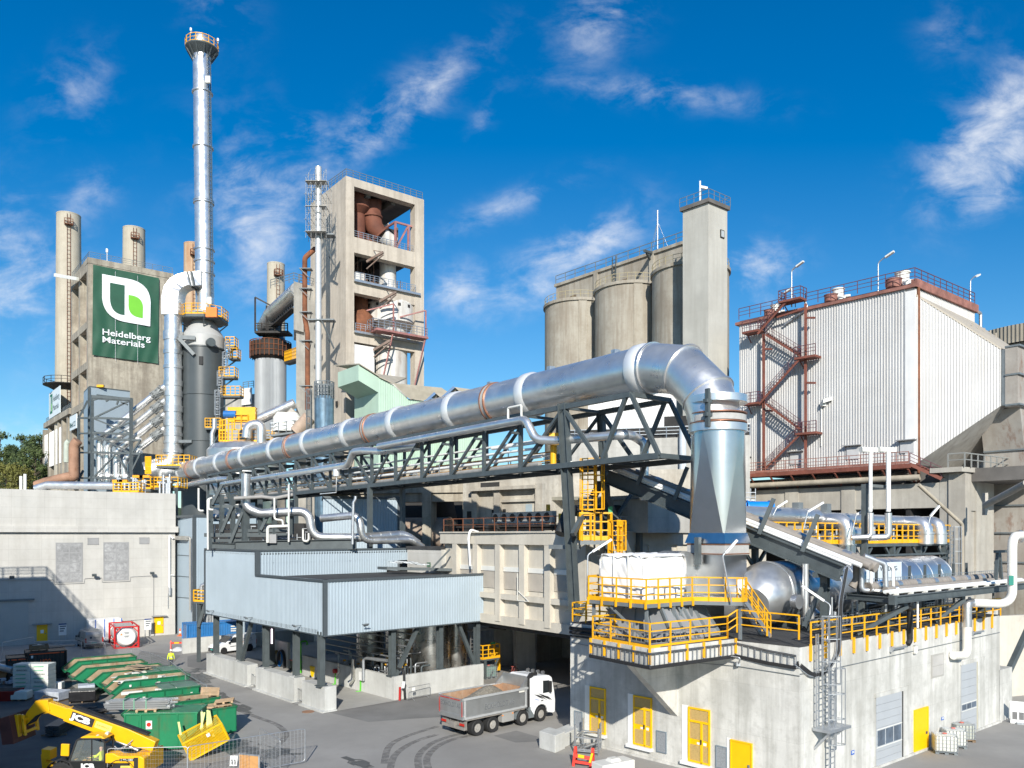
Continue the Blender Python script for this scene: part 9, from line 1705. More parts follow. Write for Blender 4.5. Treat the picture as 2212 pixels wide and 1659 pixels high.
def skip_shell(lid=False):
 o=thing('skip','x','skip',(0,0,-50),0,'green skips in the row'); m=MB(); t=.06
 for y in (0,SW-t):prof(m,SK,y,y+t)
 for a,b in zip(SK,SK[1:]):
  if a==(5.75,.95)or a==(4.75,1.75):continue
  if b==(0,.15):continue
  m.hexa((a[0],0,a[1]),(b[0]-a[0],0,b[1]-a[1]),(0,SW,0),V((0,0,t))if abs(b[1]-a[1])<.1 else V((-.05,0,.05)))
 m.hexa((0,0,.15),(.06,0,0),(0,SW,0),(0,0,1.6)); m.hexa((.1,.3,0),(4.2,0,0),(0,.2,0),(0,0,.16)); m.hexa((.1,SW-.5,0),(4.2,0,0),(0,.2,0),(0,0,.16)); m.build('shell',GRN,o)
 m=MB()
 for y in (-.04,SW-.08):
  for a,b in (((0,1.75),(4.78,1.75)),((4.75,1.75),(5.78,.93))):m.beam((a[0],y+.06,a[1]),(b[0],y+.06,b[1]),.12,.1)
 m.beam((0,0,1.75),(0,SW,1.75),.12); m.beam((5.76,0,.94),(5.76,SW,.94),.12)
 for x in (1.2,2.4,3.6):m.hexa((x,-.04,.2),(.08,0,0),(0,.05,0),(0,0,1.5)); m.hexa((x,SW-.01,.2),(.08,0,0),(0,.05,0),(0,0,1.5))
 m.hexa((.1,-.03,.8),(5.2,0,0),(0,.04,0),(0,0,.05)); m.build('rim',GRN_D,o)
 m=MB()
 for y in (.062,SW-.068):m.prism([V((x*.985+.04,y,z+.02))for x,z in SK],(0,.004,0))
 m.hexa((.07,.07,.3),(.01,0,0),(0,SW-.14,0),(0,0,1.4)); m.hexa((.1,.07,.25),(4.1,0,0),(0,SW-.14,0),(0,0,.02)); m.hexa((4.2,.07,.24),(1.45,0,.75),(0,SW-.14,0),(-.01,0,.02)); m.build('lining',LIN,o)
 m=MB(); n=5
 for y in (-.032,SW+.012):m.hexa((4.35,y,.3),(.42,0,.22),(0,.02,0),(-.06,0,.14))
 m.build('hazard_plate',HAZ,o); m=MB()
 for y in (-.034,SW+.016):
  for k in range(2):m.hexa((4.42+k*.2,y,.335+k*.105),(.08,0,.04),(0,.022,0),(-.06,0,.14))
 m.build('hazard_stripe',HAZR,o)
 m=MB(); m.hexa((3.1,-.045,1.05),(.38,0,0),(0,.015,0),(0,0,.5)); m.hexa((1.6,-.045,1.3),(.7,0,0),(0,.015,0),(0,0,.22)); m.build('notice',WHITE,o)
 if lid:
  m=MB(); m.hexa((0,.1,1.8),(1.55,0,0),(0,SW-.2,0),(0,0,.06)); m.hexa((1.65,.1,1.8),(.95,0,0),(0,SW-.2,0),(0,0,.06)); m.build('lid',M('faded_green_lid',(.10,.20,.14),.55,var=.2,vs=1.2,stain=.3,stcol=(.25,.27,.25)),o); m=MB(); m.tube([(.1,-.02,1.9),(2.6,-.02,1.9)],.04,6)
  for x in (.2,1.6,2.5):m.beam((x,-.02,1.75),(x,-.02,1.95),.07)
  m.build('lid_bar',STEEL,o)
 return o
so,sl2=skip_shell(False),skip_shell(True)
ang_s=math.atan2(-.60,-.80)
skd=V((-.80,-.60,0)); skl=V((.60,-.80,0))
places=[(so,'z7',545,716,'open green skip of yellow foam blocks, furthest back in the row'),(so,'z7',608,778,'open green skip with rusty inside and white notice, second from the back'),(so,'z7',748,818,'open green skip with small blue and white notices, third from the back'),(sl2,'z7',884,848,'lidded green skip under grey planks, fourth from the back'),(so,'z7',925,900,'open green skip of pale panels in front of the plank covered one'),(sl2,'z7',955,1012,'big lidded green skip heaped with white scrap'),(so,'z7',1078,1122,'open green skip with rusty inside below the pallets'),(so,'z7',1180,1215,'green skip piled with broken wood beside the galvanised profiles')]
used=set(); skips=[]
for i,(pr8,k,x,y,lab)in enumerate(places):
 tip=kg(k,x,y,.95); org=tip-skd*5.75+skl*(-SW*.0); org.z=0
 o=pr8 if id(pr8)not in used else dup(pr8,org,ang_s); used.add(id(pr8)); o.location=org+V((-.60,.80,0))*0; o.rotation_euler=(0,0,ang_s); o['label']=lab; skips.append(o)
def in_skip(i,x,y,z):o=skips[i]; return o.location+skd*x+skl*y+Z3*z
rg=random.Random(77); m=MB()
for k in range(80):x=rg.uniform(.6,5.1); m.box(in_skip(0,x,rg.uniform(.3,2.0),.9+.5*math.sin(min(1,x/5)*3.14)*rg.random()+(.2 if x<4.5 else -.1)),(rg.uniform(.2,.6),rg.uniform(.1,.3),rg.uniform(.1,.3)),rg.uniform(0,3))
o=m.build('foam_waste',M('yellow_foam',(.62,.50,.20),.8,var=.12)); tag(o,'heap of yellow foam blocks in the furthest green skip','foam waste',kind='stuff')
for i in (1,2,3,4,5,6,7):
 m=MB()
 for k in range(46):x=rg.uniform(.5,4.9); m.box(in_skip(i,x,rg.uniform(.3,2.0),rg.uniform(.6,1.2 if i<3 else 1.75)),(rg.uniform(.4,1.5),rg.uniform(.1,.35),rg.uniform(.03,.25)),rg.uniform(0,3))
 o=m.build('scrap',(WOOD_D,WOOD_D,LIN,OFFWH,OFFWH,OFFWH,WOOD_D,WOOD)[i]); tag(o,'loose scrap lying inside '+('the second skip from the back','the third skip from the back','the plank covered skip','the open skip in front of the plank covered one','the big lidded skip with white scrap','the rusty skip below the pallets','the skip with broken wood')[i-1],'scrap',kind='stuff')
m=MB(); q=in_skip(3,3.4,.7,1.95)
for k in range(9):d=V((.86,-.5,0)); m.hexa(q+V((.05*k,.16*k,.06*(k%3)))-d*1.1,d*rg.uniform(1.9,2.6)+Z3*rg.uniform(-.15,.15),V((-.5,-.86,0))*.16,Z3*.05)
o=m.build('planks',M('grey_planks',(.33,.26,.18),.85,var=.2,vs=2)); tag(o,'pile of grey brown planks across the lidded green skip','planks')
def pallet(loc,rot,label,group='wooden pallets in the yard',tilt=(0,0)):
 o=thing('pallet',label,'pallet',loc,rot,group); o.rotation_euler=(tilt[0],tilt[1],rot); m=MB()
 for k in range(6):m.bx(0,k*.14,.12,1.2,k*.14+.1,.142)
 m.build('top_boards',WOOD,o); m=MB()
 for x in (0,.53,1.06):m.bx(x,0,0,x+.14,.8,.022); m.bx(x,0,.022,x+.14,.14,.10); m.bx(x,.33,.022,x+.14,.47,.10); m.bx(x,.66,.022,x+.14,.8,.10); m.bx(x,0,.10,x+.14,.8,.12)
 m.build('blocks',WOOD,o); return o
pallet(in_skip(6,1.2,1.9,1.9),.35,'pale wooden pallet tilted on the heap above the rusty skip',tilt=(.55,.1)); pallet(in_skip(7,1.0,.8,1.7),.2,'wooden pallet lying on the broken wood in the skip',tilt=(.1,-.1)); pallet(in_skip(7,2.2,.6,1.75),1.2,'half hidden pallet at the edge of the broken wood',tilt=(-.2,.15))
gc0=kg('z7',1095,1560); gcn=thing('waste_container','closed green waste container with a pallet of profiles on its lid','container',P(285,0,48.0)*0+V((P(268,0,47.0).x,47.0,0)),.12); m=MB(); m.bx(0,0,.12,4.2,2.2,2.2)
for x in (0,.9,1.9,3.0,4.1):m.bx(x,-.05,.12,x+.1,.02,2.2)
m.bx(-.05,-.05,2.2,4.25,2.25,2.3); m.prism([(.15,-.03,1.3),(.85,-.03,1.9),(.85,-.03,1.3)],(0,.03,0)); bev(m.build('shell',GRN,gcn),.02); m=MB(); m.bx(1.25,-.03,1.35,1.6,-.01,1.85); m.bx(.3,-.03,1.4,.62,-.01,1.55); m.build('notice',WHITE,gcn)
m=MB(); m.cyl((1.42,-.035,1.62),(1.42,-.02,1.62),.13,18); m.build('emblem',HAZR,gcn)
p=V(gcn.location); pallet(p+V((.5,.35,2.3)),.12,'small pallet under the galvanised profiles on the closed green container'); pb2=thing('profile_bundle','strapped bundle of shiny galvanised steel profiles on the closed green container','profiles',p+V((-1.2,.4,2.45)),.1); m=MB(); rg=random.Random(12)
for j in range(4):
 for i in range(6):x=rg.uniform(-.25,.2); m.bx(x,i*.15,j*.13,x+3.6+rg.uniform(-.2,.2),i*.15+.12,j*.13+.11)
m.build('profiles',M('bright_zinc',(.62,.64,.66),.35,.85,var=.1),pb2); m=MB()
for x in (.9,1.5,2.2):m.bx(x,-.02,-.02,x+.07,.93,.57)
m.build('straps',M('green_strap',(.15,.32,.22),.7),pb2)
ws=kg('c7',600,985); bs=thing('board_stack','tall sunlit stack of white wrapped insulation boards with dark lettering','board stack',ws-V((1.45,0,0)),.03); PACK=M('white_packaging',(.66,.68,.63),.45,var=.06,vs=1.5,stain=.15,stcol=(.45,.60,.48)); m=MB()
for c_ in range(2):
 for j in range(7):rgx=random.uniform(-.02,.02); q=MB(); q.bx(c_*1.42+.01,rgx,.25+j*.32,c_*1.42+1.40,1.2+rgx,.25+j*.32+.315); bev(q.build('pack',PACK,bs),.03)
m.bx(.1,.1,0,2.7,1.1,.24); m.build('bearers',OFFWH,bs); INKB=M('print_black',(.03,.035,.03),.6); PRG=M('print_green',(.22,.48,.32),.6)
for c_,j in ((0,5),(1,4),(1,2)):lettering('lettering','FINNFORM',INKB,(c_*1.42+.3,-.045,.25+j*.32+.1),(1,0,0),Z3,.16,bs,.006,shear=.25,width=.85)
m=MB()
for c_ in range(2):
 for j in range(7):
  if (c_,j)not in ((0,5),(1,4),(1,2)):m.cut().prism([(c_*1.42+.2,-.04,.35+j*.32),(c_*1.42+1.0,-.04,.35+j*.32),(c_*1.42+1.1,-.04,.45+j*.32),(c_*1.42+.3,-.04,.42+j*.32)],(0,.01,0))
m.pieces('green_print',PRG,bs)
def wrapped(label,k,x,y,sx,sy,sz,rz,mat,cat='wrapped pallet'):
 o=thing('wrapped_pallet',label,cat,kg(k,x,y),rz); m=MB(); m.bx(0,0,.12,sx,sy,sz); bev(m.build('wrapping',mat,o),.06,3); m=MB()
 for q in (.05,sx/2-.05,sx-.15):m.bx(q,.02,0,q+.1,sy-.02,.12)
 m.build('pallet',WOOD_D,o); return o
BLKF=M('black_film',(.015,.015,.017),.3,var=.4,vs=3,bump=.3,bs=4); GRYF=M('grey_film',(.42,.45,.50),.4,var=.2,vs=3,bump=.4,bs=4)
wrapped('low pallet wrapped in shiny black film on the shaded yard','z7',605,1030,1.9,1.3,.95,.25,BLKF); wrapped('pallet wrapped in pale grey film beside the black wrapped one','z7',690,985,1.2,1.2,1.0,.5,GRYF); wrapped('low pallet of white boards half wrapped in grey film before the tall stack','z7',300,1010,2.2,1.3,.8,-.2,GRYF); wrapped('small pallet of pale packs at the foot of the tall white stack','z7',90,1010,1.2,1.0,.75,.1,PACK); wrapped('small stack of pale blocks right of the tall white stack','z7',440,920,.9,.8,.7,.2,OFFWH)
db=thing('profile_stack','strapped stack of dark square steel profiles on bearers in the shaded yard','profiles',kg('z7',520,1325),1.75); m=MB()
for j in range(4):
 for i in range(5):m.bx(random.uniform(-.1,.1),i*.17,.1+j*.16,4.2+random.uniform(-.15,.15),i*.17+.15,.1+j*.16+.14)
m.build('profiles',M('dark_profile',(.07,.08,.09),.45,.4,var=.2),db); m=MB(); m.bx(.4,-.3,0,.55,1.2,.1); m.bx(3.4,-.3,0,3.55,1.2,.1); m.build('bearers',WOOD_D,db)
dp2=thing('scrap_pile','dark flat pile of old panels and pallets in the shade beside the skips','scrap pile',kg('z7',820,1140),-.3); m=MB(); rg=random.Random(18)
for k in range(16):m.box((rg.uniform(-1.6,1.6),rg.uniform(-.6,.6),.08+.03*k),(rg.uniform(.8,2.2),rg.uniform(.2,.8),.06),rg.uniform(-.4,.4))
m.build('panels',M('dark_panels',(.05,.045,.042),.8,var=.5,vs=2),dp2)
lp9=thing('long_profiles','bundle of long galvanised rods lying behind the black container','profiles',kg('z6',250,1552),.32); m=MB()
for k in range(16):m.beam((0,(k%4)*.14,.3+(k//4)*.12),(5.4,(k%4)*.14,.3+(k//4)*.12),.09)
m.bx(.8,-.2,0,.95,.8,.25); m.bx(4.3,-.2,0,4.45,.8,.25); m.build('rods',GALV,lp9)
jk=thing('scrap_heap','silver duct piece, brown board and rags heaped at the left edge','scrap heap',kg('c7',60,700)); p=kg('c7',40,760); m=MB(); m.cyl(p+V((-1.5,.4,1.6)),p+V((1.0,0,1.15)),.32,16); m.build('duct_piece',ALU,jk); m=MB(); m.hexa(p+V((-1.4,-.6,.1)),V((1.9,.2,.3)),V((-.2,.9,.9)),V((0,0,.08))); m.build('brown_board',M('brown_board',(.22,.11,.04),.8,var=.2),jk); m=MB(); rg=random.Random(2)
for k in range(14):m.box(p+V((rg.uniform(-1,1.6),rg.uniform(-1.3,.2),rg.uniform(.1,.5))),(rg.uniform(.2,.6),rg.uniform(.2,.5),rg.uniform(.1,.4)),rg.uniform(0,3))
m.build('rags',GRYF,jk)
wbw=thing('red_skip','small dark red tub standing at the left edge of the yard','tub',kg('c7',70,1080),.1); m=MB(); m.loft([V(q)for q in ((-.9,-.6,0),(.9,-.6,0),(.9,.6,0),(-.9,.6,0))],[V(q)for q in ((-1.2,-.8,.8),(1.2,-.8,.8),(1.2,.8,.8),(-1.2,.8,.8))]); m.build('tub',M('dark_red_paint',(.22,.015,.012),.6),wbw); m=MB(); m.bx(-1.05,-.65,.8,1.05,.65,.83); m.build('contents',DARK,wbw)
SKIN=M('skin',(.50,.30,.22),.6); HIVIS=M('hi_vis_yellow',(.66,.80,.03),.6,var=.06); TROUS=M('dark_trousers',(.045,.05,.065),.8); BOOT=M('boots',(.05,.035,.025),.8); REFL=M('reflective_band',(.6,.6,.6),.4)
def skinned(name,joints,links,mats,classify,parent,sub=2):
 names=list(joints); me=bpy.data.meshes.new(name); me.from_pydata([joints[k][0]for k in names],[(names.index(a),names.index(b))for a,b in links],[])
 ob=bpy.data.objects.new(name,me); COL.objects.link(ob); sk=ob.modifiers.new('skin','SKIN'); sk.use_smooth_shade=True
 for i,k in enumerate(names):r_=joints[k][1]; me.skin_vertices[0].data[i].radius=(r_,r_)if not isinstance(r_,tuple)else r_
 me.skin_vertices[0].data[0].use_root=True; sb=ob.modifiers.new('sub','SUBSURF'); sb.levels=sub; sb.render_levels=sub
 me2=bpy.data.meshes.new_from_object(ob.evaluated_get(bpy.context.evaluated_depsgraph_get())); bpy.data.objects.remove(ob); bpy.data.meshes.remove(me); me2.name=name
 for m_ in mats:me2.materials.append(m_)
 for pl in me2.polygons:pl.material_index=classify(pl.center); pl.use_smooth=True
 o=bpy.data.objects.new(name,me2); COL.objects.link(o); adopt(o,parent); return o
def hand(side,wrist,d,J,Lk,tag_):
 """palm with four bent fingers and a thumb"""
 w=V(wrist); d=V(d).normalized(); s_=V((0,side,0)); J['palm'+tag_]=(tuple(w+d*.05),(.022,.04)); Lk.append(('wr'+tag_,'palm'+tag_)); J['kn'+tag_]=(tuple(w+d*.09),(.018,.038)); Lk.append(('palm'+tag_,'kn'+tag_))
 f=V((1,0,0))
 for k,ln in enumerate((.07,.08,.075,.06)):
  b=w+d*.10+f*(.03-.02*k); n1,n2='f%d%s'%(k,tag_),'g%d%s'%(k,tag_); J[n1]=(tuple(b+d*ln*.5),.009); J[n2]=(tuple(b+d*ln*.9-s_*.015),.008); Lk+=[('kn'+tag_,n1),(n1,n2)]
 t=w+d*.05+f*.045; J['th'+tag_]=(tuple(t),.011); J['ti'+tag_]=(tuple(t+d*.03+f*.012),.009); Lk+=[('palm'+tag_,'th'+tag_),('th'+tag_,'ti'+tag_)]
pw=thing('person','person in white helmet and yellow hi-vis jacket walking across the yard','person',kg('z7',1513,716),R(-75))
J={'pel':((0,0,.95),(.15,.12)),'sp':((0,0,1.12),(.155,.12)),'ch':((.01,0,1.32),(.19,.14)),'nk':((.02,0,1.50),.065),'hd':((.035,0,1.60),(.085,.095)),'hd2':((.035,0,1.70),(.085,.09)),'hd3':((.03,0,1.76),.06)}
Lk=[('pel','sp'),('sp','ch'),('ch','nk'),('nk','hd'),('hd','hd2'),('hd2','hd3')]
for s_,t_ in ((1,'L'),(-1,'R')):
 k=.16*s_; J.update({'sh'+t_:((0,.2*s_,1.42),.075),'el'+t_:((-k*.5-.02,.27*s_,1.14),.055),'wr'+t_:((-k*1.2+.05,.28*s_,.90),.035),'hp'+t_:((0,.1*s_,.88),.105),'kn_'+t_:((k+.06,.11*s_,.50),.075),'an'+t_:((k*1.5-.04,.11*s_,.10),.05),'to'+t_:((k*1.5+.12,.12*s_,.045),.045)}); Lk+=[('ch','sh'+t_),('sh'+t_,'el'+t_),('el'+t_,'wr'+t_),('pel','hp'+t_),('hp'+t_,'kn_'+t_),('kn_'+t_,'an'+t_),('an'+t_,'to'+t_)]; hand(s_,J['wr'+t_][0],(.1,0,-1),J,Lk,t_)
def cls(c):
 if c.z>1.50:return 0
 if c.z<.13:return 3
 if c.z<.92 and abs(c.y)>.2:return 0
 if c.z>.90:return 4 if abs(c.z-1.08)<.03 and abs(c.y)<.2 else 1
 return 1 if c.z<.34 and c.z>.2 else 2
skinned('body',J,Lk,[SKIN,HIVIS,TROUS,BOOT,REFL],cls,pw)
m=MB(); m.lathe((.035,0,0),[(.118,1.73),(.116,1.78),(.095,1.84),(.05,1.875),(0,1.882)],20); m.hexa((.10,-.08,1.725),(.10,0,-.01),(0,.16,0),(0,0,.02)); m.build('helmet',WHITE,pw); m=MB()
for s_ in (-1,1):m.box((.118,.032*s_,1.655),(.014,.02,.012))
m.build('eyes',BLACK,pw); m=MB(); m.hexa((.112,-.012,1.60),(.03,0,0),(0,.024,0),(-.012,0,.045)); m.hexa((.108,-.025,1.568),(.008,0,0),(0,.05,0),(0,0,.01)); m.build('nose_and_mouth',M('skin_dark',(.36,.18,.14),.6),pw)
th=thing('telehandler','yellow telehandler with raised boom and black cab in the near left corner','telehandler',V((-21.65,41.6,0)),math.pi); TY=M('machine_yellow',(.80,.42,.004),.38,var=.06,vs=1.5,dots=.0,stain=.15,stcol=(.45,.25,.02))
for x in (-1.55,1.55):
 for s_ in (-1,1):wheel(th,x,s_*.95,.64,.46,M('machine_rim',(.5,.27,.01),.5),s_,tread=22)
m=MB(); prof(m,[(-2.5,.75),(-2.3,.55),(2.0,.55),(2.2,.9),(1.2,1.1),(-1.0,1.15),(-2.45,1.2)],-.55,.62); bev(m.build('chassis',TY,th),.04)
m=MB(); prof(m,[(-2.75,.75),(-2.55,.6),(-2.0,.6),(-2.0,1.25),(-.75,1.25),(-.75,1.75),(-1.15,1.78),(-1.45,1.62),(-2.55,1.62),(-2.75,1.5)],.55,1.18); prof(m,[(-2.75,.6),(-2.2,.6),(-2.0,1.6),(-2.75,1.6)],-1.1,.55); ec=bev(m.build('engine_cover',TY,th),.05,3)
m=MB(); prof(m,[(-2.25,1.36),(-1.5,1.36),(-1.5,1.5),(-2.25,1.5)],1.18,1.19); m.hexa((-2.45,1.18,.9),(.22,0,0),(0,.012,0),(0,0,.65)); m.build('vent',BLACK,ec); lettering('lettering','540-180',WHITE,(-1.55,1.195,1.385),(-1,0,0),Z3,.15,ec,.006,width=.62)
m=MB(); m.hexa((-2.05,1.18,1.0),(.5,0,0),(0,.012,0),(0,0,.13)); m.build('sticker',M('pale_yellow',(.85,.65,.15),.5),ec); lettering('lettering','RAMIRENT',M('ochre_letter',(.35,.22,.02),.6),(-1.6,1.195,1.03),(-1,0,0),Z3,.09,ec,.004,width=.4)
cb8=[(-.72,.62),(.75,.62),(1.1,1.35),(.72,2.42),(.55,2.52),(-.55,2.52),(-.72,2.3)]
m=MB()
def bar(a,b,y,w=.07):m.beam((a[0],y,a[1]),(b[0],y,b[1]),w)
for y in (.32,1.15):
 for a,b in zip(cb8,cb8[1:]+cb8[:1]):bar(a,b,y)
 bar((-.05,1.3),(-.05,2.5),y,.05); bar((-.72,1.35),(1.1,1.35),y,.06)
for p in cb8:m.beam((p[0],.32,p[1]),(p[0],1.15,p[1]),.06)
m.hexa((-.7,.3,.6),(1.45,0,0),(0,.88,0),(0,0,.06)); cabf=m.build('cab_frame',BLACK,th)
m=MB(); prof(m,[(-.70,.64),(.74,.64),(1.06,1.33),(-.70,1.33)],1.14,1.165); dr=m.build('cab_door',M('smoked_black',(.02,.022,.022),.15),th)
lettering('lettering','JCB',WHITE,(.5,1.172,.98),(-1,0,0),Z3,.36,dr,.006,width=.75,bold=.02); m=MB(); m.hexa((-.55,1.166,.82),(.55,0,0),(0,.006,0),(0,0,.13)); m.build('sticker',YB,dr)
m=MB(); prof(m,[(-.5,2.5),(.6,2.5),(.45,2.62),(.1,2.68),(-.55,2.66),(-.75,2.5)],.28,1.18); bev(m.build('cab_roof',TY,th),.04,3)
CLR=M('cab_glass',(.55,.62,.60),.02,alpha=.16); m=MB(); m.poly([(.72,1.14,2.42),(1.08,1.14,1.37),(-.05,1.14,1.37),(-.05,1.14,2.46)]); m.poly([(-.05,1.14,1.37),(-.7,1.14,1.37),(-.7,1.14,2.3),(-.05,1.14,2.46)]); m.poly([(1.1,.34,1.37),(1.1,1.13,1.37),(.73,1.13,2.42),(.73,.34,2.42)]); m.build('cab_window',CLR,th)
m=MB(); m.box((-.35,.72,1.05),(.5,.5,.14)); m.hexa((-.68,.47,1.1),(.12,0,0),(0,.5,0),(-.1,0,.75)); m.build('seat',BLACK,th); m=MB(); m.tube([(.55,.72,1.0),(.38,.72,1.42)],.03,8); m.tube([V((.38,.72,1.44))+V((math.cos(a)*.12*.8,math.sin(a)*.17,math.cos(a)*.10))for a in [6.2832*k/16 for k in range(17)]],.016,6); m.build('steering_wheel',BLACK,th)
dv_=thing('person','driver in yellow hi-vis jacket seated in the telehandler cab','person',V(th.location)+V((.32,-.72,1.12)),math.pi)
J={'pel':((0,0,.1),(.15,.12)),'sp':((-.04,0,.28),(.155,.12)),'ch':((-.03,0,.5),(.19,.14)),'nk':((0,0,.68),.06),'hd':((.02,0,.78),(.085,.095)),'hd2':((.02,0,.88),(.08,.09))}; Lk=[('pel','sp'),('sp','ch'),('ch','nk'),('nk','hd'),('hd','hd2')]
for s_,t_ in ((1,'L'),(-1,'R')):
 J.update({'sh'+t_:((-.02,.2*s_,.58),.075),'el'+t_:((.2,.25*s_,.38),.05),'wr'+t_:((.48,.15*s_,.34),.033),'hp'+t_:((.05,.1*s_,.1),.1),'kn_'+t_:((.5,.13*s_,.12),.075),'an'+t_:((.62,.13*s_,-.34),.05),'to'+t_:((.78,.13*s_,-.38),.045)}); Lk+=[('ch','sh'+t_),('sh'+t_,'el'+t_),('el'+t_,'wr'+t_),('pel','hp'+t_),('hp'+t_,'kn_'+t_),('kn_'+t_,'an'+t_),('an'+t_,'to'+t_)]; hand(s_,J['wr'+t_][0],(1,0,.1),J,Lk,t_)
def cls2(c):
 if c.z>.66:return 0 if c.z<.9 else 3
 if c.x>.5 and c.z>.25:return 0
 if c.z<-.25:return 3
 return 1 if (c.z>.17 or c.x<.1)else (1 if c.z<.0 else 2)
skinned('body',J,Lk,[SKIN,HIVIS,TROUS,M('dark_hair',(.03,.02,.015),.8)],cls2,dv_)
bo,bi=V((-2.45,-.1,1.95)),V((3.0,-.1,3.95)); bd=(bi-bo).normalized(); bup=V((-bd.z,0,bd.x)); m=MB()
def bsec(p,h,w):return [p-V((0,w/2,0))-bup*h*.5,p+V((0,w/2,0))-bup*h*.5,p+V((0,w/2,0))+bup*h*.5,p-V((0,w/2,0))+bup*h*.5]
m.loft(bsec(bo-bd*.35,.55,.5),bsec(bo+bd*1.2,.80,.5)); m.loft(bsec(bo+bd*1.2,.80,.5),bsec(bo+bd*4.6,.74,.5)); m.loft(bsec(bo+bd*4.6,.62,.42),bsec(bi,.56,.40)); bm_=bev(m.build('boom',TY,th),.025)
m=MB(); m.loft(bsec(bo+bd*.2+bup*.46,.1,.4),bsec(bo+bd*4.4+bup*.44,.12,.4)); m.build('hose_carrier',BLACK,bm_); m=MB(); g0=bo+bd*3.05; m.prism([g0+V((0,.256,0))+bup*.29-bd*.0,g0+V((0,.256,0))-bup*.17,g0+bd*1.25+V((0,.256,0))-bup*.17,g0+bd*1.25+V((0,.256,0))+bup*.29],(0,.008,0)); m.build('name_plate',BLACK,bm_)
lettering('lettering','JCB',WHITE,g0+bd*1.19+V((0,.268,0))-bup*.08,-bd,bup,.42,bm_,.006,width=1.1,bold=.025); m=MB(); g1_=bo+bd*2.05; m.prism([g1_+V((0,.253,0))+bup*.25,g1_+V((0,.253,0))-bup*.1,g1_+bd*.9+V((0,.253,0))-bup*.1,g1_+bd*.9+V((0,.253,0))+bup*.25],(0,.006,0)); m.build('sticker',MATS['pale_yellow'],bm_); lettering('lettering','RAMIRENT',MATS['ochre_letter'],g1_+bd*.8+V((0,.264,0))+bup*.02,-bd,bup,.14,bm_,.004,width=.65)
m=MB(); prof(m,[(bi.x-.3,bi.z-.35),(bi.x-.2,bi.z+.35),(bi.x+.45,bi.z+.3),(bi.x+.95,bi.z-.35),(bi.x+1.15,bi.z-.95),(bi.x+.75,bi.z-1.0),(bi.x+.35,bi.z-.45)],-.35,.15); hd_=bev(m.build('boom_head',TY,th),.03); m=MB(); hx,hz=bi.x+.75,bi.z-1.45
m.hexa((hx,-.75,hz),(.12,0,.05),(0,.2,0),(.12,0,1.05)); m.hexa((hx,.35,hz),(.12,0,.05),(0,.2,0),(.12,0,1.05)); m.hexa((hx+.05,-.75,hz+.75),(.12,0,0),(0,1.3,0),(.02,0,.14)); m.hexa((hx+.02,-.75,hz+.1),(.12,0,0),(0,1.3,0),(.02,0,.14)); m.hexa((hx+.3,.3,hz-.05),(.35,0,0),(0,.28,0),(.06,0,1.15)); bev(m.build('carriage',TY,th),.02); m=MB()
for k in range(5):m.tube([bi+V((-.3+.1*k,.2,-.2)),bi+V((.4,.28,-.5-.06*k)),V((hx+.1,.2,hz+.5))],.03,6)
m.tube([bi+V((-.5,-.1,.35)),bi+V((.2,-.1,.5)),bi+V((.6,-.1,.1))],.05,6); m.build('hoses',BLACK,hd_)
m=MB(); m.prism([(hx+.3,-.9,hz-.3),(hx+.9,-.9,hz-.35),(hx+1.1,-.9,hz+1.0),(hx+.55,-.9,hz+1.15)],(0,1.9,0)); tb9=m.build('tipping_bucket',M('dull_red_bucket',(.10,.035,.03),.75,var=.3,rust=.3),th)
m=MB(); m.tube([(-1.9,0,1.6),(-.2,0,2.35)],.08,10); m.tube([(-1.6,.2,2.0),(-1.0,.35,1.75),(-.8,.3,1.9)],.03,6); m.tube([(-1.7,.2,2.2),(-1.3,.35,1.8),(-.9,.3,1.7)],.03,6); m.build('lift_cylinder',GALV,th)
m=MB()
for x in (-1.55,1.55):
 pts=[(x+math.cos(a)*.78,.64+math.sin(a)*.78)for a in [math.pi*(.05+.9*k/8)for k in range(9)]]
 for p,q in zip(pts,pts[1:]):m.hexa((p[0],.72,p[1]),(q[0]-p[0],0,q[1]-p[1]),(0,.48,0),(0,0,.04))
m.build('mudguard',BLACK,th); m=MB(); m.hexa((1.9,.55,1.0),(.5,0,.1),(0,.5,0),(0,0,.12)); m.hexa((2.55,.2,.35),(.25,0,0),(0,.4,0),(.1,0,1.2)); m.hexa((2.35,.1,1.3),(.45,0,.05),(0,.6,0),(0,0,.5)); m.build('stabiliser',TY,th)
m=MB(); m.tube([(1.35,.9,1.1),(1.3,1.25,1.7)],.09,8); m.build('mirror_arm',BLACK,th); m=MB(); m.hexa((1.05,1.2,1.65),(.42,0,.02),(0,.12,0),(-.03,0,.62)); bev(m.build('mirror',TY,th),.03); m=MB(); m.cyl((-.3,1.0,2.62),(-.3,1.14,2.58),.09,10); m.cyl((-.6,.6,2.68),(-.6,.74,2.66),.09,10); m.build('work_lamp',OFFWH,th)
FW=GALV; fp0=thing('mesh_fence','x','fence',(0,0,-60),0,'mesh fence panels round the skips'); m=MB(); m.tube(fillet([(0,0,.15),(0,0,2.0),(3.4,0,2.0),(3.4,0,.15),(0,0,.15)],.15,4),.022,6)
m.build('frame',FW,fp0); m=MB()
for k in range(1,30):m.beam((3.4*k/30,0,.16),(3.4*k/30,0,2.0),.005)
for k in range(1,9):m.beam((0,0,.15+1.85*k/9),(3.4,0,.15+1.85*k/9),.005)
m.build('wire_mesh',FW,fp0); m=MB(); m.bx(-.35,-.12,0,.35,.12,.14); bev(m.build('foot_block',CONC_GREY,fp0),.03)
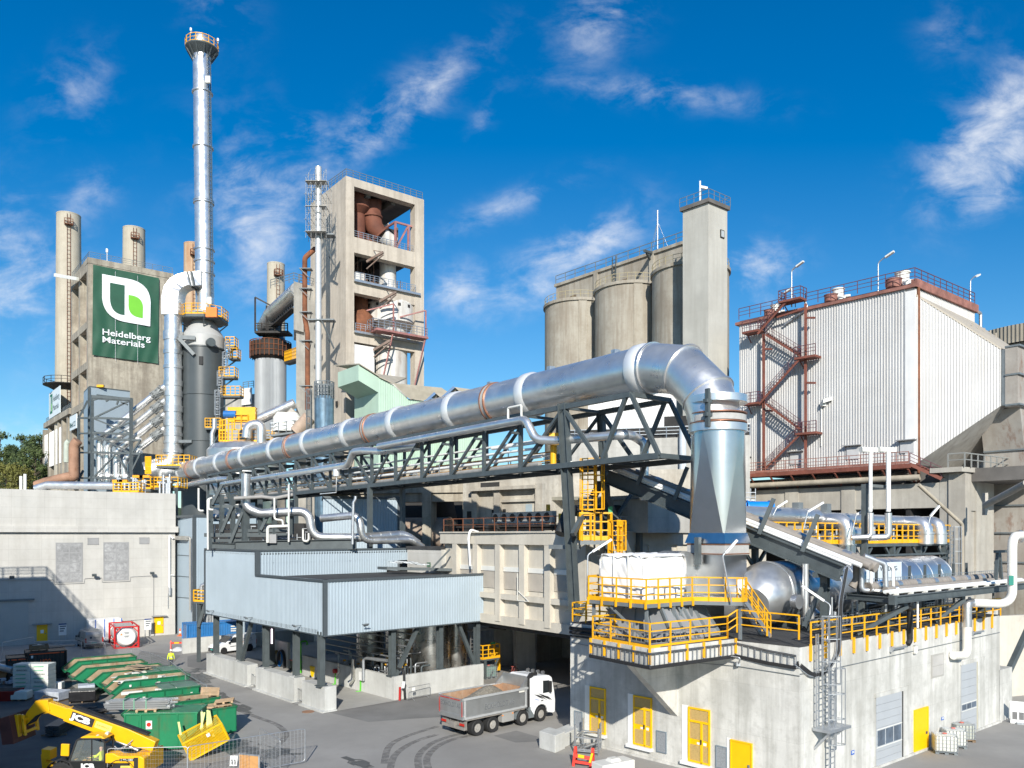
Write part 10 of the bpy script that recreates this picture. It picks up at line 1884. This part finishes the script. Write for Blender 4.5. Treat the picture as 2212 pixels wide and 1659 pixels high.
line=[(('z7',720,640),('z7',930,665)),(('z7',930,665),('z7',1160,720)),(('z7',1160,720),('z7',1330,770)),(('z7',1330,770),('z7',1500,850)),(('z7',1500,850),('z7',1640,985)),(('z7',1640,985),('z7',1830,1110)),(('z7',1660,1750),('z7',2700,1560)),(('a2',640,1560),('a2',820,1680)),(('z7',950,1770),('z7',1660,1750)),(('z7',20,660),('z7',300,600))]
labs=['mesh fence panel furthest back behind the foam filled skip','mesh fence panel second from the back along the skips','mesh fence panel third from the back along the skips','mesh fence panel beside the lidded skips','mesh fence panel at the bend near the wet asphalt','mesh fence panel right of the big lidded skip','long near fence panel right of the tilted yellow cage','near fence panel running away beside the plywood board','near fence panel in front of the telehandler','mesh fence panel in the shade before the left yellow door']
for i,(a,b)in enumerate(line):
 pa,pb_=kg(*a),kg(*b); d=pb_-pa; o=fp0 if i==0 else dup(fp0,pa,0); o.location=pa; o.rotation_euler=(0,0,math.atan2(d.y,d.x)); o.scale=(d.length/3.4,1,1); o['label']=labs[i]
ycg=thing('lifting_cage','tilted yellow slatted lifting cage hung with pale straps on the asphalt','cage',kg('z7',1690,1530),.55); ycg.rotation_euler=(.12,-.42,.5); CY=M('cage_yellow',(.80,.50,.01),.5,var=.12,vs=2); m=MB(); cx8,cy8,cz8=2.3,1.5,1.15
for x in (0,cx8):
 for y in (0,cy8):m.beam((x,y,0),(x,y,cz8),.08)
for z in (0,cz8):
 for y in (0,cy8):m.beam((0,y,z),(cx8,y,z),.08)
 for x in (0,cx8):m.beam((x,0,z),(x,cy8,z),.08)
for k in range(34):x=cx8*k/34; m.beam((x,0,0),(x,0,cz8),.035); m.beam((x,0,cz8),(x,cy8,cz8),.035)
for k in range(20):y=cy8*k/20; m.beam((0,y,0),(0,y,cz8),.035); m.beam((cx8,y,0),(cx8,y,cz8),.035)
m.bx(0,.03,.02,cx8,cy8,.05); m.build('cage',CY,ycg); m=MB(); m.bx(1.3,-.06,.8,1.5,-.045,1.0); m.build('notice',WHITE,ycg)
stp=thing('lifting_straps','pale yellow lifting straps standing up from the yellow cage','straps',kg('z7',1810,1350)); m=MB()
for x0,y0,x1,y1 in ((1785,1100,1790,1270),(1810,1105,1775,1260),(1835,1085,1865,1300),(1850,1090,1890,1320),(1838,1090,1835,1290),(1580,1190,1600,1310)):m.beam(kp('z7',x0,y0,46.6),kp('z7',x1,y1,46.2),.12,.03)
m.build('straps',M('strap_pale_yellow',(.62,.68,.28),.7),stp); m=MB(); a=kp('z7',1820,930,47.5)
for x in (1785,1840):m.cyl(V((kp('z7',x,1090,46.7).x,46.7,0)),kp('z7',x,1085,46.7),.05,8)
m.build('strap_rods',STEEL_LT,stp)
pbd=thing('plywood_board','upright orange brown plywood board in the near fence','board',kg('a2',545,1790)); p0,p1=kp('a2',460,1475,43.0),kp('a2',632,1470,42.6); m=MB(); m.hexa(V((p0.x,p0.y,.1)),V((p1.x-p0.x,p1.y-p0.y,0)),V((0,.06,0)),Z3*(p0.z-.1)); m.build('board',M('plywood',(.52,.27,.10),.7,var=.12,vs=2.5),pbd); m=MB(); m.hexa(V((p0.x-.04,p0.y,.0)),V((.08,0,0)),V((0,.08,0)),Z3*(p0.z+.06)); m.hexa(V((p1.x-.04,p1.y,.0)),V((.08,0,0)),V((0,.08,0)),Z3*(p0.z+.06)); m.hexa(V((p0.x,p0.y-.01,p0.z-.02)),V((p1.x-p0.x,p1.y-p0.y,0)),V((0,.08,0)),Z3*.07); m.build('frame',GALV,pbd)
s8=thing('fence_notice','small white notice with figures on a stand by the plywood board','sign',kg('a2',390,1650)); p0=kp('a2',372,1580,44); m=MB(); m.hexa(p0,V((.42,0,0)),V((0,.02,0)),V((.05,0,.58))); m.build('board',WHITE,s8); m=MB()
for x in (.1,.26):m.cyl(p0+V((x+.03,-.012,.32)),p0+V((x+.03,.0,.32)),.05,10); m.hexa(p0+V((x,-.01,.08)),V((.08,0,0)),V((0,.008,0)),V((.015,0,.18)))
m.build('figures',GREY_TXT,s8); m=MB(); m.beam(p0+V((.2,.02,0)),V((p0.x+.2,p0.y+.02,0)),.04); m.build('post',GALV,s8)
cbk=thing('concrete_block','large square concrete block standing on the asphalt beside the truck passage','block',kg('a4',1440,1420)); a,b,c=kg('a4',1440,1420),kg('a4',1262,1362),kg('a4',1550,1370); m=MB(); m.prism([a,b,b+(c-a),c],Z3*1.05); bev(m.build('block',CONC_PALE,cbk),.03)
cb3=thing('concrete_block','low flat concrete block between the square block and the building wall','block',kg('a4',1560,1380)); a,b,c=kg('a4',1470,1390),kg('a4',1380,1330),kg('a4',1690,1290); m=MB(); m.prism([a+(c-a)*.15,b+(c-a)*.15,b+(c-a)*1.15,c+(c-a)*.15],Z3*.85); bev(m.build('block',CONC_PALE,cb3),.03)
cb4=thing('concrete_block','white concrete block with a raised knob cut by the bottom edge','block',kg('a8',560,1330),.55); m=MB(); m.bx(-1.1,-.5,0,1.1,.5,.8); m.loft([V(q)for q in ((-.35,-.3,.8),(.35,-.3,.8),(.35,.3,.8),(-.35,.3,.8))],[V(q)for q in ((-.25,-.2,.95),(.25,-.2,.95),(.25,.2,.95),(-.25,.2,.95))]); bev(m.build('block',M('white_concrete',(.66,.65,.61),.8,var=.06),cb4),.04)
stg=thing('stillage','galvanised open stillage rack standing by the first yellow door','rack',kg('a4',1800,1440)); m=MB(); cs=[kg('a4',x,y)for x,y in ((1660,1425),(1920,1450),(1945,1370),(1745,1345))]
for i,c in enumerate(cs):m.beam(c,c+Z3*(1.75 if i in (0,3)else 1.6),.09)
for z in (.2,1.0):
 for i in range(4):m.beam(cs[i]+Z3*z,cs[(i+1)%4]+Z3*z,.07)
m.beam(cs[0]+Z3*.3,cs[1]+Z3*.3,.06)
for k in range(4):q=cs[0].lerp(cs[1],.2+.2*k); m.beam(q+Z3*.25,cs[3].lerp(cs[2],.2+.2*k)+Z3*.25,.05)
m.cyl(cs[0].lerp(cs[1],.4)+Z3*.45,cs[2]+Z3*.45,.08,8); m.build('frame',GALV,stg)
trs=thing('trestle','red road trestle with yellow reflectors in front of the stillage','trestle',kg('a4',1765,1560),-.35); m=MB()
for x in (-.5,.5):m.prism([V((x-.15,-.3,0)),V((x,-.3,0)),V((x+.05,-.02,1.05)),V((x-.1,-.02,1.05))],(0,.05,0)); m.prism([V((x-.15,.3,0)),V((x,.3,0)),V((x+.05,.02,1.05)),V((x-.1,.02,1.05))],(0,.05,0))
m.hexa((-.55,-.22,.5),(1.1,0,-.1),(0,.04,0),(0,.06,.18)); m.hexa((-.55,-.28,.2),(1.1,0,-.05),(0,.04,0),(0,.04,.14)); m.build('frame',MATS['barrier_red'],trs); m=MB(); m.hexa((-.32,-.25,.52),(.35,0,-.03),(0,.03,0),(0,.05,.16)); m.hexa((.32,-.31,.3),(.12,0,0),(0,.03,0),(.1,.14,.5)); m.build('reflector',YB,trs)
def ibc(loc,rz,label,tank,group=None,dirty=False):
 o=thing('ibc_tote',label,'tote',loc,rz,group); m=MB(); m.bx(.04,.04,.16,1.16,.96,1.08); bev(m.build('tank',tank,o),.09,3); m=MB()
 for z in (.2,.42,.64,.86,1.08):
  for a,b in (((0,0),(1.2,0)),((0,1),(1.2,1)),((0,0),(0,1)),((1.2,0),(1.2,1))):m.beam((*a,z),(*b,z),.022)
 for k in range(7):
  for y in (0,1):m.beam((1.2*k/6,y,.16),(1.2*k/6,y,1.1),.022)
 for k in range(1,6):
  for x in (0,1.2):m.beam((x,k/6,.16),(x,k/6,1.1),.022)
 m.beam((0,.35,1.12),(1.2,.35,1.12),.03); m.beam((0,.65,1.12),(1.2,.65,1.12),.03); m.build('cage',GALV,o); m=MB()
 for x in (0,.5,1.0):m.bx(x,0,0,x+.2,1,.14)
 m.bx(0,0,.1,1.2,1,.15); m.build('pallet',STEEL_LT if not dirty else WOOD_D,o); m=MB(); m.cyl((.6,.5,1.08),(.6,.5,1.17),.12,12); m.build('cap',M('red_cap',(.6,.12,.08),.5),o); m=MB(); m.cyl((1.2,.5,.28),(1.28,.5,.28),.06,8); m.build('valve',BLACK,o); return o
TK=M('tote_plastic',(.62,.62,.56),.4,var=.06,spec=.4); TK2=M('tote_plastic_dirty',(.40,.41,.36),.5,var=.15); G3='liquid totes by the right roller door'
ib0=kg('b1',1640,1492); er9=math.atan2(vr.e.y,vr.e.x)
ibc(ib0-vr.e*.0+V((-1.25,.3,0)),er9-.95,'liquid tote with clear cap nearest the camera by the roller door',TK,G3); ibc(ib0+vr.e*1.5+vr.n*-.2+V((-1.0,.4,0)),er9-.8,'middle liquid tote of the three by the roller door',TK,G3); ibc(ib0+vr.e*3.3-vr.n*.4+V((-.9,.5,0)),er9-.7,'murky liquid tote on a wooden pallet, furthest from the camera',TK2,G3,True)
ibc(kg('a4',672,600),.55,'green grey liquid tote under the yellow landing',M('tote_green',(.16,.24,.22),.4,var=.1))
wbr=thing('plastic_barrier','folded white plastic barrier leaning by the right end of the service building','barrier',kg('b1',2110,1210)); p=kg('b1',2095,1205); m=MB(); e_=V((.6,-.3,0)); m.hexa(p,e_*1.3,V((.02,.08,0)),Z3*.25+V((0,.05,0))); m.hexa(p+Z3*.8,e_*1.3,V((.02,.08,0)),Z3*.7+V((0,.1,0)))
for k in (0,.45,.9):m.hexa(p+e_*1.3*k+Z3*.2,e_*.13,V((.02,.08,0)),Z3*.65)
m.build('barrier',WHITE,wbr); m=MB(); m.hexa(p+V((.2,-.4,0)),e_*1.2,V((.1,.3,0)),Z3*.12); m.build('foot',GALV,wbr)
mh=MB(); c=kg('a2',1068,1100); mh.lathe(c,[(0,.02),(.45,.02),(.45,.0)],24); o=mh.build('manhole_cover',M('rust_cover',(.26,.14,.08),.8,var=.25,vs=6)); tag(o,'round rusty manhole cover in the asphalt by the short low wall','manhole cover')
bkp=thing('bicycle','bicycle standing by the concrete pillar in the passage mouth','bicycle',kg('a4',955,560)); p=kg('a4',950,575); m=MB(); a_=V((.5,.85,0))
for k in (0,1.05):m.tube([p+a_*k+Z3*.34+a_*math.cos(t)*.33+Z3*math.sin(t)*.33 for t in [6.2832*j/18 for j in range(19)]],.025,6)
m.build('wheels',BLACK,bkp); m=MB(); s1,s2,s3,s4=p+Z3*.34,p+a_*1.05+Z3*.34,p+a_*.3+Z3*.85,p+a_*.85+Z3*.9
for a,b in ((s1,s3),(s3,s4),(s4,s2),(s1,p+a_*.45+Z3*.32),(p+a_*.45+Z3*.32,s4),(p+a_*.45+Z3*.32,s3)):m.tube([a,b],.025,6)
m.tube([s4-V((.25,-.1,-.15)),s4+Z3*.18,s4+V((.25,-.1,.15))],.02,6); m.box(s3+Z3*.06,(.25,.15,.06)); m.build('frame',M('bicycle_red',(.25,.05,.04),.4),bkp)
